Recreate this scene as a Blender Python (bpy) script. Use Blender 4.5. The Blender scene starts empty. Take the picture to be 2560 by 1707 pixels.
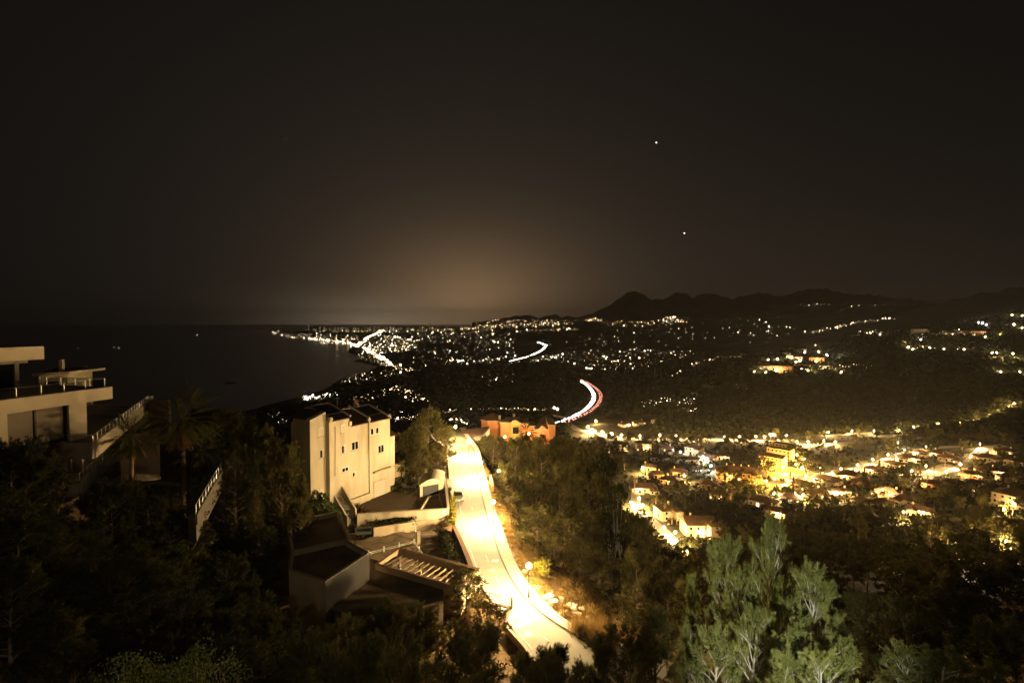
import bpy, math, random
import numpy as np
from mathutils import Vector
rnd = random.Random(7)
sc = bpy.context.scene
col = sc.collection

# ---------------------------------------------------------------- camera
CAMZ = 200.0                      # metres above the sea
FPX = 1280.0                      # focal length in photograph pixels (2560 wide)
PITCH = math.atan(43.5 / FPX)
cam_d = bpy.data.cameras.new('camera')
cam = bpy.data.objects.new('camera', cam_d)
col.objects.link(cam)
cam.location = (0, 0, CAMZ)
cam.rotation_euler = (math.pi / 2 - PITCH, 0, 0)
cam_d.sensor_width = 36.0
cam_d.lens = 18.0
cam_d.clip_start = 0.5
cam_d.clip_end = 300000.0
sc.camera = cam

# ---------------------------------------------------------------- night sky
world = bpy.data.worlds.new('World')
sc.world = world
world.use_nodes = True
nt = world.node_tree
nt.nodes.clear()
def wn(t, **k):
    n = nt.nodes.new(t)
    for a, b in k.items(): setattr(n, a, b)
    return n
def wmath(op, a, b=None, c=None):
    n = wn('ShaderNodeMath', operation=op)
    for i, v in enumerate((a, b, c)):
        if v is None: continue
        if isinstance(v, (int, float)): n.inputs[i].default_value = v
        else: nt.links.new(v, n.inputs[i])
    return n.outputs[0]
wtc = wn('ShaderNodeTexCoord')
wnorm = wn('ShaderNodeVectorMath', operation='NORMALIZE')
nt.links.new(wtc.outputs['Generated'], wnorm.inputs[0])
wsep = wn('ShaderNodeSeparateXYZ')
nt.links.new(wnorm.outputs[0], wsep.inputs[0])
SX, SY, SZ = wsep.outputs
def glow(px, py, sx, sz, power=1.0):
    """light dome over a town: falls off with the angle from the town's bearing; sx, sz in radians"""
    az = math.atan2(px - 1280, FPX); el = math.atan((810 - py) / FPX)
    azi = wmath('ARCTAN2', SX, SY)
    elv = wmath('ARCSINE', SZ)
    a = wmath('DIVIDE', wmath('SUBTRACT', azi, az), sx)
    e = wmath('DIVIDE', wmath('SUBTRACT', elv, el), sz)
    r2 = wmath('ADD', wmath('MULTIPLY', a, a), wmath('MULTIPLY', e, e))
    r = wmath('POWER', r2, power)
    return wmath('EXPONENT', wmath('MULTIPLY', r, -1.0))
acc = None
def wcolor(fac, rgb):
    global acc
    n = wn('ShaderNodeVectorMath', operation='SCALE')
    n.inputs[0].default_value = rgb
    if fac is None: n.inputs['Scale'].default_value = 1.0
    else: nt.links.new(fac, n.inputs['Scale'])
    if acc is None: acc = n.outputs[0]
    else:
        s = wn('ShaderNodeVectorMath', operation='ADD')
        nt.links.new(acc, s.inputs[0]); nt.links.new(n.outputs[0], s.inputs[1])
        acc = s.outputs[0]
wcolor(None, (0.0042, 0.0038, 0.0036))
wcolor(glow(1160, 770, 0.44, 0.36, 0.8), (0.036, 0.0255, 0.0170))
wcolor(glow(1180, 770, 0.15, 0.090, 0.72), (0.27, 0.156, 0.070))
wcolor(glow(940, 806, 0.13, 0.034, 0.8), (0.34, 0.265, 0.175))
wcolor(glow(1900, 760, 0.45, 0.16, 0.8), (0.006, 0.0045, 0.0035))
wbg = wn('ShaderNodeBackground')
nt.links.new(acc, wbg.inputs['Color'])
wbg.inputs['Strength'].default_value = 1.0
wout = wn('ShaderNodeOutputWorld')
nt.links.new(wbg.outputs[0], wout.inputs[0])

# ---------------------------------------------------------------- picture settings
vs = sc.view_settings
vs.view_transform = 'Standard'; vs.look = 'None'; vs.exposure = 0.0; vs.gamma = 1.0
sc.render.engine = 'CYCLES'
cy = sc.cycles
cy.use_denoising = True
cy.max_bounces = 4; cy.diffuse_bounces = 2; cy.glossy_bounces = 2
cy.transmission_bounces = 3; cy.volume_bounces = 0; cy.transparent_max_bounces = 8
cy.sample_clamp_indirect = 4.0
cy.caustics_reflective = False; cy.caustics_refractive = False
cy.use_light_tree = True

# ---------------------------------------------------------------- projection helpers (used to place things at their real distance)
SP, CP = math.sin(PITCH), math.cos(PITCH)
def ray(px, py):
    cx = (px - 1280) / FPX; cyy = -(py - 853.5) / FPX
    return Vector((cx, CP + cyy * SP, -SP + cyy * CP))
def W(px, py, Y):
    """point at depth Y metres in front of the lens"""
    d = ray(px, py); t = Y / d.y
    return Vector((d.x * t, Y, CAMZ + d.z * t))
def G(px, py, z):
    """point on the level z (metres below the lens, negative)"""
    d = ray(px, py); t = z / d.z
    return Vector((d.x * t, d.y * t, CAMZ + z))
def onplane(px, py, p0, n):
    d = ray(px, py); c = Vector((0, 0, CAMZ))
    t = (p0 - c).dot(n) / d.dot(n)
    return c + d * t
def V(x, y, z): return Vector((x, y, z))

# ---------------------------------------------------------------- materials
MATS = {}
def srgb(r, g, b): return tuple(((c / 255) / 12.92 if c / 255 <= 0.04045 else ((c / 255 + 0.055) / 1.055) ** 2.4) for c in (r, g, b))
def mat(name, c1, c2=None, rough=0.85, scale=1.0, bump=0.0, bscale=None, metallic=0.0, spec=0.3, detail=6.0, stretch=None, trans=0.0, c3=None, scale3=0.1):
    if name in MATS: return MATS[name]
    m = bpy.data.materials.new(name); m.use_nodes = True
    t = m.node_tree; b = t.nodes['Principled BSDF']
    b.inputs['Roughness'].default_value = rough
    b.inputs['Metallic'].default_value = metallic
    b.inputs['Specular IOR Level'].default_value = spec
    b.inputs['Base Color'].default_value = (*c1, 1)
    if trans: b.inputs['Transmission Weight'].default_value = trans
    if c2 is not None or bump:
        geo = t.nodes.new('ShaderNodeNewGeometry')
        vec = geo.outputs['Position']
        if stretch:
            mp = t.nodes.new('ShaderNodeMapping'); mp.inputs['Scale'].default_value = stretch
            t.links.new(vec, mp.inputs[0]); vec = mp.outputs[0]
    if c2 is not None:
        n = t.nodes.new('ShaderNodeTexNoise'); n.inputs['Scale'].default_value = scale; n.inputs['Detail'].default_value = detail
        n.inputs['Roughness'].default_value = 0.65
        t.links.new(vec, n.inputs['Vector'])
        r = t.nodes.new('ShaderNodeValToRGB')
        r.color_ramp.elements[0].position = 0.32; r.color_ramp.elements[0].color = (*c1, 1)
        r.color_ramp.elements[1].position = 0.68; r.color_ramp.elements[1].color = (*c2, 1)
        t.links.new(n.outputs['Fac'], r.inputs[0])
        outc = r.outputs[0]
        if c3 is not None:
            n3 = t.nodes.new('ShaderNodeTexNoise'); n3.inputs['Scale'].default_value = scale3; n3.inputs['Detail'].default_value = 4
            t.links.new(vec, n3.inputs['Vector'])
            r3 = t.nodes.new('ShaderNodeValToRGB'); r3.color_ramp.elements[0].position = 0.45; r3.color_ramp.elements[1].position = 0.62
            t.links.new(n3.outputs['Fac'], r3.inputs[0])
            mx = t.nodes.new('ShaderNodeMix'); mx.data_type = 'RGBA'
            t.links.new(r3.outputs[0], mx.inputs['Factor']); t.links.new(outc, mx.inputs[6]); mx.inputs[7].default_value = (*c3, 1)
            outc = mx.outputs[2]
        t.links.new(outc, b.inputs['Base Color'])
    if bump:
        n2 = t.nodes.new('ShaderNodeTexNoise'); n2.inputs['Scale'].default_value = bscale or scale * 6; n2.inputs['Detail'].default_value = 5
        t.links.new(vec, n2.inputs['Vector'])
        bp = t.nodes.new('ShaderNodeBump'); bp.inputs['Strength'].default_value = 0.8; bp.inputs['Distance'].default_value = bump
        t.links.new(n2.outputs['Fac'], bp.inputs['Height']); t.links.new(bp.outputs[0], b.inputs['Normal'])
    MATS[name] = m
    return m
def leafmat(name, c1, c2, scale=0.6, transl=0.25):
    """two-sided leaf: diffuse and some light passing through"""
    if name in MATS: return MATS[name]
    m = bpy.data.materials.new(name); m.use_nodes = True
    t = m.node_tree; t.nodes.clear()
    o = t.nodes.new('ShaderNodeOutputMaterial')
    geo = t.nodes.new('ShaderNodeNewGeometry')
    n = t.nodes.new('ShaderNodeTexNoise'); n.inputs['Scale'].default_value = scale; n.inputs['Detail'].default_value = 5
    t.links.new(geo.outputs['Position'], n.inputs['Vector'])
    r = t.nodes.new('ShaderNodeValToRGB')
    r.color_ramp.elements[0].position = 0.35; r.color_ramp.elements[0].color = (*c1, 1)
    r.color_ramp.elements[1].position = 0.65; r.color_ramp.elements[1].color = (*c2, 1)
    t.links.new(n.outputs['Fac'], r.inputs[0])
    d = t.nodes.new('ShaderNodeBsdfDiffuse'); tr = t.nodes.new('ShaderNodeBsdfTranslucent')
    t.links.new(r.outputs[0], d.inputs[0]); t.links.new(r.outputs[0], tr.inputs[0])
    mx = t.nodes.new('ShaderNodeMixShader'); mx.inputs[0].default_value = transl
    t.links.new(d.outputs[0], mx.inputs[1]); t.links.new(tr.outputs[0], mx.inputs[2])
    t.links.new(mx.outputs[0], o.inputs[0])
    MATS[name] = m
    return m
def emat(name, rgb, strength, sampled=True):
    if name in MATS: return MATS[name]
    m = bpy.data.materials.new(name); m.use_nodes = True
    t = m.node_tree; t.nodes.clear()
    o = t.nodes.new('ShaderNodeOutputMaterial'); e = t.nodes.new('ShaderNodeEmission')
    e.inputs[0].default_value = (*rgb, 1); e.inputs[1].default_value = strength
    t.links.new(e.outputs[0], o.inputs[0])
    m.cycles.emission_sampling = 'FRONT' if sampled else 'NONE'
    MATS[name] = m
    return m

M_white = mat('white_render', (0.56, 0.485, 0.36), (0.46, 0.395, 0.285), 0.9, 0.8, 0.004, 30, stretch=(1, 1, 0.22), c3=(0.40, 0.34, 0.24), scale3=0.45)
M_cream = mat('cream_render', (0.46, 0.37, 0.25), (0.38, 0.30, 0.20), 0.9, 0.5, 0.004, 30, stretch=(1, 1, 0.4))
M_ochre = mat('ochre_render', (0.66, 0.44, 0.14), (0.55, 0.35, 0.10), 0.9, 0.5)
M_orange = mat('orange_render', (0.62, 0.26, 0.10), (0.52, 0.21, 0.08), 0.9, 0.5)
M_conc = mat('concrete', (0.40, 0.36, 0.30), (0.28, 0.25, 0.20), 0.9, 0.6, 0.004, 20, stretch=(1, 1, 0.3), c3=(0.22, 0.19, 0.15), scale3=0.25)
M_stone = mat('stone_trim', (0.42, 0.36, 0.28), (0.33, 0.28, 0.21), 0.9, 1.5)
M_brick = mat('brown_brick', (0.15, 0.070, 0.035), (0.10, 0.045, 0.022), 0.9, 3.0, 0.01, 12)
M_asph = mat('asphalt', (0.26, 0.24, 0.20), (0.22, 0.20, 0.168), 0.9, 0.35, 0.004, 60, c3=(0.19, 0.172, 0.142), scale3=0.12)
M_asphd = mat('dark_asphalt', (0.085, 0.08, 0.075), (0.06, 0.056, 0.052), 0.85, 0.5, 0.004, 60)
M_pave = mat('pavement_concrete', (0.34, 0.31, 0.26), (0.27, 0.245, 0.20), 0.9, 0.8, 0.004, 40)
M_kerb = mat('kerb_stone', (0.30, 0.27, 0.22), (0.24, 0.21, 0.17), 0.9, 2.0)
M_paint = mat('road_paint', (0.50, 0.48, 0.44), (0.36, 0.34, 0.30), 0.8, 3.0)
M_tile = mat('roof_tile', (0.12, 0.062, 0.036), (0.065, 0.036, 0.022), 0.9, 2.5, 0.01, 10)
M_gravel = mat('roof_gravel', (0.15, 0.105, 0.065), (0.10, 0.07, 0.042), 0.95, 2.0, 0.02, 14, c3=(0.075, 0.052, 0.032), scale3=0.35)
M_slabp = mat('patio_paving', (0.20, 0.15, 0.095), (0.14, 0.10, 0.065), 0.9, 0.9, 0.004, 20, c3=(0.10, 0.075, 0.05), scale3=0.5)
M_drive = mat('driveway', (0.12, 0.085, 0.055), (0.085, 0.06, 0.038), 0.9, 0.6, 0.004, 25)
M_soil = mat('dry_soil', (0.24, 0.155, 0.075), (0.15, 0.095, 0.045), 0.95, 1.2, 0.05, 4)
M_metal = mat('steel', (0.55, 0.53, 0.50), None, 0.3, metallic=1.0)
M_white_metal = mat('white_metal', (0.75, 0.72, 0.66), None, 0.45)
M_black_metal = mat('black_iron', (0.02, 0.02, 0.022), None, 0.5)
M_glass = mat('dark_glass', (0.012, 0.013, 0.015), None, 0.08, spec=0.6)
M_panel = mat('solar_panel', (0.010, 0.011, 0.014), (0.014, 0.014, 0.018), 0.25, 2.0, spec=0.5)
M_shut = mat('shutter', (0.55, 0.50, 0.42), (0.47, 0.42, 0.35), 0.7, 4.0)
M_wood = mat('pergola_wood', (0.26, 0.19, 0.12), (0.18, 0.13, 0.08), 0.8, 3.0)
M_terra = mat('terracotta_floor', (0.42, 0.15, 0.06), (0.30, 0.10, 0.04), 0.85, 2.2, c3=(0.5, 0.3, 0.18), scale3=1.6)
M_bark = mat('bark', (0.19, 0.13, 0.085), (0.11, 0.075, 0.05), 0.95, 4.0, 0.02, 14)
M_palebark = mat('pale_bark', (0.44, 0.42, 0.38), (0.30, 0.28, 0.25), 0.95, 5.0, 0.01, 20)
M_needle = leafmat('pine_needles', (0.046, 0.045, 0.014), (0.135, 0.116, 0.038), 0.5)
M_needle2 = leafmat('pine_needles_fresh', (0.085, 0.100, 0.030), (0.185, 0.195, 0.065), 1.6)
M_leaf = leafmat('leaf', (0.045, 0.060, 0.018), (0.095, 0.105, 0.035), 0.8)
M_needle_shade = leafmat('shaded_pine_needles', (0.026, 0.029, 0.012), (0.060, 0.057, 0.022), 0.5)  # the same pine needles with blocked lamp light put into a darker colour
M_leafd = leafmat('dark_leaf', (0.016, 0.019, 0.008), (0.038, 0.038, 0.015), 0.5)
M_frond = leafmat('palm_frond', (0.070, 0.080, 0.022), (0.120, 0.115, 0.040), 1.0)
M_deadfrond = leafmat('dead_palm_frond', (0.17, 0.10, 0.045), (0.11, 0.065, 0.03), 2.0)
M_grass = leafmat('dry_grass', (0.30, 0.185, 0.060), (0.22, 0.15, 0.055), 0.7)
M_hedge = leafmat('yellow_green_leaf', (0.14, 0.13, 0.020), (0.22, 0.19, 0.03), 2.0)
M_rock = mat('rock', (0.40, 0.34, 0.26), (0.28, 0.23, 0.17), 0.95, 1.5, 0.05, 5)
M_rubber = mat('rubber', (0.015, 0.015, 0.015), None, 0.8)
M_pool = mat('pool_water', (0.01, 0.035, 0.05), None, 0.05, spec=0.5)
WARM = (1.0, 0.69, 0.31)
COOL = (1.0, 0.96, 0.86)
AMBER = (1.0, 0.52, 0.10)
E_road = emat('lamp_globe_warm', WARM, 13000.0)
E_val = emat('valley_lamp_warm', (1.0, 0.63, 0.24), 16000.0)
E_valc = emat('valley_lamp_white', COOL, 9000.0)
E_vala = emat('valley_lamp_amber', AMBER, 11500.0)
E_far_w = emat('far_light_warm', (1.0, 0.72, 0.36), 15.0, False)
E_far_c = emat('far_light_white', (1.0, 0.87, 0.63), 13.0, False)
E_far_o = emat('far_light_orange', (1.0, 0.52, 0.18), 8.0, False)
E_fill = emat('fill_light', (1.0, 0.60, 0.21), 11000.0)
E_dim_w = emat('dim_far_light_warm', (1.0, 0.68, 0.32), 3.0, False)
E_dim_c = emat('dim_far_light_white', (1.0, 0.84, 0.58), 3.2, False)
E_dim_o = emat('dim_far_light_orange', (1.0, 0.50, 0.17), 2.6, False)
E_win = emat('lit_window', (1.0, 0.72, 0.36), 3.0, False)
E_head = emat('headlight', (1.0, 0.96, 0.88), 420.0, False)
E_tail = emat('taillight', (1.0, 0.30, 0.20), 34.0, False)
E_star = emat('star', (1.0, 0.97, 0.9), 7.0, False)

# ---------------------------------------------------------------- mesh builder
class MB:
    def __init__(s): s.v = []; s.f = []
    def add(s, vs, fs):
        o = len(s.v); s.v += [tuple(p) for p in vs]; s.f += [tuple(o + i for i in f) for f in fs]; return s
    def hexa(s, b4, t4):
        return s.add(list(b4) + list(t4), [(3, 2, 1, 0), (4, 5, 6, 7), (0, 1, 5, 4), (1, 2, 6, 5), (2, 3, 7, 6), (3, 0, 4, 7)])
    def box(s, c, sx, sy, sz, rot=0.0):
        """c is the centre of the bottom face"""
        ca, sa = math.cos(rot), math.sin(rot)
        q = []
        for x, y in ((-sx / 2, -sy / 2), (sx / 2, -sy / 2), (sx / 2, sy / 2), (-sx / 2, sy / 2)):
            q.append((c[0] + x * ca - y * sa, c[1] + x * sa + y * ca))
        return s.hexa([(x, y, c[2]) for x, y in q], [(x, y, c[2] + sz) for x, y in q])
    def prism(s, pts, z0, z1):
        n = len(pts); 
        a = sum(pts[i][0] * pts[(i + 1) % n][1] - pts[(i + 1) % n][0] * pts[i][1] for i in range(n))
        if a < 0: pts = list(reversed(pts))
        zz0 = z0 if isinstance(z0, (list, tuple)) else [z0] * n
        vs = [(p[0], p[1], zz0[i]) for i, p in enumerate(pts)] + [(p[0], p[1], z1) for p in pts]
        fs = [tuple(range(n - 1, -1, -1)), tuple(range(n, 2 * n))] + [(i, (i + 1) % n, n + (i + 1) % n, n + i) for i in range(n)]
        return s.add(vs, fs)
    def bar(s, a, b, w, h=None):
        """square bar from a to b (h = height)"""
        h = h or w; a = Vector(a); b = Vector(b); d = (b - a).normalized()
        up = Vector((0, 0, 1)) if abs(d.z) < 0.95 else Vector((1, 0, 0))
        r = d.cross(up).normalized(); u = r.cross(d).normalized()
        r *= w / 2; u *= h / 2
        return s.hexa([a - r - u, a + r - u, a + r + u, a - r + u], [b - r - u, b + r - u, b + r + u, b - r + u])
    def tube(s, pts, rads, n=6):
        pts = [Vector(p) for p in pts]; rings = []
        for i, p in enumerate(pts):
            d = (pts[min(i + 1, len(pts) - 1)] - pts[max(i - 1, 0)])
            d = d.normalized() if d.length > 1e-9 else Vector((0, 0, 1))
            up = Vector((0, 0, 1)) if abs(d.z) < 0.9 else Vector((1, 0, 0))
            r = d.cross(up).normalized(); u = r.cross(d)
            rings.append([p + (r * math.cos(2 * math.pi * k / n) + u * math.sin(2 * math.pi * k / n)) * rads[i] for k in range(n)])
        vs = [q for rg in rings for q in rg]; fs = []
        for i in range(len(rings) - 1):
            for k in range(n):
                fs.append((i * n + k, i * n + (k + 1) % n, (i + 1) * n + (k + 1) % n, (i + 1) * n + k))
        fs.append(tuple(range(n - 1, -1, -1))); fs.append(tuple(range((len(rings) - 1) * n, len(rings) * n)))
        return s.add(vs, fs)
    def lathe(s, c, prof, n=10):
        """prof = [(r, z)...] upwards"""
        vs = [(c[0] + r * math.cos(2 * math.pi * k / n), c[1] + r * math.sin(2 * math.pi * k / n), c[2] + z) for r, z in prof for k in range(n)]
        fs = [(i * n + k, i * n + (k + 1) % n, (i + 1) * n + (k + 1) % n, (i + 1) * n + k) for i in range(len(prof) - 1) for k in range(n)]
        fs += [tuple(range(n - 1, -1, -1)), tuple(range((len(prof) - 1) * n, len(prof) * n))]
        return s.add(vs, fs)
    def ball(s, c, r, n=8, m=6, sq=1.0):
        prof = [(max(r * math.sin(math.pi * i / m), 0.001), -r * sq * math.cos(math.pi * i / m)) for i in range(m + 1)]
        return s.lathe(c, prof, n)
    def mesh(s, name, material, org=(0, 0, 0), smooth=False):
        me = bpy.data.meshes.new(name)
        me.from_pydata([(v[0] - org[0], v[1] - org[1], v[2] - org[2]) for v in s.v], [], s.f)
        mats = material if isinstance(material, (list, tuple)) else [material]
        for m_ in mats: me.materials.append(m_)
        if smooth: me.polygons.foreach_set('use_smooth', [True] * len(me.polygons))
        me.update()
        return me
    def build(s, name, material, parent=None, org=None, smooth=False):
        """link as one mesh object; under a parent the shape keeps its world place"""
        if parent is not None: o0 = ORG.get(parent.name, Vector((0, 0, 0)))
        else: o0 = Vector(org) if org is not None else Vector(s.v[0])
        ob = bpy.data.objects.new(name, s.mesh(name, material, o0, smooth))
        col.objects.link(ob)
        if parent is not None: ob.parent = parent
        else: ob.location = o0
        ORG[ob.name] = o0
        return ob
ORG = {}
def fastmesh(name, verts, tris, material, smooth=False):
    me = bpy.data.meshes.new(name)
    verts = np.asarray(verts, np.float32).reshape(-1, 3); tris = np.asarray(tris, np.int32).reshape(-1, 3)
    me.vertices.add(len(verts)); me.vertices.foreach_set('co', verts.ravel())
    me.loops.add(len(tris) * 3); me.loops.foreach_set('vertex_index', tris.ravel())
    me.polygons.add(len(tris))
    me.polygons.foreach_set('loop_start', np.arange(0, len(tris) * 3, 3, dtype=np.int32))
    if smooth: me.polygons.foreach_set('use_smooth', np.ones(len(tris), bool))
    me.materials.append(material)
    me.update(calc_edges=True)
    return me
def linkmesh(name, me, parent=None, loc=(0, 0, 0)):
    ob = bpy.data.objects.new(name, me); col.objects.link(ob)
    if parent is not None: ob.parent = parent
    ob.location = loc
    return ob
def tag(o, label=None, cat=None, group=None, kind=None):
    if label: o['label'] = label
    if cat: o['category'] = cat
    if group: o['group'] = group
    if kind: o['kind'] = kind
    return o
def thing(name, loc, label, cat, group=None, rz=0.0):
    o = bpy.data.objects.new(name, None); col.objects.link(o)
    o.empty_display_size = 0.5
    o.location = loc; o.rotation_euler = (0, 0, rz)
    ORG[o.name] = Vector(loc)
    return tag(o, label, cat, group)
def copy_tree(o, parent=None):
    c = o.copy(); col.objects.link(c); c.parent = parent
    for ch in o.children: copy_tree(ch, c)
    return c
NTH = ['first', 'second', 'third', 'fourth', 'fifth', 'sixth', 'seventh', 'eighth', 'ninth', 'tenth', 'eleventh', 'twelfth', 'thirteenth', 'fourteenth', 'fifteenth', 'sixteenth', 'seventeenth', 'eighteenth', 'nineteenth', 'twentieth']
def nth(i):
    if i < 20: return NTH[i]
    tens = ['', '', 'twenty', 'thirty', 'forty', 'fifty', 'sixty', 'seventy', 'eighty', 'ninety'][(i + 1) // 10] if i + 1 < 100 else 'hundred-and-' + NTH[min((i + 1) % 100, 19)]
    return tens + ('-' + NTH[(i + 1) % 10 - 1] if (i + 1) % 10 else 'th' if False else '')
# ---------------------------------------------------------------- terrain height (metres relative to the lens)
DEP = np.array([0, 12, 25, 40, 60, 80, 100, 130, 170, 220, 300, 400, 560, 750, 1000, 1350, 2000, 3000, 5000, 8000, 11000, 14000, 20000, 45000], float)
SEA = -200.0
TAB = {
 -900: [-10, -12, -14, -16, -17, -19, -22, -28, -36, -48, -70, -95, -140, -180, -203] + [-206] * 9,
 0:    [-10, -14, -19, -20, -19, -22, -27, -36, -48, -62, -88, -118, -165, -200, -206] + [-206] * 9,
 300:  [-10, -15, -23, -27, -26, -28, -33, -42, -54, -68, -94, -124, -168, -196, -206] + [-206] * 9,
 600:  [-10, -16, -25, -31, -34.5, -35, -37, -45, -57, -71, -97, -127, -168, -190, -199, -203, -206, -206, -206, -206, -206, -206, -206, -206],
 760:  [-10, -16, -26, -32, -35.5, -34.5, -34, -42, -54, -68, -94, -124, -160, -180, -190, -197, -199, -199, -199, -199, -198, -198, -200, -206],
 900:  [-10, -16, -26, -33, -36, -34.5, -33, -39, -51, -65, -91, -121, -152, -168, -178, -184, -194, -196, -196, -196, -195, -190, -196, -206],
 1100: [-10, -16, -25, -33, -35.5, -34, -33.4, -36, -48, -66, -92, -116, -138, -150, -158, -165, -178, -185, -188, -186, -175, -160, -180, -200],
 1250: [-10, -16, -24, -32, -34, -33.6, -36, -38.5, -42, -52, -82, -106, -132, -146, -154, -156, -158, -170, -172, -150, -105, -90, -150, -200],
 1400: [-10, -16, -23, -31, -34.2, -38, -43, -49, -55, -66, -90, -108, -122, -140, -150, -153, -148, -160, -155, -95, 25, 40, 0, -100],
 1550: [-10, -16, -23, -31, -37.5, -44, -52, -64, -76, -94, -101.5, -109.4, -122, -128, -132, -138, -142, -150, -140, -70, 80, 120, 50, -100],
 1700: [-10, -16, -23, -30, -40, -49, -57, -67, -80, -95, -101.5, -109.4, -122, -84, -100, -125, -140, -145, -130, -60, 90, 150, 60, -100],
 1850: [-10, -16, -23, -30, -40, -49, -57, -67, -80, -95, -101.5, -109.4, -122, -64, -72, -110, -135, -140, -110, -40, 100, 180, 60, -100],
 2000: [-10, -16, -23, -30, -40, -49, -57, -67, -80, -95, -101.5, -109.4, -122, -68, -50, -90, -120, -125, -80, 0, 110, 200, 60, -100],
 2200: [-10, -15, -22, -29, -39, -48, -56, -66, -79, -94, -101, -109, -121.5, -90, -36, -20, -75, -70, -20, 60, 180, 250, 60, -100],
 2400: [-10, -15, -21, -28, -38, -47, -55, -65, -78, -93, -100, -108, -119, -96, -50, 12, -10, -20, 60, 200, 300, 300, 60, -100],
 2560: [-10, -14, -20, -27, -37, -46, -54, -64, -77, -92, -98, -104, -112, -94, -52, 25, 60, 60, 200, 300, 330, 330, 60, -100],
 3400: [-10, -12, -17, -23, -32, -40, -47, -56, -68, -82, -86, -90, -90, -60, -20, 60, 120, 200, 350, 400, 400, 330, 60, -100],
}
TPX = np.array(sorted(TAB), float)
TZ = np.array([TAB[int(k)] for k in TPX], float)
SHORE = np.array([(811, 775), (822, 772), (827, 765), (831, 690), (834, 690), (840, 706), (848, 772), (858, 858), (866, 880), (880, 869), (888, 893), (896, 912), (903, 876), (907, 905), (915, 950), (926, 926), (937, 885), (956, 849), (975, 800), (992, 745), (1006, 690), (1030, 600), (1080, 300), (1400, -900)], float)
RIDGE = np.array([(1180, 806), (1250, 797), (1290, 789), (1325, 787), (1345, 796), (1385, 785), (1405, 793), (1420, 788), (1440, 795), (1480, 783), (1530, 760), (1555, 740), (1572, 729), (1585, 725), (1610, 738), (1630, 750), (1665, 745), (1685, 730), (1705, 732), (1735, 745), (1755, 733), (1780, 732), (1825, 748), (1860, 738), (1900, 733), (1950, 741), (1990, 730), (2045, 720), (2075, 724), (2100, 733), (2160, 735), (2220, 742), (2310, 752), (2400, 746), (2560, 738), (3400, 720)], float)
RIDGE2 = np.array([(2080, 806), (2200, 786), (2330, 757), (2440, 737), (2560, 716), (2800, 690), (3400, 640)], float)
_r = np.random.RandomState(3)
NOI = [(_r.uniform(-1, 1, 2), _r.uniform(0, 6.28), f) for f in (1 / 900, 1 / 700, 1 / 400, 1 / 330, 1 / 170, 1 / 120, 1 / 60, 1 / 45) for _ in range(2)]
def lnoise(x, y, fmin=0, fmax=1):
    z = np.zeros_like(x)
    for d, p, f in NOI:
        if fmin <= f <= fmax:
            z += np.sin((x * d[0] + y * d[1]) * 2 * np.pi * f * 1.4 + p + 2.0 * np.sin((x * d[1] - y * d[0]) * 2 * np.pi * f * 0.7 + 2 * p))
    return z
PADS = []          # (x, y, r_in, r_out, z)
ROADLINES = []     # (pts Nx2, z array or float, half width, blend width)
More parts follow.
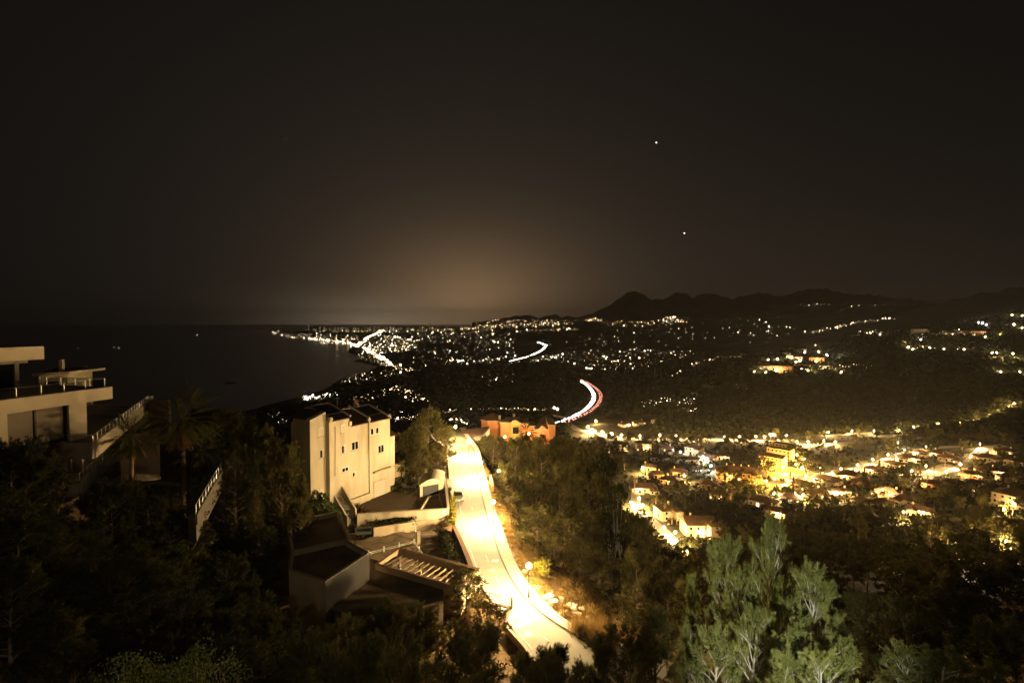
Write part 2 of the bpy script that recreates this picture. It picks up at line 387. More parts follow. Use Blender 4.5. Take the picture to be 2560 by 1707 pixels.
def height(x, y):
    x = np.asarray(x, float); y = np.asarray(y, float)
    yy = np.maximum(y, 10.0)
    px = np.clip(1280 + FPX * x / yy, TPX[0], TPX[-1])
    d = np.clip(y, 0, 44999)
    i = np.clip(np.searchsorted(TPX, px, side='right') - 1, 0, len(TPX) - 2)
    j = np.clip(np.searchsorted(DEP, d, side='right') - 1, 0, len(DEP) - 2)
    u = (px - TPX[i]) / (TPX[i + 1] - TPX[i]); v = (d - DEP[j]) / (DEP[j + 1] - DEP[j])
    u = u * u * (3 - 2 * u)
    z = (TZ[i, j] * (1 - u) + TZ[i + 1, j] * u) * (1 - v) + (TZ[i, j + 1] * (1 - u) + TZ[i + 1, j + 1] * u) * v
    far = np.clip((d - 500) / 1500, 0, 1)
    z = z + lnoise(x, y, 0, 1 / 300) * 2.2 * far + lnoise(x, y, 1 / 200, 1) * 0.25 * np.clip((d - 20) / 60, 0, 1)
    # mountains
    for R, dc, wid in ((RIDGE, 15000.0, 4500.0), (RIDGE2, 5600.0, 2600.0)):
        if d.max() < dc - wid: continue
        ry = np.interp(px, R[:, 0], R[:, 1], left=830)
        zr = (810 - ry) / FPX * dc
        q = np.clip(1 - np.abs(d - dc) / wid, 0, 1)
        rug = 1 + 0.13 * np.sin(x / 310.0 + d / 500.0) * (1 - q) + 0.10 * np.sin(x / 140.0 - d / 260.0) * (1 - q) + 0.022 * np.sin(x / 95.0 + 2 * np.sin(x / 210.0)) + 0.016 * np.sin(x / 47.0 + d / 300.0)
        z = np.where(px > R[0, 0], np.maximum(z, -160 + (zr + 160) * (q ** 1.05) * rug), z)
    # shoreline
    py = 810 + 200 * FPX / np.maximum(d, 30)
    sh = np.interp(py, SHORE[:, 0], SHORE[:, 1])
    w = np.clip((px - sh) / np.maximum(8.0, 3.0 + 0.03 * (py - 810)) + 0.5, 0, 1)
    z = np.where(d > 480, np.minimum(z, -206 + w * (np.maximum(z, SEA + 2.5) + 206)) * 1.0, z)
    z = np.where((d > 480) & (w > 0.95), np.maximum(z, SEA + 2.0), z)
    for (cx, cyy, r0, r1, pz) in PADS:
        r = np.hypot(x - cx, y - cyy)
        b = np.clip((r1 - r) / (r1 - r0), 0, 1); b = b * b * (3 - 2 * b)
        z = z * (1 - b) + pz * b
    shp = z.shape; xf, yf, zf = x.ravel(), y.ravel(), z.ravel().copy()
    for pts, pz, hw, bw in ROADLINES:
        R = hw + bw; lo_ = pts.min(0) - R; hi_ = pts.max(0) + R
        sel = np.nonzero((xf > lo_[0]) & (xf < hi_[0]) & (yf > lo_[1]) & (yf < hi_[1]))[0]
        if not len(sel): continue
        xs, ys = xf[sel], yf[sel]
        best = np.full(xs.shape, 1e9); bz = np.zeros(xs.shape)
        for k in range(len(pts) - 1):
            a = pts[k]; e = pts[k + 1] - a; L = e @ e
            t = np.clip(((xs - a[0]) * e[0] + (ys - a[1]) * e[1]) / L, 0, 1)
            r = np.hypot(xs - a[0] - t * e[0], ys - a[1] - t * e[1])
            m = r < best
            best = np.where(m, r, best); bz = np.where(m, pz[k] + (pz[k + 1] - pz[k]) * t, bz)
        b = np.clip((hw + bw - best) / bw, 0, 1); b = b * b * (3 - 2 * b)
        zf[sel] = zf[sel] * (1 - b) + bz * b
    z = zf.reshape(shp)
    return z
def hgt(x, y): return float(height(np.array([x]), np.array([y]))[0])
def hit(px, py, dmin=140.0, dmax=42000.0, n=420):
    """where the line of sight through a pixel meets the land, for arrays"""
    px = np.atleast_1d(np.asarray(px, float)); py = np.atleast_1d(np.asarray(py, float))
    cx = (px - 1280) / FPX; cyy = -(py - 853.5) / FPX
    dy = CP + cyy * SP; sx = cx / dy; sz = (-SP + cyy * CP) / dy
    ds = np.geomspace(dmin, dmax, n)
    res = np.full(px.shape, np.nan)
    for c0 in range(0, len(px), 300):
        q = slice(c0, c0 + 300)
        D = np.broadcast_to(ds, (len(px[q]), n))
        g = sz[q, None] * D - height(sx[q, None] * D, D)
        cr = (g[:, 1:] <= 0) & (g[:, :-1] > 0)
        k = cr.argmax(1); has = cr.any(1); r_ = np.arange(len(k))
        f = g[r_, k] / np.where(has, g[r_, k] - g[r_, k + 1], 1)
        res[q] = np.where(has, ds[k] + (ds[k + 1] - ds[k]) * f, np.nan)
    ok = ~np.isnan(res)
    res = np.where(ok, res, dmax)
    X = sx * res; Z = height(X, res)
    return X, res, Z + CAMZ, ok
def land(px, py, dmin=140.0):
    X, Y, Z, ok = hit([px], [py], dmin, 5200.0, 180)
    return Vector((X[0], Y[0], Z[0]))
def ground(x, y): return Vector((x, y, CAMZ + hgt(x, y)))

# ---------------------------------------------------------------- the street (level -33 m)
RZ = -33.0
def chaikin(pts, n=2):
    pts = [np.array(p, float) for p in pts]
    for _ in range(n):
        q = [pts[0]]
        for a, b in zip(pts[:-1], pts[1:]): q += [a * 0.75 + b * 0.25, a * 0.25 + b * 0.75]
        pts = q + [pts[-1]]
    return np.array(pts)
kerb_px = [(1186, 1120), (1190, 1150), (1196, 1190), (1206, 1240), (1219, 1290), (1236, 1338), (1248, 1383), (1270, 1432), (1299, 1481), (1336, 1516), (1376, 1551), (1442, 1589)]
left_px = [(1120, 1112), (1127, 1138), (1132, 1183), (1135, 1216), (1143, 1265), (1152, 1326), (1164, 1367), (1184, 1420), (1203, 1468), (1262, 1538), (1297, 1595), (1330, 1640)]
pave_px = [(1196, 1116), (1203, 1146), (1212, 1179), (1229, 1249), (1252, 1314), (1279, 1387), (1311, 1449), (1360, 1506), (1405, 1546), (1458, 1577)]
def gp(l): return [tuple(G(px, py, RZ)[:2]) for px, py in l]
kerb_l = chaikin([(-18, 168), (-14.5, 150)] + gp(kerb_px) + [(12.5, 47.5), (20, 41.5), (31, 37)])
left_l = chaikin([(-26, 164), (-22, 148)] + gp(left_px) + [(9, 41), (18, 34), (30, 29)])
pave_l = chaikin([(-15.6, 169), (-12.4, 150)] + gp(pave_px) + [(14, 50), (21.5, 44), (32, 39.5)])
def resample(p, n):
    s = np.concatenate([[0], np.cumsum(np.hypot(*np.diff(p, axis=0).T))]); t = np.linspace(0, s[-1], n)
    return np.stack([np.interp(t, s, p[:, 0]), np.interp(t, s, p[:, 1])], 1)
kerb_r, left_r, pave_r = resample(kerb_l, 70), resample(left_l, 70), resample(pave_l, 70)
centre = (kerb_r + left_r) / 2
ROADLINES.append((resample(centre, 22), np.full(22, RZ - 0.25), 4.5, 3.0))
# level pads under the buildings
PADS += [(-24, 92, 13, 24, -33.6), (-14, 76, 10, 16, -34.2), (-23, 62, 9, 16, -34.8), (-14, 64, 8, 12, -34.2), (-10, 95, 8, 14, -33.4)]
def zroad(x, y): return CAMZ + RZ - 1.6 * max(0.0, min(1.0, (y - 135) / 40.0))   # it dips away beyond the bend

def strip(a, b, name, m, dz, kind='structure', zf=zroad, n=None):
    mb = MB()
    n = len(a)
    vs = [(p[0], p[1], zf(*p) + dz) for p in a] + [(p[0], p[1], zf(*p) + dz) for p in b]
    mb.add(vs, [(i, i + 1, n + i + 1, n + i) for i in range(n - 1)])
    o = mb.build(name, m)
    if kind: o['kind'] = kind
    return o
road = strip(left_r, kerb_r, 'road', M_asph, 0.0)
# pavement raised 0.13 m with its kerb
mb = MB(); n = 70
N_in = kerb_r
vs = []; fs = []
for i in range(n):
    k, p = kerb_r[i], pave_r[i]; z = zroad(*k)
    kk = k + (p - k) / max(np.hypot(*(p - k)), .01) * 0.18
    vs += [(k[0], k[1], z - 0.1), (k[0], k[1], z + 0.14), (kk[0], kk[1], z + 0.14), (kk[0], kk[1], z - 0.1)]
for i in range(n - 1):
    a, b = 4 * i, 4 * i + 4
    fs += [(a, b, b + 1, a + 1), (a + 1, b + 1, b + 2, a + 2), (a + 2, b + 2, b + 3, a + 3)]
mb.add(vs, fs); tag(mb.build('kerb', M_kerb), kind='structure')
kk_r = np.array([kerb_r[i] + (pave_r[i] - kerb_r[i]) / max(np.hypot(*(pave_r[i] - kerb_r[i])), .01) * 0.18 for i in range(n)])
pv = strip(kk_r, pave_r, 'pavement', M_pave, 0.125)
# gutter strip, a shade darker, along the kerb
gut = np.array([kerb_r[i] + (left_r[i] - kerb_r[i]) / np.hypot(*(left_r[i] - kerb_r[i])) * 0.28 for i in range(n)])
strip(gut, kerb_r - 0.0, 'gutter', mat('gutter', (0.10, 0.085, 0.06), (0.07, 0.06, 0.045), 0.9, 2.0), 0.004)
# left edge pavement: narrow kerb stones between the road and the walls
lo = np.array([left_r[i] + (left_r[i] - kerb_r[i]) / np.hypot(*(left_r[i] - kerb_r[i])) * 1.1 for i in range(n)])
lo2 = np.array([left_r[i] + (left_r[i] - kerb_r[i]) / np.hypot(*(left_r[i] - kerb_r[i])) * 0.18 for i in range(n)])
strip(lo[:44], lo2[:44], 'pavement', M_pave, 0.10)
strip(lo2[:44], left_r[:44], 'kerb', M_kerb, 0.12)
# painted marks
def offset_line(f, w):
    c = left_r * (1 - f) + kerb_r * f
    c = resample(c, 300)
    d = np.gradient(c, axis=0); d /= np.hypot(d[:, 0], d[:, 1])[:, None]
    nn = np.stack([-d[:, 1], d[:, 0]], 1)
    return c - nn * w / 2, c + nn * w / 2
a, b = offset_line(0.10, 0.14)
strip(a[95:230], b[95:230], 'edge_line', M_paint, 0.006, None); bpy.data.objects['edge_line'].parent = None
el = bpy.data.objects['edge_line']; 
a, b = offset_line(0.52, 0.13)
dashes = []
for k in range(60, 290, 13):
    dashes.append(strip(a[k:k + 5], b[k:k + 5], 'lane_dash', M_paint, 0.006, None))
for d_ in dashes + [el]:
    d_.parent = road; d_.location = d_.location - road.location
# manhole covers and a drain grating
def road_item(ob):
    ob.parent = road; ob.location = ob.location - road.location
M_cover = mat('pale_cover', (0.42, 0.39, 0.33), (0.33, 0.30, 0.25), 0.7, 5.0)
for px, py, r in ((1230, 1425, 0.42), (1320, 1584, 0.5)):
    c = G(px, py, RZ); mb = MB().lathe(c, [(r, 0.004), (r, 0.014), (r * 0.9, 0.014)], 16); road_item(mb.build('manhole_cover', M_cover))
c = G(1238, 1401, RZ); road_item(MB().box(c + V(0, 0, 0.004), 0.95, 0.75, 0.012, -0.2).build('access_cover', M_cover))
p0, p1 = G(1284, 1568, RZ), G(1352, 1538, RZ)
for k in range(26):
    q = p0.lerp(p1, k / 25.0)
    road_item(MB().box(q + V(0, 0, 0.004), 0.09, 0.62, 0.010, math.atan2(p1.y - p0.y, p1.x - p0.x)).build('grating_bar', M_cover if k % 2 else M_metal))

# ---------------------------------------------------------------- valley roads follow the land
def px_path(l, dmin=140, n=40):
    P = [land(px, py, dmin) for px, py in l]
    return resample(np.array([(p.x, p.y) for p in P]), n)
VROADS = {}
def valley_road(name, l, w, m=M_asph, n=40, dmin=140, lift=0.35):
    c = resample(chaikin(px_path(l, dmin, max(len(l), 3) * 3), 1), n)
    z = height(c[:, 0], c[:, 1])
    z = np.convolve(np.pad(z, 3, mode='edge'), np.ones(7) / 7, 'valid')
    ROADLINES.append((c, z - 0.3, w / 2 + 0.8, 4.0 + w * 0.3))
    VROADS[name] = (c, z, w, m, n)
    return c, z
MAIN = valley_road('main', [(1420, 1062), (1445, 1074), (1500, 1086), (1560, 1096), (1640, 1099), (1730, 1099), (1830, 1100), (1930, 1104), (2010, 1112), (2090, 1110), (2180, 1104), (2300, 1092)], 11)
HILLRD = valley_road('hill', [(2070, 1088), (2130, 1084), (2185, 1082), (2248, 1079), (2345, 1066), (2432, 1056), (2493, 1036), (2535, 1012), (2552, 990), (2530, 975)], 6)
DIAG = valley_road('diag', [(1960, 1215), (2040, 1192), (2110, 1180), (2190, 1158), (2262, 1132), (2330, 1120), (2420, 1114)], 7)
FORK = valley_road('fork', [(2260, 1190), (2330, 1186), (2400, 1168), (2440, 1140), (2460, 1120), (2510, 1112)], 8)
FORK2 = valley_road('fork2', [(2300, 1206), (2318, 1190), (2340, 1172), (2370, 1160)], 7)
WESTRD = valley_road('west', [(1590, 1232), (1588, 1268), (1622, 1296), (1665, 1332), (1700, 1368), (1722, 1392)], 5.5)
PLAZA = land(1960, 1188)
PADS.append((PLAZA.x, PLAZA.y, 16, 24, PLAZA.z - CAMZ - 0.2))
BRIGHT = land(1478, 1072)
# motorway on the plain
WHITE_PX = [(1392, 1058), (1422, 1046), (1447, 1035), (1468, 1021), (1482, 1005), (1486, 989), (1479, 975), (1466, 961), (1452, 953)]
RED_PX = [(1409, 1059), (1447, 1043), (1479, 1027), (1498, 1008), (1504, 991), (1496, 975), (1477, 961), (1452, 949)]
MWZ = -149.0
mw_w = resample(chaikin([tuple(G(*p, MWZ)[:2]) for p in WHITE_PX]), 60)
mw_r = resample(chaikin([tuple(G(*p, MWZ)[:2]) for p in RED_PX]), 60)
ROADLINES.append((resample((mw_w + mw_r) / 2, 24), np.full(24, MWZ - 0.6), 26.0, 60.0))

# ---------------------------------------------------------------- ground sheet
def build_ground():
    ys = np.concatenate([np.linspace(-36, 20, 24), np.linspace(21, 140, 130), np.geomspace(141.5, 46000, 300)])
    ts = np.concatenate([np.linspace(-1.9, -1.06, 36), np.linspace(-1.05, 1.05, 560), np.linspace(1.06, 1.9, 36)])
    T, Y = np.meshgrid(ts, ys)
    X = T * (Y + 40)
    Z = height(X, Y) + CAMZ
    v = np.stack([X, Y, Z], -1).reshape(-1, 3)
    nr, nc = X.shape
    i = np.arange(nr - 1)[:, None] * nc + np.arange(nc - 1)[None]
    a, b, c, d = i.ravel(), i.ravel() + 1, i.ravel() + nc + 1, i.ravel() + nc
    tris = np.concatenate([np.stack([a, b, c], 1), np.stack([a, c, d], 1)])
    m = bpy.data.materials.new('ground'); m.use_nodes = True
    t = m.node_tree; bs = t.nodes['Principled BSDF']; bs.inputs['Roughness'].default_value = 0.95; bs.inputs['Specular IOR Level'].default_value = 0.1
    geo = t.nodes.new('ShaderNodeNewGeometry'); sep = t.nodes.new('ShaderNodeSeparateXYZ'); t.links.new(geo.outputs['Position'], sep.inputs[0])
    def noise(s, det=6):
        n = t.nodes.new('ShaderNodeTexNoise'); n.inputs['Scale'].default_value = s; n.inputs['Detail'].default_value = det; t.links.new(geo.outputs['Position'], n.inputs['Vector']); return n
    def ramp(src, c1, c2, p1=.35, p2=.65):
        r = t.nodes.new('ShaderNodeValToRGB'); r.color_ramp.elements[0].position = p1; r.color_ramp.elements[1].position = p2
        r.color_ramp.elements[0].color = (*c1, 1); r.color_ramp.elements[1].color = (*c2, 1); t.links.new(src, r.inputs[0]); return r.outputs[0]
    near = ramp(noise(1.1).outputs['Fac'], (0.115, 0.078, 0.036), (0.26, 0.165, 0.075))
    farc = ramp(noise(0.03, 10).outputs['Fac'], (0.035, 0.036, 0.020), (0.085, 0.072, 0.042))
    rock = ramp(noise(0.004, 10).outputs['Fac'], (0.075, 0.065, 0.05), (0.15, 0.13, 0.105))
    def mix(f, a_, b_):
        mx = t.nodes.new('ShaderNodeMix'); mx.data_type = 'RGBA'; t.links.new(f, mx.inputs['Factor']); t.links.new(a_, mx.inputs[6]); t.links.new(b_, mx.inputs[7]); return mx.outputs[2]
    def mrange(src, lo_, hi_):
        r = t.nodes.new('ShaderNodeMapRange'); r.inputs[1].default_value = lo_; r.inputs[2].default_value = hi_; t.links.new(src, r.inputs[0]); return r.outputs[0]
    c_ = mix(mrange(sep.outputs[1], 90, 150), near, farc)
    c_ = mix(mrange(sep.outputs[1], 9000, 12500), c_, rock)
    t.links.new(c_, bs.inputs['Base Color'])
    bp = t.nodes.new('ShaderNodeBump'); bp.inputs['Distance'].default_value = 0.12; t.links.new(noise(2.2, 8).outputs['Fac'], bp.inputs['Height']); t.links.new(bp.outputs[0], bs.inputs['Normal'])
    o = linkmesh('ground', fastmesh('ground', v, tris, m, True))
    o['kind'] = 'structure'
for nm, (c, z, w, m, n) in VROADS.items():
    d = np.gradient(c, axis=0); d /= np.hypot(d[:, 0], d[:, 1])[:, None]; nn = np.stack([-d[:, 1], d[:, 0]], 1)
    a, b = c - nn * w / 2, c + nn * w / 2
    mb = MB(); mb.add([(a[i][0], a[i][1], CAMZ + z[i]) for i in range(n)] + [(b[i][0], b[i][1], CAMZ + z[i]) for i in range(n)], [(i, i + 1, n + i + 1, n + i) for i in range(n - 1)])
    tag(mb.build('road', m), kind='structure')
for ln in (mw_w, mw_r):
    d = np.gradient(ln, axis=0); d /= np.hypot(d[:, 0], d[:, 1])[:, None]; nn = np.stack([-d[:, 1], d[:, 0]], 1)
    a, b = ln - nn * 5.0, ln + nn * 5.0; n = len(ln)
    mb = MB(); mb.add([(p[0], p[1], CAMZ + MWZ) for p in a] + [(p[0], p[1], CAMZ + MWZ) for p in b], [(i, i + 1, n + i + 1, n + i) for i in range(n - 1)])
    tag(mb.build('motorway', M_asphd), kind='structure')
# sea
M_sea = mat('sea_water', (0.012, 0.016, 0.018), None, 0.22, bump=0.35, bscale=0.09, spec=0.5)
mb = MB(); mb.add([(-140000, 400, 0), (120000, 400, 0), (120000, 160000, 0), (-140000, 160000, 0)], [(0, 1, 2, 3)])
tag(mb.build('sea', M_sea), kind='structure')
# ---------------------------------------------------------------- plants
def rotz_about(v, axis, ang): 
    return v * math.cos(ang) + np.cross(axis, v) * math.sin(ang) + axis * (axis @ v) * (1 - math.cos(ang))
def unit(v): 
    n = np.linalg.norm(v); return v / n if n > 1e-9 else np.array([0, 0, 1.0])
def needles(pts, dirs, count, length, width, spread, rs):
    """tufts of needle triangles at pts, leaning along dirs"""
    P = np.repeat(pts, count, 0); D = np.repeat(dirs, count, 0)
    n = len(P)
    d = D + rs.normal(0, spread, (n, 3)); d /= np.linalg.norm(d, axis=1)[:, None]
    s = np.cross(d, rs.normal(0, 1, (n, 3))); s /= np.linalg.norm(s, axis=1)[:, None] + 1e-9
    L = length * rs.uniform(0.65, 1.2, (n, 1)); w = width * rs.uniform(0.7, 1.3, (n, 1))
    base = P + rs.normal(0, length * 0.18, (n, 3))
    v = np.stack([base - s * w / 2, base + s * w / 2, base + d * L], 1).reshape(-1, 3)
    return v, np.arange(n * 3).reshape(-1, 3)
def tubes(segs, n=4):
    """segs: list of (points, radii)"""
    mb = MB()
    for pts, rad, k in segs: mb.tube(pts, rad, k)
    return mb
def pine(seed, h=9.0, crown=3.2, low=0.25, limbs=24, subs=7, twigs=4, tuft=16, nl=0.26, nw=0.028, up=0.55, shape='round', lean=0.05, bark=None, needle=None, spread=0.42):
    rs = np.random.RandomState(seed)
    segs = []; tp = []; td = []
    top = h * 0.93
    lx, ly = rs.uniform(-lean, lean, 2)
    ph = rs.uniform(0, 6)
    def tk(t): return np.array([lx * h * t + 0.12 * math.sin(3 * t + ph), ly * h * t + 0.12 * math.sin(2.3 * t + ph * 2), top * t])
    r0 = 0.018 * h + 0.03
    tt = np.linspace(0, 1, 9)
    segs.append(([tk(t) for t in tt], [r0 * (1 - 0.86 * t) for t in tt], 7))
    for i in range(limbs):
        t = low + (1 - low) * ((i + rs.uniform(0, 0.9)) / limbs)
        a = i * 2.4 + rs.uniform(-0.5, 0.5)
        q = (t - low) / (1 - low)
        if shape == 'round': env = math.sqrt(max(0.05, 1 - (2 * q - 0.86) ** 2 / 1.4))
        elif shape == 'cone': env = 0.25 + 0.85 * (1 - q)
        else: env = 0.45 + 0.55 * q          # umbrella
        L = crown * env * rs.uniform(0.72, 1.12)
        rise = up * (0.35 + 0.9 * q) + rs.uniform(-0.12, 0.12)
        d = unit(np.array([math.cos(a), math.sin(a), rise]))
        p = tk(t); pts = [p]; dd = d.copy()
        ns = 5
        for k in range(ns):
            dd = unit(dd + rs.normal(0, 0.10, 3) + np.array([0, 0, 0.10 * up]))
            p = p + dd * L / ns; pts.append(p)
        rl = max(0.012, r0 * 0.42 * (1 - 0.7 * t))
        segs.append((pts, [rl * (1 - 0.8 * k / ns) for k in range(ns + 1)], 5))
        for j in range(subs):
            f = 0.30 + 0.70 * (j + rs.uniform(0, 0.8)) / subs
            k = min(int(f * ns), ns - 1); b0 = np.array(pts[k]) * (1 - (f * ns - k)) + np.array(pts[k + 1]) * (f * ns - k)
            sd = unit(np.array(pts[k + 1]) - np.array(pts[k]))
            side = unit(np.cross(sd, rs.normal(0, 1, 3)))
            d2 = unit(sd * 0.75 + side * 0.75 + np.array([0, 0, 0.45 * up + 0.1]))
            L2 = crown * 0.34 * rs.uniform(0.6, 1.15) * (1.15 - 0.55 * f)
            e = b0 + d2 * L2 * 0.5; e2 = e + unit(d2 + np.array([0, 0, 0.35 * up])) * L2 * 0.5
            segs.append(([b0, e, e2], [rl * 0.42, rl * 0.3, 0.006], 3))
            for m in range(twigs):
                g = 0.25 + 0.75 * (m + rs.uniform(0, 1)) / twigs
                c0 = b0 + (e2 - b0) * g
                d3 = unit(d2 + rs.normal(0, 0.55, 3) + np.array([0, 0, 0.5 * up]))
                L3 = rs.uniform(0.20, 0.5) * (crown / 3.2) ** 0.5
                c1 = c0 + d3 * L3
                tp += [c1, c0 + d3 * L3 * 0.45]; td += [d3, d3]
            tp.append(e2); td.append(unit(e2 - e))
        tp.append(np.array(pts[-1])); td.append(dd)
    tp = np.array(tp); td = np.array(td)
    v, f = needles(tp, td, tuft, nl, nw, spread, rs)
    trunk = tubes(segs).mesh('trunk', bark or M_bark, smooth=True)
    crownm = fastmesh('crown', v, f, needle or M_needle)
    return trunk, crownm
def blobs(seed, h, crown, n_clump, n_leaf, leaf, shape='round', low=0.3, trunk_r=0.15, material=None, bark=None, flat=0.75):
    """a crown of leaf faces gathered in uneven clumps on a few limbs"""
    rs = np.random.RandomState(seed)
    segs = []; cl = []
    ax = np.array([rs.uniform(-.06, .06) * h, rs.uniform(-.06, .06) * h, 0])
    segs.append(([np.zeros(3), ax * 0.5 + np.array([0, 0, h * 0.3]), ax + np.array([0, 0, h * 0.72])], [trunk_r, trunk_r * 0.75, trunk_r * 0.3], 6))
    for i in range(n_clump):
        if shape == 'cypress':
            q = (i + rs.uniform()) / n_clump; r = crown * (1 - q) ** 0.6 * (0.55 + 0.6 * min(q * 5, 1)) * rs.uniform(0.2, 0.8)
            a = rs.uniform(0, 6.28); c = np.array([r * math.cos(a), r * math.sin(a), h * (0.05 + 0.93 * q)]); cr = crown * 0.55 * (1.1 - 0.8 * q)
        else:
            u = unit(rs.normal(0, 1, 3)); rr = rs.uniform(0.35, 1.0) ** 0.5
            c = ax + np.array([u[0] * crown * rr, u[1] * crown * rr, h * (low + (1 - low) * (0.5 + 0.5 * u[2] * rr)) ]); cr = crown * rs.uniform(0.24, 0.44)
            if i % 2 == 0: segs.append(([ax * 0.6 + np.array([0, 0, h * rs.uniform(0.25, 0.6)]), (ax + c) / 2 + np.array([0, 0, 0.1]), c], [trunk_r * 0.4, trunk_r * 0.25, 0.02], 4))
        cl.append((c, cr))
    P = []; 
    per = n_leaf // n_clump
    for c, cr in cl:
        u = rs.normal(0, 1, (per, 3)); u /= np.linalg.norm(u, axis=1)[:, None]
        rad = cr * rs.uniform(0.3, 1.0, (per, 1)) ** 0.45
        q = u * rad; q[:, 2] *= flat if shape != 'cypress' else 1.6
        P.append(c + q)
    P = np.concatenate(P); n = len(P)
    d = rs.normal(0, 1, (n, 3)) + np.array([0, 0, 0.4]); d /= np.linalg.norm(d, axis=1)[:, None]
    s = np.cross(d, rs.normal(0, 1, (n, 3))); s /= np.linalg.norm(s, axis=1)[:, None]
    L = leaf * rs.uniform(0.6, 1.3, (n, 1)); w = L * 0.55
    v = np.stack([P - d * L / 2, P + s * w / 2, P + d * L / 2, P - s * w / 2], 1).reshape(-1, 3)
    i = np.arange(n) * 4
    f = np.concatenate([np.stack([i, i + 1, i + 2], 1), np.stack([i, i + 2, i + 3], 1)])
    return tubes(segs).mesh('trunk', bark or M_bark, smooth=True), fastmesh('crown', v, f, material or M_leafd)
def palm(seed, h, fr, n=34, fan=True, leaflets=16):
    rs = np.random.RandomState(seed)
    t = MB(); pts = [(0.08 * math.sin(k), 0.05 * math.cos(k * 1.3), h * k / 8) for k in range(9)]
    t.tube(pts, [0.26 - 0.012 * k for k in range(9)], 8)
    trunk = t.mesh('trunk', M_bark, smooth=True)
    top = np.array(pts[-1])
    def frond_set(num, e0, e1, L, droop):
        vs = []; fs = []
        for i in range(num):
            a = i * 2.399 + rs.uniform(-.2, .2); e = e0 + (e1 - e0) * i / max(num - 1, 1)
            d = np.array([math.cos(a) * math.cos(e), math.sin(a) * math.cos(e), math.sin(e)])
            side = unit(np.cross(d, [0, 0, 1.0])); upv = np.cross(side, d)
            ll = L * rs.uniform(0.8, 1.1)
            p = top.copy(); dd = d.copy(); rach = [p]
            for k in range(6):
                dd = unit(dd + np.array([0, 0, -droop])); p = p + dd * ll / 6; rach.append(p)
            for k in range(leaflets):
                f = (0.45 if fan else 0.15) + (0.55 if fan else 0.85) * k / (leaflets - 1); q = min(int(f * 6), 5); b = rach[q] + (rach[q + 1] - rach[q]) * (f * 6 - q)
                dr = unit(rach[q + 1] - rach[q])
                for sgn in (-1, 1):
                    ld = unit(dr * (0.9 if fan else 0.55) + side * sgn * rs.uniform(0.35, 1.0) + np.array([0, 0, -0.25]) + upv * 0.1)
                    l2 = ll * (0.42 if fan else 0.30) * rs.uniform(0.7, 1.1)
                    w = unit(np.cross(ld, [0.2, 0.1, 1.0])) * 0.03
                    o = len(vs); vs += [b - w, b + w, b + ld * l2 + np.array([0, 0, -0.12 * l2])]; fs.append((o, o + 1, o + 2))
            w = side * 0.03
            for k in range(6):
                o = len(vs); vs += [rach[k] - w, rach[k] + w, rach[k + 1]]; fs.append((o, o + 1, o + 2))
        return np.array(vs), np.array(fs)
    v, f = frond_set(n, 1.35, -0.35, fr, 0.10)
    crown = fastmesh('crown', v, f, M_frond)
    v, f = frond_set(int(n * 0.7), -0.75, -1.35, fr * 0.72, 0.03)
    skirt = fastmesh('dead_frond_skirt', v, f, M_deadfrond)
    return trunk, crown, skirt

TREES = {}
TREES['pine_a'] = pine(1, 9, 3.3, 0.14, 34, 9, 4, 17, nw=0.034)
TREES['pine_b'] = pine(2, 10, 3.6, 0.18, 34, 9, 4, 17, nw=0.034, up=0.4)
TREES['pine_c'] = pine(3, 8, 3.4, 0.10, 34, 9, 4, 17, nw=0.034, up=0.7)
TREES['pine_d'] = pine(9, 9, 2.6, 0.15, 30, 7, 4, 14, up=0.9, shape='cone')
# feathery, pale-limbed pines of the floodlit slope, finer needles
TREES['silver_a'] = pine(14, 12, 3.3, 0.12, 30, 7, 4, 20, nl=0.27, nw=0.026, up=1.15, shape='round', lean=0.06, bark=M_palebark, needle=M_needle2, spread=0.34)
TREES['silver_b'] = pine(25, 11, 3.4, 0.10, 28, 7, 4, 20, nl=0.27, nw=0.026, up=1.0, shape='round', lean=0.12, bark=M_palebark, needle=M_needle2, spread=0.34)
TREES['silver_c'] = pine(37, 9, 2.5, 0.10, 24, 7, 4, 18, nl=0.27, nw=0.026, up=1.2, shape='cone', lean=0.1, bark=M_palebark, needle=M_needle2, spread=0.34)
# lighter-weight trees for the middle distance
TREES['mid_pine'] = pine(41, 9, 4.0, 0.35, 16, 5, 3, 14, nl=0.55, nw=0.10, up=0.3, shape='umbrella')
TREES['mid_pine2'] = pine(42, 9, 3.6, 0.28, 16, 5, 3, 14, nl=0.55, nw=0.10, up=0.4)
TREES['mid_tree'] = blobs(51, 8, 3.3, 26, 2600, 0.42, low=0.25)
TREES['mid_tree2'] = blobs(52, 7, 3.6, 24, 2400, 0.45, low=0.3)
TREES['bush'] = blobs(53, 2.6, 1.7, 14, 1500, 0.28, low=0.05, trunk_r=0.06, material=M_leaf)
TREES['leafy_shrub'] = blobs(56, 9.0, 2.6, 70, 9000, 0.13, low=0.35, trunk_r=0.08, material=M_leaf)
TREES['cypress'] = blobs(54, 9, 1.05, 26, 2200, 0.36, 'cypress', material=M_leafd)
TREES['eucalypt'] = blobs(55, 12, 2.6, 30, 4200, 0.30, low=0.4, trunk_r=0.16, bark=M_palebark, material=M_leafd)
TREES['palm'] = palm(61, 12.5, 3.0, 46, True, 20)
TREES['palm_b'] = palm(62, 11.0, 2.3, 44, True, 20)
TREES['mid_palm'] = palm(63, 7.0, 2.6, 26, False, 8)
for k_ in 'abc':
    tr_, cr_m = TREES['pine_' + k_]; cr2 = cr_m.copy(); cr2.materials.clear(); cr2.materials.append(M_needle_shade); TREES['dim_' + k_] = (tr_, cr2)
PARTN = ('trunk', 'crown', 'dead_frond_skirt')
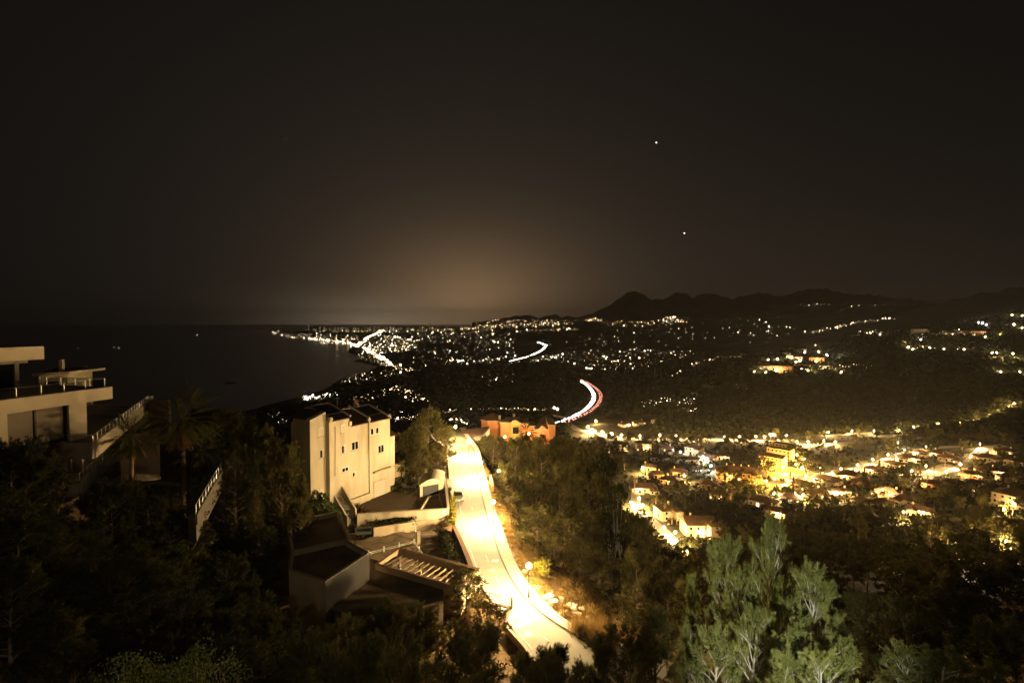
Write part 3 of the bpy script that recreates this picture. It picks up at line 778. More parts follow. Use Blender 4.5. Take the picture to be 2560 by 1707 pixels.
TNAME = {'pine': 'pine_tree', 'dim': 'pine_tree', 'silver': 'pine_tree', 'mid_pine': 'pine_tree', 'mid_pine2': 'pine_tree', 'mid_tree': 'tree', 'mid_tree2': 'tree', 'bush': 'bush', 'leafy_shrub': 'shrub', 'cypress': 'cypress_tree', 'eucalypt': 'eucalyptus_tree', 'palm': 'palm_tree', 'palm_b': 'palm_tree', 'mid_palm': 'palm_tree'}
def tree(kind, p, label, group=None, s=1.0, rz=None, sz=None, tilt=(0, 0), cat=None):
    nm = TNAME.get(kind) or TNAME[kind.split('_')[0]]
    cat = cat or {'pine_tree': 'pine', 'cypress_tree': 'cypress', 'palm_tree': 'palm', 'eucalyptus_tree': 'eucalyptus'}.get(nm, nm)
    o = thing(nm, (p[0], p[1], p[2] - 0.15), label, cat, group)
    o.rotation_euler = (tilt[0], tilt[1], rnd.uniform(0, 6.28) if rz is None else rz)
    o.scale = (s, s, s if sz is None else sz)
    for k, me in enumerate(TREES[kind]):
        linkmesh(PARTN[k], me, o)
    return o
# ---------------------------------------------------------------- street lamps
def street_lamp(base, label, group, h=4.0, em=None, r=0.27, detailed=True, post=None):
    t = thing('street_lamp', base, label, 'street lamp', group)
    b = Vector(base)
    if detailed:
        p = MB().lathe(b, [(0.17, 0), (0.17, 0.06), (0.13, 0.10), (0.12, 0.55), (0.085, 0.95), (0.11, 1.0), (0.11, 1.05), (0.055, 1.12), (0.045, h - r - 0.25), (0.09, h - r - 0.16), (0.11, h - r - 0.06)], 10)
        p.build('post', post or M_black_metal, t, smooth=True)
        MB().lathe(b, [(0.13, h - r - 0.06), (0.16, h - r), (0.13, h - r + 0.04)], 10).build('collar', M_black_metal, t)
        MB().ball(b + V(0, 0, h), r, 12, 8).build('globe', em or E_road, t, smooth=True)
    else:
        MB().lathe(b, [(0.12, 0), (0.06, 0.6), (0.05, h - r)], 5).build('post', M_black_metal, t)
        MB().ball(b + V(0, 0, h), r, 8, 6).build('globe', em or E_val, t)
    return t
LAMPS = [(1322, 1495, 'nearest', 'beside the dry grass bank'), (1233, 1315, 'second nearest', 'opposite the long white garden wall'), (1201, 1203, 'third nearest', 'beyond the parked car'), (1172, 1144, 'farthest', 'at the far bend by the pines')]
for px, py, w, where in LAMPS:
    b = G(px, py, RZ); b.z = zroad(b.x, b.y) + 0.0
    street_lamp(b, f'{w} tall globe street lamp on the steep street, {where}', 'street lamps along the near street')
street_lamp(V(-16.2, 146, zroad(-16, 146)), 'globe street lamp glowing just behind the farthest one at the bend', 'street lamps along the near street')
street_lamp(V(30, 33.5, CAMZ + RZ), 'globe street lamp hidden among the pines where the street turns right', 'street lamps along the near street', em=emat('dim_globe', WARM, 1800.0))
# floodlight below the viewpoint that lights the pines on the slope
fl_at = V(5.2, 3.0, CAMZ - 6.4)
fl = thing('floodlight', V(5.2, 3.0, CAMZ + hgt(5.2, 3.0)), 'white floodlight on a pole shining down on the pines of the slope', 'floodlight')
MB().tube([V(5.2, 3.0, CAMZ + hgt(5.2, 3.0)), fl_at + V(0, -0.25, -0.1)], [0.06, 0.05], 8).build('post', M_black_metal, fl)
MB().box(fl_at + V(0, -0.35, -0.2), 0.5, 0.2, 0.35).build('housing', M_black_metal, fl)
ld = bpy.data.lights.new('flood_beam', 'SPOT'); ld.energy = 70000.0; ld.color = (1.0, 0.96, 0.74); ld.spot_size = math.radians(29); ld.spot_blend = 0.8; ld.shadow_soft_size = 0.12
lo_ = bpy.data.objects.new('flood_beam', ld); col.objects.link(lo_); lo_.parent = fl
lo_.location = fl_at - fl.location
tgt = W(1915, 1500, 34)
lo_.rotation_euler = (tgt - fl_at).to_track_quat('-Z', 'Y').to_euler()

# globe lamp of the viewpoint's own terrace, below the picture edge; it faintly lights the nearest shrubs
tz0 = V(-3.0, 1.5, CAMZ + hgt(-3.0, 1.5))
tl = thing('terrace_lamp', tz0, 'warm globe lamp of the viewpoint terrace lighting the nearest shrubs', 'terrace lamp')
MB().tube([tz0, V(-3.0, 1.5, CAMZ - 4.7)], [.06, .045], 8).build('post', M_black_metal, tl)
MB().ball(V(-3.0, 1.5, CAMZ - 4.5), .2, 10, 8).build('globe', emat('terrace_globe', (1.0, .80, .52), 3300.0), tl, smooth=True)
# ---------------------------------------------------------------- trees near the camera: (kind, px, py of the crown top, depth, scale, label)
def near_tree(kind, px, pytop, Y, s, label, group=None, hbase=None, **k):
    """stands on the land at depth Y, its height chosen so that its top is seen at pytop"""
    hk = {'dim_a': 9.9, 'dim_b': 11, 'dim_c': 9.0, 'pine_a': 9.9, 'pine_b': 11, 'pine_c': 9.0, 'pine_d': 9.8, 'silver_a': 13, 'silver_b': 12, 'silver_c': 9.9, 'bush': 2.6, 'leafy_shrub': 9.0, 'cypress': 9, 'eucalypt': 12, 'palm': 14.2, 'palm_b': 12.6, 'mid_pine': 8.6, 'mid_pine2': 8.6, 'mid_tree': 8, 'mid_tree2': 7}[kind]
    top = W(px, pytop, Y); g = ground(top.x, top.y)
    H = max(1.5, top.z - g.z)
    return tree(kind, g, label, group, s=H / hk if kind.startswith('palm') else max(s * (.85 if kind.startswith('silver') else 1), (.56 if kind.startswith('silver') else .8) * H / hk), sz=H / hk, **k)
NT = [
 # west of the white house
 ('pine_a', 640, 1062, 78, 1.25, 'tall dark pine left of the white town house, crown against its shaded side'),
 ('pine_c', 700, 1105, 76, 1.05, 'dark pine pressed against the left wall of the white town house'),
 ('pine_d', 742, 1195, 72, 0.7, 'small dark pine in front of the foot of the white house stairs'),
 ('pine_b', 560, 1012, 98, 1.2, 'broad dark tree behind the palms, against the sea'),
 ('pine_a', 610, 1032, 104, 1.1, 'dark tree on the skyline right of the tallest palm'),
 ('pine_c', 520, 1020, 100, 1.0, 'dark tree on the skyline next to the tallest palm'),
 ('pine_b', 590, 1105, 70, 1.05, 'dark pine between the left pool terrace and the town house'),
 ('pine_d', 625, 1215, 66, 1.1, 'dark conical pine left of the flat-roofed house'),
 # east of the white house
 ('pine_b', 1072, 1008, 116, 1.25, 'large pine between the white town house and the street'),
 ('pine_a', 1030, 1065, 112, 1.0, 'pine close to the right wing of the white town house'),
 ('pine_c', 1112, 1060, 122, 1.0, 'pine leaning over the far end of the street'),
 ('pine_d', 1035, 1150, 98, 0.55, 'narrow dark conifer beside the shed of the town house'),
 ('pine_c', 1050, 1105, 110, 0.9, 'pine between the outbuilding and the shed'),
 ('pine_a', 1092, 1112, 114, 0.9, 'pine beside the white gate pier'),
 ('palm_b', 1004, 1152, 98, 0.7, 'small palm at the corner of the driveway'),
 # right of the street
 ('pine_b', 1232, 1082, 138, 1.15, 'pine below the orange villa at the far bend of the street'),
 ('pine_c', 1290, 1092, 132, 1.2, 'dense pine under the left end of the orange villa'),
 ('pine_a', 1352, 1085, 130, 1.3, 'dense pine under the middle of the orange villa'),
 ('pine_b', 1420, 1088, 130, 1.35, 'tall pine under the right end of the orange villa'),
 ('pine_a', 1485, 1105, 122, 1.3, 'dark pine on the edge of the slope below the motorway bridge'),
 ('pine_c', 1262, 1160, 108, 0.95, 'pine beside the third street lamp'),
 ('pine_a', 1330, 1170, 106, 1.15, 'dark pine in the middle of the grove right of the street'),
 ('pine_c', 1400, 1160, 108, 1.2, 'dark pine at the heart of the grove right of the street'),
 ('pine_b', 1465, 1165, 106, 1.2, 'dark pine at the right side of the grove'),
 ('eucalypt', 1532, 1138, 112, 1.15, 'tall thin-stemmed eucalyptus at the right edge of the grove'),
 ('eucalypt', 1560, 1215, 100, 0.9, 'eucalyptus beside the brightly lit lane'),
 ('pine_c', 1268, 1225, 94, 0.8, 'lamp-lit pine by the second street lamp'),
 ('pine_a', 1340, 1265, 88, 1.1, 'lamp-lit pine with a bare trunk by the street bank'),
 ('pine_b', 1410, 1280, 86, 1.1, 'lamp-lit pine at the centre of the street bank'),
 ('pine_c', 1475, 1275, 90, 1.1, 'half-lit pine at the back of the street bank'),
 ('pine_a', 1300, 1330, 80, 0.75, 'lamp-lit pine standing right on the bank above the pavement'),
 ('pine_c', 1385, 1335, 80, 0.9, 'lamp-lit rounded pine above the dry grass'),
 ('pine_a', 1450, 1345, 81, 0.9, 'lamp-lit pine at the right end of the dry grass bank'),
 ('pine_c', 1600, 1285, 96, 1.0, 'dark broad tree in front of the brightly lit lane'),
 ('pine_b', 1500, 1370, 84, 1.0, 'dark pine between the grass bank and the olive-green pine'),
 ('pine_c', 1592, 1372, 78, 0.95, 'olive-green rounded pine below the lit lane, left one of two'),
 ('pine_a', 1668, 1388, 78, 0.9, 'olive-green rounded pine below the lit lane, right one of two'),
 ('pine_b', 1590, 1450, 66, 0.8, 'dark pine in the hollow right of the dry grass'),
 ('pine_a', 1735, 1425, 64, 0.9, 'dark pine on the left edge of the floodlit pines'),
 # floodlit pines
 ('silver_a', 1925, 1272, 39, 1.0, 'tallest floodlit pine with pale limbs in the right foreground'),
 ('silver_b', 1840, 1335, 36, 0.85, 'floodlit feathery pine left of the tallest one'),
 ('silver_c', 1738, 1425, 41, 0.75, 'thin floodlit pine at the left end of the floodlit group'),
 ('silver_b', 2012, 1395, 31, 0.95, 'floodlit pine with forked white limbs, right of the tallest one'),
 ('silver_a', 1880, 1500, 28, 0.75, 'low floodlit pine at the bottom of the floodlit group'),
 ('silver_c', 2075, 1440, 33, 0.85, 'dim pine at the right edge of the floodlit group'),
 ('silver_a', 1985, 1540, 26, 0.7, 'floodlit pine nearest the camera at the bottom right'),
 ('silver_b', 2110, 1575, 27, 0.7, 'half-lit leaning pine at the bottom right of the floodlit group'),
 ('silver_c', 1712, 1500, 31, 0.8, 'dark pine with one lit edge left of the floodlit group'),
 ('silver_b', 1785, 1545, 27, 0.7, 'floodlit pine at the lower left of the floodlit group'),
 ('silver_a', 1868, 1418, 33, 0.8, 'floodlit pine in the middle of the floodlit group'),
 ('silver_c', 1935, 1600, 23, 0.8, 'small floodlit pine at the bottom edge, left one'),
 ('silver_b', 2050, 1625, 22, 0.7, 'small floodlit pine at the bottom edge, right one'),
 ('silver_a', 1965, 1440, 35, 0.8, 'floodlit pine behind the forked white limbs'),
 # bottom edge
 ('pine_d', 1640, 1510, 30, 1.0, 'dark pine at the bottom edge between the street and the floodlit pines'),
 ('pine_a', 1572, 1560, 28, 0.8, 'dark bushy pine at the bottom edge right of the dry grass'),
 ('pine_d', 1490, 1590, 26, 0.65, 'dark pine top at the bottom edge right of the street end'),
 ('pine_d', 1415, 1592, 24, 0.42, 'dark pine top standing against the bright end of the street, right one'),
 ('pine_d', 1358, 1602, 24, 0.36, 'dark pine top standing against the bright end of the street, middle one'),
 ('pine_d', 1305, 1622, 23, 0.36, 'dark pine top standing against the bright end of the street, left one'),
 ('pine_d', 1335, 1628, 22, 0.45, 'low dark pine top under the bright end of the street, second from left'),
 ('pine_d', 1390, 1622, 22, 0.45, 'low dark pine top under the bright end of the street, third from left'),
 ('pine_d', 1448, 1625, 23, 0.55, 'low dark pine top under the bright end of the street, rightmost'),
 ('pine_b', 1222, 1500, 50, 0.60, 'dark pine in front of the house-number railing'),
 ('pine_a', 1166, 1424, 58.5, 0.75, 'dark pine covering the right corner of the pergola'),
 ('pine_c', 1180, 1555, 28, 0.8, 'dark pine at the bottom centre below the railing'),
 ('pine_a', 1050, 1515, 36, 0.8, 'dark pine in front of the flat-roofed house wall'),
 ('pine_c', 960, 1522, 34, 0.8, 'dark pine in front of the pergola house, left one'),
 ('pine_b', 862, 1525, 33, 0.7, 'dark pine casting a shadow on the lower white wall'),
 ('pine_a', 1000, 1580, 26, 0.8, 'dark pine at the bottom edge under the pergola house'),
 ('pine_c', 880, 1600, 25, 0.8, 'dark pine at the bottom edge left of centre'),
 ('pine_b', 770, 1560, 30, 0.8, 'dark pine at the bottom edge by the lower white wall'),
 ('pine_b', 640, 1500, 38, 0.9, 'dark pine in the black garden left of the lower white wall'),
 ('pine_a', 560, 1380, 50, 0.95, 'dark pine in the black garden below the pool terrace'),
 ('pine_c', 470, 1290, 54, 1.0, 'dark pine under the pool terrace'),
 ('pine_b', 380, 1225, 50, 1.1, 'dark reddish pine in the middle of the left garden'),
 ('pine_a', 285, 1195, 47, 1.0, 'dark rounded tree under the lower villa stairs'),
 ('pine_c', 55, 1095, 42, 1.0, 'dark tree hiding the left foot of the modern villa'),
 ('pine_a', 20, 1120, 40, 1.2, 'dark tree at the left picture edge in front of the villa'),
 ('pine_b', 170, 1290, 40, 1.0, 'dark tree below the villa at the far left'),
 ('pine_c', 60, 1400, 34, 1.1, 'dark tree in the lower left corner, upper one'),
 ('pine_a', 330, 1400, 36, 1.0, 'dark tree in the lower left, above the leafy shrub'),
 ('pine_d', 195, 1530, 26, 0.9, 'dark slender pine at the lower left edge'),
 ('pine_b', 440, 1480, 32, 0.9, 'dark pine behind the leafy shrub at the lower left'),
 ('leafy_shrub', 515, 1600, 17, 0.75, 'leafy shrub catching light at the bottom left edge'),
 ('leafy_shrub', 250, 1660, 16, 0.7, 'dim leafy shrub at the lower left edge'),
 # right foreground mass
 ('pine_b', 2190, 1470, 40, 1.0, 'dark pine right of the floodlit group'),
 ('pine_a', 2280, 1500, 36, 1.0, 'dark pine at the lower right, second from the floodlit group'),
 ('silver_b', 2240, 1600, 27, 0.8, 'faintly lit pine at the bottom right edge'),
 ('pine_c', 2380, 1480, 40, 1.1, 'dark pine at the lower right, third from the floodlit group'),
 ('silver_a', 2360, 1610, 26, 0.9, 'faint feathery pine at the bottom right edge'),
 ('pine_b', 2480, 1500, 38, 1.1, 'dark pine near the right picture edge'),
 ('pine_a', 2550, 1560, 30, 1.1, 'dark pine in the lower right corner'),
 ('silver_c', 2460, 1620, 25, 0.9, 'faint pine in the lower right corner'),
]
for r in NT:
    kind, px, py, Y, s, lab = r[:6]
    if lab.startswith('dark') and (px < 700 or px > 2150) and kind in ('pine_a', 'pine_b', 'pine_c'): kind = 'dim_' + kind[-1]  # dark pines at both sides take the needles with shade in their colour
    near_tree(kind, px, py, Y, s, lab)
# palms of the villa garden
near_tree('palm', 455, 1000, 66, 1.15, 'tallest fan palm with a brown skirt in the villa garden')
near_tree('palm_b', 326, 1052, 57, 1.05, 'shorter fan palm in front of the villa terrace wall')
near_tree('palm_b', 500, 1085, 68, 0.8, 'small fan palm right of the tallest palm')
near_tree('palm', 1316, 1064, 152, 0.7, 'palm in front of the orange villa')
# bushes along the street and in the gardens
for px, py, Y, s, lab in ((1012, 1195, 97, 1.3, 'dark bush beside the driveway of the white town house'), (1040, 1240, 93, 1.0, 'dark climbing bush on the shed wall'), (1012, 1225, 95, 0.9, 'small bush at the corner of the driveway'),
                          (888, 1278, 84, .7, 'reddish dry bush at the foot of the white house stairs'),
                          (775, 1212, 84, 1.0, 'leafy bush at the left foot of the white town house'), (800, 1235, 82, .7, 'leafy bush beside the top of the garden stairs')):
    near_tree('bush', px, py, Y, s, lab)

# dense dark canopy of the left gardens and a pine belt under the orange villa
k = 0
while k < 46:
    Y = rnd.uniform(26, 74); px = rnd.uniform(-60, 640); x = (px - 1280) / FPX * Y
    g = ground(x, Y); H = rnd.uniform(5.5, 8.5); py_top = 810 + (CAMZ - g.z - H) / Y * FPX
    if py_top < 1215 - 60 * (px < 0) or (150 < px < 420 and Y > 46 and py_top < 1260) or (440 < px < 640 and Y > 46 and py_top < 1330): continue
    k += 1
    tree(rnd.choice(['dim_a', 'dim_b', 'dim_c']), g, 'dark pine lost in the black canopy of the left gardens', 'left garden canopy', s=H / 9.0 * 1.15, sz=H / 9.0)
for i, (px, py, Y) in enumerate(((1212, 1090, 150), (1245, 1092, 156), (1278, 1096, 158), (1305, 1090, 155), (1335, 1096, 156), (1362, 1102, 152), (1388, 1096, 154), (1408, 1090, 160), (1225, 1105, 144), (1318, 1108, 146), (1372, 1110, 145))):
    near_tree(('pine_c', 'pine_a', 'pine_b')[i % 3], px, py, Y, 1.0, f'{nth(i)} pine of the dark belt hiding the foot of the orange villa', 'pines under the orange villa')
# ---------------------------------------------------------------- white town house (facade turned to the street)
def zrel(z): return CAMZ + z
hb_u = V(0.5, 0.866, 0).normalized(); hb_n = V(0.866, -0.5, 0).normalized()
hb_p = V(-25.5, 92.0, 0)
HB = thing('town_house', V(-27, 90, zrel(-33.6)), 'tall white rendered town house with tiled roof sections and lit facade above the street', 'house')
def FB(px, py, w=0.0): return onplane(px, py, hb_p - hb_n * w, hb_n)
def sB(p): return (p - hb_p).dot(hb_u)
def PB(s, w, z):
    q = hb_p + hb_u * s - hb_n * w
    return V(q.x, q.y, z)
GZ = zrel(-33.6)
# sections: (px left, px right, set-back, eave pixel left/right)
sA0, sA1 = sB(FB(776, 1160, 0.9)), sB(FB(815, 1150, 0.9))
sB0, sB1 = sB(FB(824, 1150)), sB(FB(874.5, 1150))
sC1 = sB(FB(921.5, 1150)); sD1 = sB(FB(973, 1150)); sE1 = sB(FB(987, 1170, 2.0))
zB = FB(850, 1046).z; zC = FB(898, 1058).z; zD = FB(948, 1048, -0.25).z
zA = FB(781, 1049, 0.9).z
def sbox(name, s0, s1, w0, w1, z0, z1, m, parent, smooth=False):
    return MB().prism([PB(s0, w0, 0)[:2], PB(s1, w0, 0)[:2], PB(s1, w1, 0)[:2], PB(s0, w1, 0)[:2]], z0, z1).build(name, m, parent)
DEEP = 5.8
wallm = M_white
w_main = sbox('wall', sB0, sB1, 0, DEEP, GZ, zB, wallm, HB)
sbox('wall', sB1, sC1, 0.003, DEEP, GZ, zC, wallm, HB)
sbox('wall', sC1, sD1, -0.25, DEEP, GZ, zD, wallm, HB)
zE = FB(980, 1086, 2.0).z
sbox('wall', sD1, sE1, 2.0, DEEP, GZ, zE, wallm, HB)
# left block with a sloping gable parapet
mb = MB(); q0, q1 = PB(sA0, 0.9, 0), PB(sB0 + 0.05, 0.9, 0); r0, r1 = PB(sA0, 5.0, 0), PB(sB0 + 0.05, 5.0, 0)
zA1 = zA + (FB(815, 1029, 0.9).z - FB(781, 1049, 0.9).z)
mb.hexa([(q0.x, q0.y, GZ), (q1.x, q1.y, GZ), (r1.x, r1.y, GZ), (r0.x, r0.y, GZ)], [(q0.x, q0.y, zA), (q1.x, q1.y, zA1), (r1.x, r1.y, zA1), (r0.x, r0.y, zA)])
mb.build('wall', wallm, HB)
# side wing behind the left block (shaded), with its own tiled roof
sbox('wall', sA0 + 0.6, sA1, 5.02, 6.4, GZ, zA - 0.9, wallm, HB)
def tiled(name, s0, s1, w0, w1, z0, z1, parent, over=0.35, pitch=0.26):
    """pan-tile slope: corrugated sheet from the eave (w0, z0) up to the ridge (w1, z1)"""
    mb = MB(); n = max(2, int((s1 - s0) / pitch)) * 4
    vs = []; fs = []
    for i in range(n + 1):
        s = s0 + (s1 - s0) * i / n; bump = 0.055 * math.cos(i / 4 * 2 * math.pi)
        for w, z in ((w0 - over, z0 - over * (z1 - z0) / (w1 - w0)), (w1, z1)):
            p = PB(s, w, z + 0.10 + bump); vs.append(p)
    for i in range(n): fs.append((2 * i, 2 * i + 2, 2 * i + 3, 2 * i + 1))
    nv = len(vs)
    mb.add(vs, fs)
    a, b, c, d = PB(s0, w0 - over, z0 - over * (z1 - z0) / (w1 - w0)), PB(s1, w0 - over, z0 - over * (z1 - z0) / (w1 - w0)), PB(s1, w1, z1), PB(s0, w1, z1)
    up = V(0, 0, 0.06); dn = V(0, 0, -0.10)
    mb.hexa([a + dn, b + dn, c + dn, d + dn], [a + up * 0.3, b + up * 0.3, c + up * 0.3, d + up * 0.3])
    return mb.build(name, M_tile, parent)
RD = 5.0; RH = 1.75
rfB = tiled('roof', sB0 + 0.35, sB1 - 0.1, 0, RD, zB, zB + RH, HB)
rfC = tiled('roof', sB1 + 0.15, sC1 - 0.1, 0, RD, zC, zC + RH, HB)
rfD = tiled('roof', sC1 + 0.2, sD1 - 0.25, -0.25, RD, zD, zD + RH, HB)
rfE = tiled('roof', sD1 + 0.02, sE1 + 0.1, 2.0, DEEP, zE, zE + 1.6, HB)
def trim(s, z0, w0, w1, z1, parent, wd=0.28):
    return MB().bar(PB(s, w0 - 0.3, z0 + 0.16), PB(s, w1, z1 + 0.16), wd, 0.34).build('verge', M_stone, parent)
trim(sB0 + 0.2, zB, 0, RD, zB + RH, rfB); trim(sB1 - 0.02, zB, 0, RD, zB + RH, rfB)
trim(sC1 + 0.06, zC + 0.5, 0, RD, zC + RH + 0.5, rfC); trim(sD1 - 0.15, zD, -0.25, RD, zD + RH, rfD)
for (s0, s1, z, par) in ((sB0, sB1, zB + RH, rfB), (sB1, sC1, zC + RH, rfC), (sC1, sD1, zD + RH, rfD)):
    MB().bar(PB(s0 + 0.2, RD + 0.1, z + 0.16), PB(s1 - 0.1, RD + 0.1, z + 0.16), 0.34, 0.34).build('ridge', M_stone, par)
    # rear wall carries the ridge
    sbox('wall', s0 + 0.05, s1 - 0.05, RD, DEEP + 0.4, GZ, z, wallm, HB)
for (s0, s1, z, wf, par) in ((sB0 + 0.6, sB1 - 0.3, zB, 0.0, rfB), (sC1 + 0.6, sD1 - 0.5, zD, -0.25, rfD)):
    k = RH / RD
    w0, w1 = 1.4, RD - 0.4
    a, b, c, d = PB(s0, w0, z + k * w0 + 0.22), PB(s1, w0, z + k * w0 + 0.22), PB(s1, w1, z + k * w1 + 0.22), PB(s0, w1, z + k * w1 + 0.22)
    for j in range(4):
        f0, f1 = j / 4 + 0.008, (j + 1) / 4 - 0.008
        MB().hexa([a.lerp(b, f0), a.lerp(b, f1), d.lerp(c, f1), d.lerp(c, f0)], [x + V(0, 0, 0.06) for x in (a.lerp(b, f0), a.lerp(b, f1), d.lerp(c, f1), d.lerp(c, f0))]).build('solar_panel', M_panel, par)
    MB().bar(a + V(0, 0, 0.03) - (d - a).normalized() * 0.06, b + V(0, 0, 0.03) - (d - a).normalized() * 0.06, 0.07, 0.1).build('panel_rail', M_metal, par)
for s, z in ((sB0 + 0.25, zB), (sB1 + 0.05, zC + 0.2), (sC1 + 0.1, zD), (sD1 - 0.1, zD)):
    MB().box(PB(s, 0.0, z - 0.25), 0.55, 0.5, 0.75, math.atan2(hb_u.y, hb_u.x)).build('corner_block', M_white, HB)
# roof of the shaded side wing
q = [PB(sA0 - 0.35, 1.3, zA + .02), PB(sA1 - 0.1, 1.3, zA1 + .02), PB(sA1 - 0.1, 5.6, zA1 + .02), PB(sA0 - 0.35, 5.6, zA + .02)]
MB().hexa(q, [p + V(0, 0, 0.16) for p in q]).build('roof', M_tile, HB)
# chimney
cb = PB(sC1 + 2.0, RD + 0.2, zD + RH - 0.3)
ch = MB().box(cb, 0.85, 0.85, 1.2, 0.6).build('chimney', M_cream, rfD)
MB().box(cb + V(0, 0, 1.2), 0.55, 0.55, 0.35, 0.6).build('chimney_vent', M_brick, rfD)
MB().box(cb + V(0, 0, 1.55), 1.0, 1.0, 0.14, 0.6).box(cb + V(0, 0, 1.69), 0.6, 0.6, 0.18, 0.6).build('chimney_cap', M_brick, rfD)
# windows: pixel rectangles (left, top, right, bottom) on the facade, kind
def windowB(x0, y0, x1, y1, kind, w=0.0):
    a = FB(x0, (y0 + y1) / 2, w); b = FB(x1, (y0 + y1) / 2, w)
    t_ = FB((x0 + x1) / 2, y0, w); d_ = FB((x0 + x1) / 2, y1, w)
    s0, s1, z0, z1 = sB(a), sB(b), d_.z, t_.z
    wn_ = thing('window', PB((s0 + s1) / 2, w, z0) - ORG[HB.name], None, None); wn_.parent = HB
    ORG[wn_.name] = ORG[HB.name] + Vector(wn_.location)
    def fr(n_, a0, a1, zz0, zz1, out, m, dep=0.08):
        return sbox(n_, a0, a1, w - out, w - out + dep, zz0, zz1, m, wn_)
    if kind == 'arch':
        mb = MB(); c = (s0 + s1) / 2; r = (s1 - s0) / 2
        for nm, rr, o, m in (('frame', r, 0.05, M_white_metal), ('pane', r * 0.72, 0.075, M_glass)):
            prof = [(c - rr, z0 + (r - rr)), (c + rr, z0 + (r - rr))] + [(c + rr * math.cos(t), z1 - r + rr * math.sin(t)) for t in np.linspace(0, math.pi, 9)]
            vs = [PB(s, w - o, z) for s, z in prof] + [PB(s, w + 0.05, z) for s, z in prof]; n = len(prof)
            MB().add(vs, [tuple(range(n)), tuple(range(2 * n - 1, n - 1, -1))] + [(i, n + i, n + (i + 1) % n, (i + 1) % n) for i in range(n)]).build(nm, m, wn_)
        return
    t = 0.09
    fr('frame', s0, s1, z1 - t, z1, 0.05, M_white_metal); fr('frame', s0, s1, z0, z0 + t, 0.05, M_white_metal)
    fr('frame', s0, s0 + t, z0 + t, z1 - t, 0.05, M_white_metal); fr('frame', s1 - t, s1, z0 + t, z1 - t, 0.05, M_white_metal)
    sbox('sill', s0 - 0.08, s1 + 0.08, w - 0.16, w + 0.02, z0 - 0.09, z0 - 0.003, M_stone, wn_)
    if kind == 'shut':
        fr('shutter', s0 + t, s1 - t, z0 + t, z1 - t, 0.03, M_shut)
    elif kind == 'half':
        m_ = s0 + (s1 - s0) * 0.55
        fr('pane', s0 + t, m_, z0 + t, z1 - t, 0.02, M_glass); fr('shutter', m_, s1 - t, z0 + t, z1 - t, 0.06, M_shut)
    else:
        m_ = (s0 + s1) / 2
        fr('pane', s0 + t, m_ - 0.04, z0 + t, z1 - t, 0.02, M_glass); fr('pane', m_ + 0.04, s1 - t, z0 + t, z1 - t, 0.02, M_glass)
        fr('mullion', m_ - 0.04, m_ + 0.04, z0 + t, z1 - t, 0.05, M_white_metal)
K = 310 / 2209
for x0, y0, x1, y1, kind, w in ((680, 495, 775, 645, 'shut', 0.9), (705, 880, 785, 1030, 'half', 0.9), (1085, 435, 1158, 578, 'shut', 0), (1090, 805, 1168, 950, 'half', 0),
                                (1272, 735, 1395, 885, 'two', 0), (1100, 1195, 1218, 1275, 'two', 0), (1288, 1278, 1355, 1360, 'half', 0), (1742, 795, 1850, 935, 'two', -0.25),
                                (1608, 495, 1668, 622, 'arch', -0.25), (1698, 475, 1758, 600, 'arch', -0.25)):
    windowB(700 + x0 * K, 1000 + y0 * K, 700 + x1 * K, 1000 + y1 * K, kind, w)
# downpipe, ledge, garage door with its surround
a, b = FB(838, 1066, -0.06), FB(838, 1190, -0.06)
MB().tube([a, b], [0.045, 0.045], 6).build('downpipe', M_stone, HB)
DZ = zrel(-31.6)
sbox('ledge', sB(FB(932, 1178, -0.25)), sD1 - 0.1, -0.75, -0.255, FB(950, 1177, -0.25).z, FB(950, 1177, -0.25).z + 0.28, M_stone, HB)
g0, g1 = sB(FB(936, 1215, -0.25)), sB(FB(964, 1205, -0.25))
gd = sbox('garage_door', g0, g1, -0.31, -0.252, DZ, DZ + 2.6, M_shut, HB)
for k in range(1, 6): sbox('door_rib', g0, g1, -0.33, -0.312, DZ + 2.6 * k / 6 - 0.02, DZ + 2.6 * k / 6 + 0.02, M_stone, gd)
for s_ in (g0 - 0.22, g1): sbox('door_jamb', s_, s_ + 0.22, -0.36, -0.253, DZ, DZ + 2.75, M_white, HB)
sbox('door_lintel', g0 - 0.22, g1 + 0.22, -0.36, -0.253, DZ + 2.752, DZ + 3.0, M_white, HB)
sbox('plinth', sB0 + 2.2, sC1 - 0.1, -0.5, -0.003, GZ, zrel(-30.3), M_white, HB)
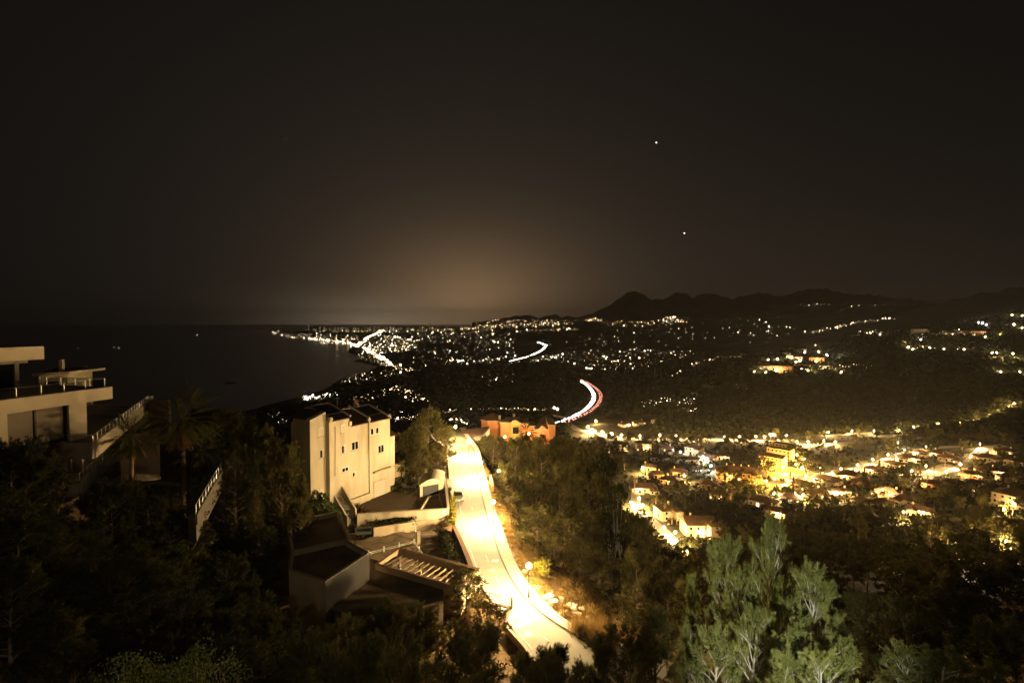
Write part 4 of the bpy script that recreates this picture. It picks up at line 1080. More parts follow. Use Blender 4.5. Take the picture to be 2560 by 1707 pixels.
# ---------------------------------------------------------------- driveway, garden wall, stairs
def plate(name, pxs, z, th, m, kind=None, parent=None):
    pts = [tuple(G(px, py, z)[:2]) for px, py in pxs]
    o = MB().prism(pts, zrel(z) - th, zrel(z)).build(name, m, parent)
    if kind: o['kind'] = kind
    return o
dw = plate('driveway', [(893, 1277), (1124, 1268), (1118, 1195), (1000, 1190), (940, 1206), (868, 1232)], -31.6, 2.2, M_drive, 'structure')
def wall_run(name, pts, z0, z1, th, m, parent=None, cap=None, label=None, cat=None):
    """a wall along a line of (x, y); z1 may be a list"""
    par = parent
    if label: par = thing(name, V(pts[0][0], pts[0][1], z0), label, cat or 'wall')
    zz = z1 if isinstance(z1, (list, tuple)) else [z1] * len(pts)
    for i in range(len(pts) - 1):
        a, b = Vector((*pts[i][:2], 0)), Vector((*pts[i + 1][:2], 0)); d = (b - a).normalized(); nn = V(-d.y, d.x, 0) * th / 2
        q = [a - nn, b - nn, b + nn, a + nn]
        zt = [zz[i], zz[i + 1], zz[i + 1], zz[i]]
        MB().hexa([(p.x, p.y, z0) for p in q], [(p.x, p.y, z) for p, z in zip(q, zt)]).build('panel' if label else name, m, par)
        if cap:
            nn2 = nn * 1.35; q = [a - nn2, b - nn2, b + nn2, a + nn2]
            MB().hexa([(p.x, p.y, z + 0.003) for p, z in zip(q, zt)], [(p.x, p.y, z + 0.09) for p, z in zip(q, zt)]).build('coping', cap, par)
    return par
wa, wb = G(893, 1284, -30.6), G(1121, 1271, -30.9)
wall_run('garden_wall', [wa[:2], wb[:2]], zrel(-34.6), [wa.z, wb.z], 0.3, M_white, cap=M_stone, label='long lit white retaining wall in front of the town house driveway', cat='wall')
# the wall's return along the street
wc = G(1112, 1196, -30.6); wd = G(1105, 1172, -30.4)
wall_run('street_wall', [(wb.x - 0.05, wb.y + 0.32), wc[:2], wd[:2]], zrel(-34.0), zrel(-30.75), 0.28, M_cream, cap=M_stone, label='brown-shaded garden wall of the town house along the street', cat='wall')
gp_ = thing('gate_pier', V(wc.x + 0.9, wc.y, zrel(RZ)), 'white gate pier with a small light by the street', 'gate pier')
MB().box(V(wc.x + 0.9, wc.y, zrel(RZ)), 0.9, 0.6, 2.1, 0.2).build('pier', M_white, gp_)
MB().box(V(wc.x + 0.9, wc.y, zrel(RZ) + 2.103), 1.1, 0.8, 0.12, 0.2).build('coping', M_stone, gp_)
# carport / shed with a rounded white roof at the street side
sh = thing('garden_shed', G(1065, 1245, -31.6), 'small shed with rounded white roof between the driveway and the street', 'shed')
P = lambda px, py, z: G(px, py, z)
sw = [P(1050, 1243, -31.6), P(1108, 1232, -31.6), P(1110, 1208, -31.6), P(1058, 1218, -31.6)]
MB().prism([p[:2] for p in sw], zrel(-31.6), zrel(-29.4)).build('wall', M_cream, sh)
mb = MB(); a, b, c, d = [V(p.x, p.y, zrel(-29.395)) for p in sw]
vs = []; fs = []
for i in range(9):
    f = i / 8; e = 0.9 * math.sin(math.pi * f)
    vs += [a.lerp(b, -0.04 + 1.08 * f) + V(0, -0.3, e), d.lerp(c, -0.04 + 1.08 * f) + V(0, 0.3, e)]
for i in range(8): fs.append((2 * i, 2 * i + 2, 2 * i + 3, 2 * i + 1))
nv = len(vs); fs.append(tuple(range(0, nv, 2))); fs.append(tuple(range(nv - 1, 0, -2)))
mb.add(vs, fs).build('roof', M_white, sh)
ao, bo = a.lerp(b, .12), a.lerp(b, .8)
MB().hexa([ao + V(.0, -.06, -2.1), bo + V(0, -.06, -2.1), bo + V(0, .1, -2.1), ao + V(0, .1, -2.1)], [ao + V(.0, -.06, -.3), bo + V(0, -.06, -.3), bo + V(0, .1, -.3), ao + V(0, .1, -.3)]).build('opening', M_black_metal, sh)
# raised planter kerb on the driveway
pk = [P(1052, 1272, -31.3), P(1072, 1240, -31.3), P(1098, 1236, -31.3), P(1106, 1268, -31.3)]
wall_run('planter_kerb', [p[:2] for p in pk], zrel(-31.7), zrel(-31.25), 0.25, M_cream, label='low curved planter kerb on the town house driveway', cat='planter')
# white stairs at the left of the driveway
st = thing('garden_stairs', G(890, 1285, -33.5), 'outdoor stairs between white walls left of the town house driveway', 'stairs')
s_top, s_bot = G(846, 1200, -26.7) + V(0, 0, -1.25), G(890, 1272, -30.4) + V(0, 0, -1.25)
dr = Vector((s_bot.x - s_top.x, s_bot.y - s_top.y, 0)); L = dr.length; dr.normalize(); pr = V(-dr.y, dr.x, 0)
if pr.x > 0: pr = -pr
NS = 18
for k in range(NS):
    f = k / NS; c = V(s_top.x, s_top.y, 0) + dr * L * (f + 0.5 / NS) + pr * 0.75
    zt = s_top.z + (s_bot.z - s_top.z) * (f + 1 / NS)
    MB().box(V(c.x, c.y, zrel(-35)), L / NS, 1.35, zt - zrel(-35), math.atan2(dr.y, dr.x)).build('step', M_conc, st)
for off, hh in ((0.0, 1.25), (1.55, 0.35)):
    a = V(s_top.x, s_top.y, 0) + pr * off; b = V(s_bot.x, s_bot.y, 0) + pr * off; a2 = a - dr * 1.8
    for (p0_, p1_, zz0, zz1) in ((a2, a, s_top.z, s_top.z), (a, b, s_top.z, s_bot.z)):
        nn = pr * 0.13
        MB().hexa([(p.x, p.y, zrel(-35.2)) for p in (p0_ - nn, p1_ - nn, p1_ + nn, p0_ + nn)], [(p0_.x - nn.x, p0_.y - nn.y, zz0 + hh), (p1_.x - nn.x, p1_.y - nn.y, zz1 + hh), (p1_.x + nn.x, p1_.y + nn.y, zz1 + hh), (p0_.x + nn.x, p0_.y + nn.y, zz0 + hh)]).build('side_wall', M_white, st)
# tiled outbuilding right of the house
ob = thing('outbuilding', G(1002, 1175, -32.5), 'small tiled outbuilding behind the right corner of the town house', 'outbuilding')
q = [G(986, 1185, -31.8), G(1012, 1180, -31.8), G(1010, 1160, -31.8), G(986, 1165, -31.8)]
MB().prism([p[:2] for p in q], zrel(-33.5), zrel(-29.6)).build('wall', M_cream, ob)
q = [V(p.x, p.y, zrel(-29.59)) for p in q]
MB().hexa([q[0] + V(-.3, -.3, 0), q[1] + V(.3, -.3, -.5), q[2] + V(.3, .3, .3), q[3] + V(-.3, .3, .8)], [q[0] + V(-.3, -.3, .16), q[1] + V(.3, -.3, -.34), q[2] + V(.3, .3, .46), q[3] + V(-.3, .3, .96)]).build('roof', M_tile, ob)

# ---------------------------------------------------------------- flat-roofed house with pergola
HC = thing('flat_roofed_house', V(-20, 63, zrel(-34.8)), 'dark flat-roofed modern house with pergola patio beside the street', 'house')
def flat_block(pxs, z, base, par_h, name='wall', wallm=M_white, roofm=M_gravel, th=0.32):
    pts = [G(px, py, z) for px, py in pxs]
    c = sum((p for p in pts), V(0, 0, 0)) / len(pts)
    p2 = [tuple(p[:2]) for p in pts]
    MB().prism(p2, zrel(base), zrel(z) - par_h).build(name, wallm, HC)
    n = len(pts)
    a = sum(p2[i][0] * p2[(i + 1) % n][1] - p2[(i + 1) % n][0] * p2[i][1] for i in range(n))
    if a < 0: p2 = p2[::-1]
    ins = []
    for i in range(n):
        p, q, r = np.array(p2[i - 1]), np.array(p2[i]), np.array(p2[(i + 1) % n])
        d1 = (q - p) / np.linalg.norm(q - p); d2 = (r - q) / np.linalg.norm(r - q)
        n1 = np.array([-d1[1], d1[0]]); n2 = np.array([-d2[1], d2[0]])
        b = (n1 + n2); b = b / (b @ n1)
        ins.append(q + b * th)
    rf = MB().prism([tuple(x) for x in ins], zrel(z) - par_h, zrel(z) - par_h + 0.05).build('roof', roofm, HC)
    for i in range(n):
        j = (i + 1) % n
        A, B, C, D = p2[i], p2[j], ins[j], ins[i]
        MB().hexa([(*A, zrel(z) - par_h), (*B, zrel(z) - par_h), (*C, zrel(z) - par_h), (*D, zrel(z) - par_h)], [(*A, zrel(z)), (*B, zrel(z)), (*C, zrel(z)), (*D, zrel(z))]).build('parapet', wallm, HC)
        ma = np.array
        o = lambda X: tuple(ma(X) + (ma(X) - ma(c[:2])) / np.linalg.norm(ma(X) - ma(c[:2])) * 0.05)
        i_ = lambda X: tuple(ma(X) - (ma(X) - ma(c[:2])) / np.linalg.norm(ma(X) - ma(c[:2])) * 0.03)
        MB().hexa([(*o(A), zrel(z) + .003), (*o(B), zrel(z) + .003), (*i_(C), zrel(z) + .003), (*i_(D), zrel(z) + .003)], [(*o(A), zrel(z) + .06), (*o(B), zrel(z) + .06), (*i_(C), zrel(z) + .06), (*i_(D), zrel(z) + .06)]).build('coping', M_stone, HC)
    return pts
flat_block([(722, 1425), (813, 1454), (923, 1382), (863, 1349), (728, 1378)], -28.0, -35.5, 0.55)
flat_block([(716, 1302), (843, 1278), (884, 1354), (866, 1349), (729, 1379)], -29.2, -35.5, 0.7)
# added dark panel: shade on the upper block's right side, put into its colour, and rough patches of repair on its front
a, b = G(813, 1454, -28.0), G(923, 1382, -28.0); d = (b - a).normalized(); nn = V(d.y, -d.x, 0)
M_side_shade = mat('side_shade', (0.042, 0.038, 0.035), (0.030, 0.027, 0.025), 0.9, 0.7)
MB().prism([(a + d * .02 + nn * .004)[:2], (b - d * .02 + nn * .004)[:2], (b - d * .02 + nn * .03)[:2], (a + d * .02 + nn * .03)[:2]], zrel(-35.4), zrel(-28.02)).build('side_shade_panel', M_side_shade, HC)
# low front roof between the two
lf = [(813, 1492), (926, 1404), (942, 1410), (1108, 1466), (1108, 1560), (860, 1560)]
plate('lower_roof', lf, -31.4, 0.3, M_gravel, None, HC)
MB().prism([G(px, py, -31.4)[:2] for px, py in [(818, 1494), (926, 1412), (1100, 1470), (1096, 1552), (866, 1552)]], zrel(-35.5), zrel(-31.7)).build('wall', M_white, HC)
# pergola: open parapet frame on posts over a terracotta patio
PG = thing('pergola', V(-11, 66, zrel(-33.8)), 'pergola with white walls and wooden slats over a terracotta patio', 'pergola')
pz = -30.6
pc = [G(1199, 1421, pz), G(996, 1369, pz), G(939, 1409, pz)]; pc.append(pc[2] + (pc[0] - pc[1]))
names = pc
e1 = (pc[0] - pc[1]).normalized(); e2 = (pc[2] - pc[1]).normalized()
def pgbox(name, a, b, inward, th, z0, z1, m, par=PG):
    q = [a, b, b + inward * th, a + inward * th]
    return MB().prism([p[:2] for p in q], z0, z1).build(name, m, par)
zt = zrel(pz)
pgbox('fascia', pc[1], pc[0], e2, 0.3, zt - 1.0, zt, M_cream); pgbox('fascia', pc[1] + e2 * 0.302, pc[2], e1, 0.3, zt - 1.0, zt, M_cream)
pgbox('fascia', pc[2] + e1 * 0.302, pc[3], -e2, 0.3, zt - 0.55, zt - 0.003, M_cream); pgbox('fascia', pc[0] + e2 * 0.302, pc[3] - e2 * 0.302, -e1, 0.3, zt - 1.0, zt - 0.003, M_cream)
pgbox('coping', pc[1] - e2 * 0.06, pc[0] - e2 * 0.06 + e1 * 0.06, e2, 0.26, zt + 0.003, zt + 0.07, M_brick); pgbox('coping', pc[2] + e2 * 0.1, pc[3] + e2 * 0.1, -e2, 0.3, zt + 0.002, zt + 0.07, M_brick)
pgbox('coping', pc[1] + e2 * 0.27, pc[2] - e2 * 0.27, e1, 0.3, zt + 0.003, zt + 0.07, M_brick); pgbox('coping', pc[0] + e2 * 0.27 + e1 * 0.06, pc[3] - e2 * 0.27 + e1 * 0.06, -e1, 0.34, zt + 0.003, zt + 0.07, M_brick)
LN = (pc[0] - pc[1]).length; WD = (pc[2] - pc[1]).length
ns = 13
for k in range(ns):
    a = pc[1] + e1 * (LN * (k + 1) / (ns + 1)) + e2 * 0.32; b = a + e2 * (WD - 0.66)
    MB().bar(V(a.x, a.y, zt - 0.78), V(b.x, b.y, zt - 0.42), 0.11, 0.24).build('slat', M_wood, PG)
FLZ = -33.75
fl_ = MB().prism([(pc[1] + e1 * .2)[:2], (pc[0] - e1 * .2)[:2], (pc[3] - e1 * .2)[:2], (pc[2] + e1 * .2)[:2]], zrel(-34.6), zrel(FLZ)).build('patio_floor', M_terra, PG)
pgbox('end_wall', pc[0], pc[3], -e1, 0.28, zrel(-34.8), zt - 1.003, M_white)
pgbox('back_wall', pc[2] + e1 * 0.3, pc[3] - e1 * 0.3, -e2, 0.25, zrel(-34.8), zt - 0.553, M_white)
for f in (0.03, 0.30, 0.62, 0.95):
    c = pc[1] + e1 * LN * f + e2 * 0.35
    MB().box(V(c.x, c.y, zrel(FLZ)), 0.32, 0.32, zt - 1.0 - zrel(FLZ), math.atan2(e1.y, e1.x)).build('post', M_white, PG)
# patio furniture
ct = pc[1] + e1 * LN * 0.55 + e2 * WD * 0.5; fz = zrel(FLZ)
def chair(c, rz, label):
    t = thing('patio_chair', V(c.x, c.y, fz), label, 'chair')
    R_ = lambda x, y, z: V(c.x + x * math.cos(rz) - y * math.sin(rz), c.y + x * math.sin(rz) + y * math.cos(rz), fz + z)
    MB().box(R_(0, 0, 0.42), 0.5, 0.5, 0.05, rz).build('seat', M_white_metal, t)
    MB().hexa([R_(-.25, .22, .47), R_(.25, .22, .47), R_(.25, .26, .47), R_(-.25, .26, .47)], [R_(-.25, .34, .95), R_(.25, .34, .95), R_(.25, .38, .95), R_(-.25, .38, .95)]).build('backrest', M_white_metal, t)
    for x in (-.21, .21):
        for y in (-.21, .21): MB().box(R_(x, y, 0), 0.05, 0.05, 0.42, rz).build('leg', M_white_metal, t)
chair(pc[1] + e1 * LN * 0.70 + e2 * 2.0, 0.7, 'white patio chair under the pergola slats')
chair(pc[1] + e1 * LN * 0.74 + e2 * 3.2, 2.4, 'second white patio chair under the pergola, nearer the wall')
bb = thing('barbecue', pc[1] + e1 * LN * 0.40 + e2 * 1.8, 'dark round barbecue under the pergola', 'barbecue'); bo_ = pc[1] + e1 * LN * 0.40 + e2 * 1.8; bo_.z = fz; bb.location = bo_; ORG[bb.name] = bo_.copy()
MB().ball(bo_ + V(0, 0, 0.85), 0.42, 12, 8).build('kettle', M_black_metal, bb, smooth=True)
for k in range(3): MB().bar(bo_ + V(.35 * math.cos(k * 2.1), .35 * math.sin(k * 2.1), 0), bo_ + V(.15 * math.cos(k * 2.1), .15 * math.sin(k * 2.1), .6), 0.04).build('leg', M_black_metal, bb)
tb = thing('patio_table', ct + V(0, 0, 0), 'patio table under the pergola', 'table'); ct.z = fz; tb.location = ct; ORG[tb.name] = ct.copy()
MB().box(ct + V(0, 0, 0.7), 1.6, 0.9, 0.05, math.atan2(e1.y, e1.x)).build('table_top', M_wood, tb)
for x, y in ((-.7, -.35), (.7, -.35), (.7, .35), (-.7, .35)): MB().box(ct + e1 * x + e2 * y, 0.06, 0.06, 0.7).build('leg', M_wood, tb)
# paved car patio: separate slabs with joints
PZ = -33.35
pp = thing('paved_patio', G(1060, 1390, PZ), 'patio of large stone slabs between the flat-roofed house and the street wall', 'patio')
base_q = [G(884, 1352, PZ), G(902, 1348, PZ), G(1036, 1328, PZ), G(1150, 1322, PZ), G(1172, 1432, PZ), G(1010, 1452, PZ)]
MB().prism([p[:2] for p in base_q], zrel(-35), zrel(PZ) - 0.06).build('bed', M_drive, pp)
ux = e1; uy = V(-e1.y, e1.x, 0)
o_ = G(1010, 1410, PZ)
def inpoly(x, y, poly):
    c_ = False; n_ = len(poly)
    for i in range(n_):
        a_, b_ = poly[i], poly[i - 1]
        if (a_[1] > y) != (b_[1] > y) and x < (b_[0] - a_[0]) * (y - a_[1]) / (b_[1] - a_[1]) + a_[0]: c_ = not c_
    return c_
poly = [p[:2] for p in base_q]
slab_me = MB().box((0, 0, -0.055), 2.34, 1.54, 0.055).mesh('slab', M_slabp)
for i in range(-10, 12):
    for j in range(-8, 14):
        c = o_ + ux * (i * 2.4) + uy * (j * 1.6)
        if inpoly(c.x, c.y, poly):
            s_ = linkmesh('slab', slab_me, pp, V(c.x, c.y, zrel(PZ) + rnd.uniform(-.006, .006)) - pp.location); s_.rotation_euler = (0, 0, math.atan2(ux.y, ux.x))
# cream wall behind the patio, brick wall along the street with a white inner strip and hedge
a, b, c = G(934, 1318, -31.9), G(1036, 1303, -32.2), G(1125, 1298, -32.4)
wall_run('patio_wall', [a[:2], b[:2], c[:2]], zrel(-35), [a.z, b.z, c.z], 0.28, M_cream, cap=None, label='cream wall behind the stone-slab patio, below the long white wall', cat='wall')
sw_px = [(1134, 1312), (1150, 1345), (1168, 1388), (1180, 1420)]
sw = [G(px, py, -31.9) for px, py in sw_px]
wall_run('brick_wall', [p[:2] for p in sw], zrel(-35), zrel(-31.9), 0.62, M_brick, label='brown brick wall between the slab patio and the street', cat='wall')
wall_run('wall_footing', [(p.x - 0.75, p.y - .1) for p in sw], zrel(-35), zrel(-32.7), 0.4, M_white, label='white strip along the inner foot of the brown brick wall', cat='wall')
wall_run('planter_box', [G(1096, 1316, -33)[:2], G(1132, 1330, -33)[:2]], zrel(-34.2), zrel(-32.9), 0.8, M_brick, label='dark brick planter at the upper corner of the slab patio', cat='planter')
hd = thing('hedge', V(sw[1].x - 2.2, sw[1].y, zrel(PZ)), 'dark clipped hedge along the inside of the brown brick wall', 'hedge')
rs = np.random.RandomState(5); pts = []
for k in range(2600):
    f = rs.uniform(0, 2.999); i = int(f); q = sw[i].lerp(sw[i + 1], f - i)
    pts.append((q.x - 1.9 + rs.normal(0, .42), q.y - 0.3 + rs.normal(0, .3), zrel(PZ) + rs.uniform(0, 1.3)))
v_, f_ = needles(np.array(pts) - np.array(hd.location), np.tile([0, 0, .3], (len(pts), 1)), 1, 0.4, 0.22, 1.0, rs)
linkmesh('foliage', fastmesh('foliage', v_, f_, M_leafd), hd)
# hedge on the street side of the long white wall
for px, py, lab in ((1130, 1264, 'yellow-green bush between the white wall and the parked car'), (1131, 1288, 'yellow-green bush below the parked car at the wall corner'), (1130, 1308, 'yellow-green bush at the top of the brown brick wall')):
    g = G(px, py, RZ); rs = np.random.RandomState(px + py)
    t = thing('street_bush', g, lab, 'bush')
    pts = rs.normal(0, 1, (420, 3)) * np.array([.28, .75, .4]) + np.array([0, 0, .75]); pts[:, 2] = np.maximum(pts[:, 2], 0.05)
    v_, f_ = needles(pts, np.tile([0, 0, .5], (len(pts), 1)), 2, 0.3, 0.14, 0.9, rs); linkmesh('foliage', fastmesh('foliage', v_, f_, M_hedge), t)
    mbs = MB()
    for k in range(3): mbs.bar(g, g + V(rnd.uniform(-.3, .3), rnd.uniform(-.5, .5), .8), 0.04)
    mbs.build('stem', M_bark, t)
# white patio railing with post lamp
rl = thing('patio_railing', G(925, 1385, -33.2), 'white tubular railing between the slab patio and the pergola', 'railing')
r0, r1, r2 = G(921, 1381, -32.9), G(1035, 1352, -32.9), G(1062, 1390, -32.9)
for z_, m_ in ((0, 'rail'), (-0.22, 'rail'), (-0.5, 'rail'), (-0.95, 'rail')):
    MB().tube([r0 + V(0, 0, z_), r1 + V(0, 0, z_)], [0.035] * 2, 6).build(m_, M_white_metal, rl)
    MB().tube([r1 + V(.1, -.1, z_), r2 + V(0, 0, z_)], [0.035] * 2, 6).build(m_, M_white_metal, rl)
for f in (0.0, 0.33, 0.66, 1.0):
    q = r0.lerp(r1, f); MB().box(V(q.x, q.y, zrel(PZ)), 0.22 if f in (.33,) else 0.12, 0.2, r0.z + 0.35 - zrel(PZ)).build('post', M_white_metal, rl)
for f in (0.5, 1.0):
    q = r1.lerp(r2, f); MB().box(V(q.x, q.y, zrel(PZ)), 0.13, 0.13, r0.z + 0.3 - zrel(PZ)).build('post', M_white_metal, rl)
q = r1 + V(0.35, 0.1, 0); pl = thing('lamp_post', V(q.x, q.y, zrel(PZ)), 'white unlit double-globe lamp post at the patio corner', 'lamp post')
MB().box(V(q.x + .3, q.y, zrel(PZ)), 0.5, 0.5, 1.9, .4).build('pier', M_white, pl)
MB().tube([V(q.x - .1, q.y, zrel(PZ)), V(q.x - .1, q.y, zrel(PZ) + 3.3)], [.06, .045], 8).build('post', M_white_metal, pl)
MB().bar(V(q.x - .45, q.y, zrel(PZ) + 2.85), V(q.x + .25, q.y, zrel(PZ) + 2.85), .05).build('cross_arm', M_white_metal, pl)
for dx in (-.45, .25): MB().ball(V(q.x + dx, q.y, zrel(PZ) + 3.0), .17, 10, 6).build('globe', M_white_metal, pl, smooth=True)
# two-wheeled box trailer
tz = zrel(PZ); tc = G(908, 1345, PZ); tr = thing('box_trailer', tc, 'dark two-wheeled box trailer with a frame parked on the slab patio', 'trailer')
ta = 0.12; tx = V(math.cos(ta), math.sin(ta), 0); ty = V(-math.sin(ta), math.cos(ta), 0)
tcc = tc + ty * 0.9
for nm, x0, x1, y0, y1, z0, z1 in (('floor', -1.25, 1.25, -.65, .65, .5, .56), ('side_panel', -1.25, 1.25, -.68, -.652, .5, 1.0), ('side_panel', -1.25, 1.25, .652, .68, .5, 1.0), ('end_panel', -1.28, -1.252, -.65, .65, .5, 1.0), ('end_panel', 1.252, 1.28, -.65, .65, .5, 1.0)):
    q = [tcc + tx * x + ty * y for x, y in ((x0, y0), (x1, y0), (x1, y1), (x0, y1))]
    MB().prism([p[:2] for p in q], tz + z0, tz + z1).build(nm, mat('trailer_steel', (0.11, 0.125, 0.135), (0.085, 0.095, 0.10), 0.45, 2.0, metallic=0.4), tr)
for x in (-1.2, 1.2):
    for y in (-.63, .63):
        c = tcc + tx * x + ty * y; MB().box(V(c.x, c.y, tz + 1.0), .05, .05, .62, ta).build('frame_post', M_metal, tr)
for y in (-.63, .63):
    MB().bar(tcc + tx * -1.2 + ty * y + V(0, 0, 1.62), tcc + tx * 1.2 + ty * y + V(0, 0, 1.62), .05).build('frame_rail', M_metal, tr)
MB().bar(tcc + tx * -1.28 + V(0, 0, .5), tcc + tx * -2.3 + V(0, 0, .45), .08).build('drawbar', M_metal, tr)
for y in (-.78, .78):
    c = tcc + ty * y + V(0, 0, .3)
    w_ = MB().tube([c - ty * .09, c + ty * .09], [.3, .3], 14).build('wheel', M_rubber, tr); MB().tube([c - ty * .1, c + ty * .1], [.16, .16], 10).build('rim', M_metal, w_)
# terrace railing with the house number at the street
rn = thing('street_railing', G(1205, 1490, -32.2), 'iron railing with house number 190 at the lower street corner', 'railing')
n0, n1, n2 = G(1197, 1476, -31.7), G(1277, 1492, -31.7), G(1262, 1528, -31.7)
for z_ in (0, -.35, -.7, -1.1): MB().bar(n0 + V(0, 0, z_), n1 + V(0, 0, z_), .05).build('rail', M_black_metal, rn)
for z_ in (0, -.7): MB().bar(n1 + V(0, 0, z_), n2 + V(0, 0, z_), .05).build('rail', M_black_metal, rn)
MB().bar(n1 + V(0, 0, -.05), n2 + V(0, 0, -1.2), .05).build('brace', M_black_metal, rn)
for f in (0, .34, .67): 
    q = n0.lerp(n1, f); MB().box(q + V(0, 0, -1.3), .06, .06, 1.3).build('post', M_black_metal, rn)
MB().box(n1 + V(.12, 0, -1.35), .22, .3, 1.45).build('end_post', M_cream, rn)
# digits 1 0 0 built from bars on the upper rail
dv = (n1 - n0).normalized()
def stroke(a, b): MB().bar(a, b, .04).build('digit_stroke', M_black_metal, rn)
for k, dg in enumerate('190'):
    o = n0.lerp(n1, .44) + dv * (.36 * k) + V(0, 0, -.33)
    if dg == '1': stroke(o + dv * .1, o + dv * .1 + V(0, 0, .3))
    elif dg == '9':
        for p_, q_ in ((V(0, 0, .15), V(0, 0, .3)), (dv * .2, dv * .2 + V(0, 0, .3)), (V(0, 0, .3), dv * .2 + V(0, 0, .3)), (V(0, 0, .15), dv * .2 + V(0, 0, .15)), (V(0, 0, 0), dv * .2)): stroke(o + p_, o + q_)
    else:
        for p_, q_ in ((V(0, 0, 0), V(0, 0, .3)), (dv * .2, dv * .2 + V(0, 0, .3)), (V(0, 0, .3), dv * .2 + V(0, 0, .3)), (V(0, 0, 0), dv * .2)): stroke(o + p_, o + q_)
wall_run('terrace_wall', [n0[:2], n1[:2], (n2.x, n2.y)], zrel(-35), zrel(-33.0) + 0.1, 0.3, M_brick, label='low brick terrace edge under the numbered railing', cat='wall')
wl = [G(1266, 1560, -32.3), G(1312, 1612, -32.3), G(1345, 1660, -32.3)]
wall_run('roadside_wall', [p[:2] for p in wl], zrel(-36), zrel(-32.4), 0.3, M_white, label='white wall along the lower end of the street', cat='wall')

# ---------------------------------------------------------------- parked car
def car_parts(t, base, rz, paint):
    c, s_ = math.cos(rz), math.sin(rz)
    def T(x, y, z): return V(base.x + x * c - y * s_, base.y + x * s_ + y * c, base.z + z)
    # lofted body: y along the car (front = -y), sections (y, half width low, half width high, z low, z high)
    sec = [(-2.0, .62, .60, .38, .62), (-1.9, .78, .76, .25, .74), (-1.3, .85, .82, .20, .88), (-.8, .86, .83, .20, .95), (.2, .86, .84, .20, .97), (1.2, .86, .83, .20, .99), (1.75, .83, .80, .24, .98), (1.95, .74, .72, .34, .92)]
    mb = MB(); vs = []; fs = []
    for y, wl_, wh, z0, z1 in sec:
        vs += [T(-wl_ * .92, y, z0), T(wl_ * .92, y, z0), T(wl_, y, z0 + .25), T(wh, y, z1 - .06), T(wh * .9, y, z1), T(-wh * .9, y, z1), T(-wh, y, z1 - .06), T(-wl_, y, z0 + .25)]
    for i in range(len(sec) - 1):
        for k in range(8): fs.append((8 * i + k, 8 * i + (k + 1) % 8, 8 * i + 8 + (k + 1) % 8, 8 * i + 8 + k))
    fs += [tuple(range(7, -1, -1)), tuple(range(8 * len(sec) - 8, 8 * len(sec)))]
    mb.add(vs, fs).build('body', paint, t, smooth=False)
    # cabin
    cs = [(-.85, .74, .94), (-.25, .62, 1.40), (.2, .62, 1.47), (.95, .61, 1.44), (1.45, .66, 1.2), (1.72, .72, .97)]
    roof = MB(); vs = []; fs = []
    for y, w, z in cs[1:4]: vs += [T(-w, y, z), T(w, y, z)]
    for i in range(2): fs.append((2 * i, 2 * i + 1, 2 * i + 3, 2 * i + 2))
    roof.add(vs, fs); roof.add([v_ - V(0, 0, .05) for v_ in vs], [f[::-1] for f in fs]); roof.build('roof', paint, t)
    def quad(nm, pts, m): MB().add([T(*p) for p in pts], [(0, 1, 2, 3)]).build(nm, m, t)
    quad('windscreen', [(-.74, -.85, .95), (.74, -.85, .95), (.61, -.26, 1.39), (-.61, -.26, 1.39)], M_glass)
    quad('rear_window', [(-.61, .96, 1.43), (.61, .96, 1.43), (.72, 1.72, .97), (-.72, 1.72, .97)], M_glass)
    for sg in (-1, 1):
        quad('side_window', [(sg * .78, -.75, .97), (sg * .76, 1.5, .99), (sg * .61, .95, 1.43), (sg * .62, -.25, 1.4)], M_glass)
        quad('headlight', [(sg * .78, -1.92, .60), (sg * .45, -2.01, .56), (sg * .45, -1.96, .70), (sg * .76, -1.86, .74)], M_white_metal)
        mi = T(sg * .95, -.6, .98); MB().box(mi, .16, .1, .12, rz).build('wing_mirror', paint, t)
        for y in (-1.25, 1.25):
            a, b = T(sg * .72, y, .31), T(sg * .88, y, .31)
            w_ = MB().tube([a, b], [.31, .31], 14).build('wheel', M_rubber, t); MB().tube([a.lerp(b, .3), a.lerp(b, 1.04)], [.19, .17], 10).build('rim', M_metal, w_)
    quad('grille', [(-.4, -2.012, .45), (.4, -2.012, .45), (.42, -2.0, .60), (-.42, -2.0, .60)], M_black_metal)
    quad('number_plate', [(-.26, -2.02, .36), (.26, -2.02, .36), (.26, -2.018, .47), (-.26, -2.018, .47)], M_white_metal)
M_car = mat('car_paint', (0.22, 0.20, 0.18), None, 0.3, metallic=0.15, spec=0.6)
cb_ = G(1146, 1247, RZ); rd = Vector((G(1144, 1265, RZ) - G(1135, 1216, RZ)).to_tuple()); 
pcar = thing('parked_car', cb_, 'dark hatchback parked nose towards the camera at the left kerb of the street', 'car')
car_parts(pcar, cb_, math.atan2(-rd.x, rd.y) + math.pi * 0 if rd.y > 0 else math.atan2(rd.x, -rd.y), M_car)

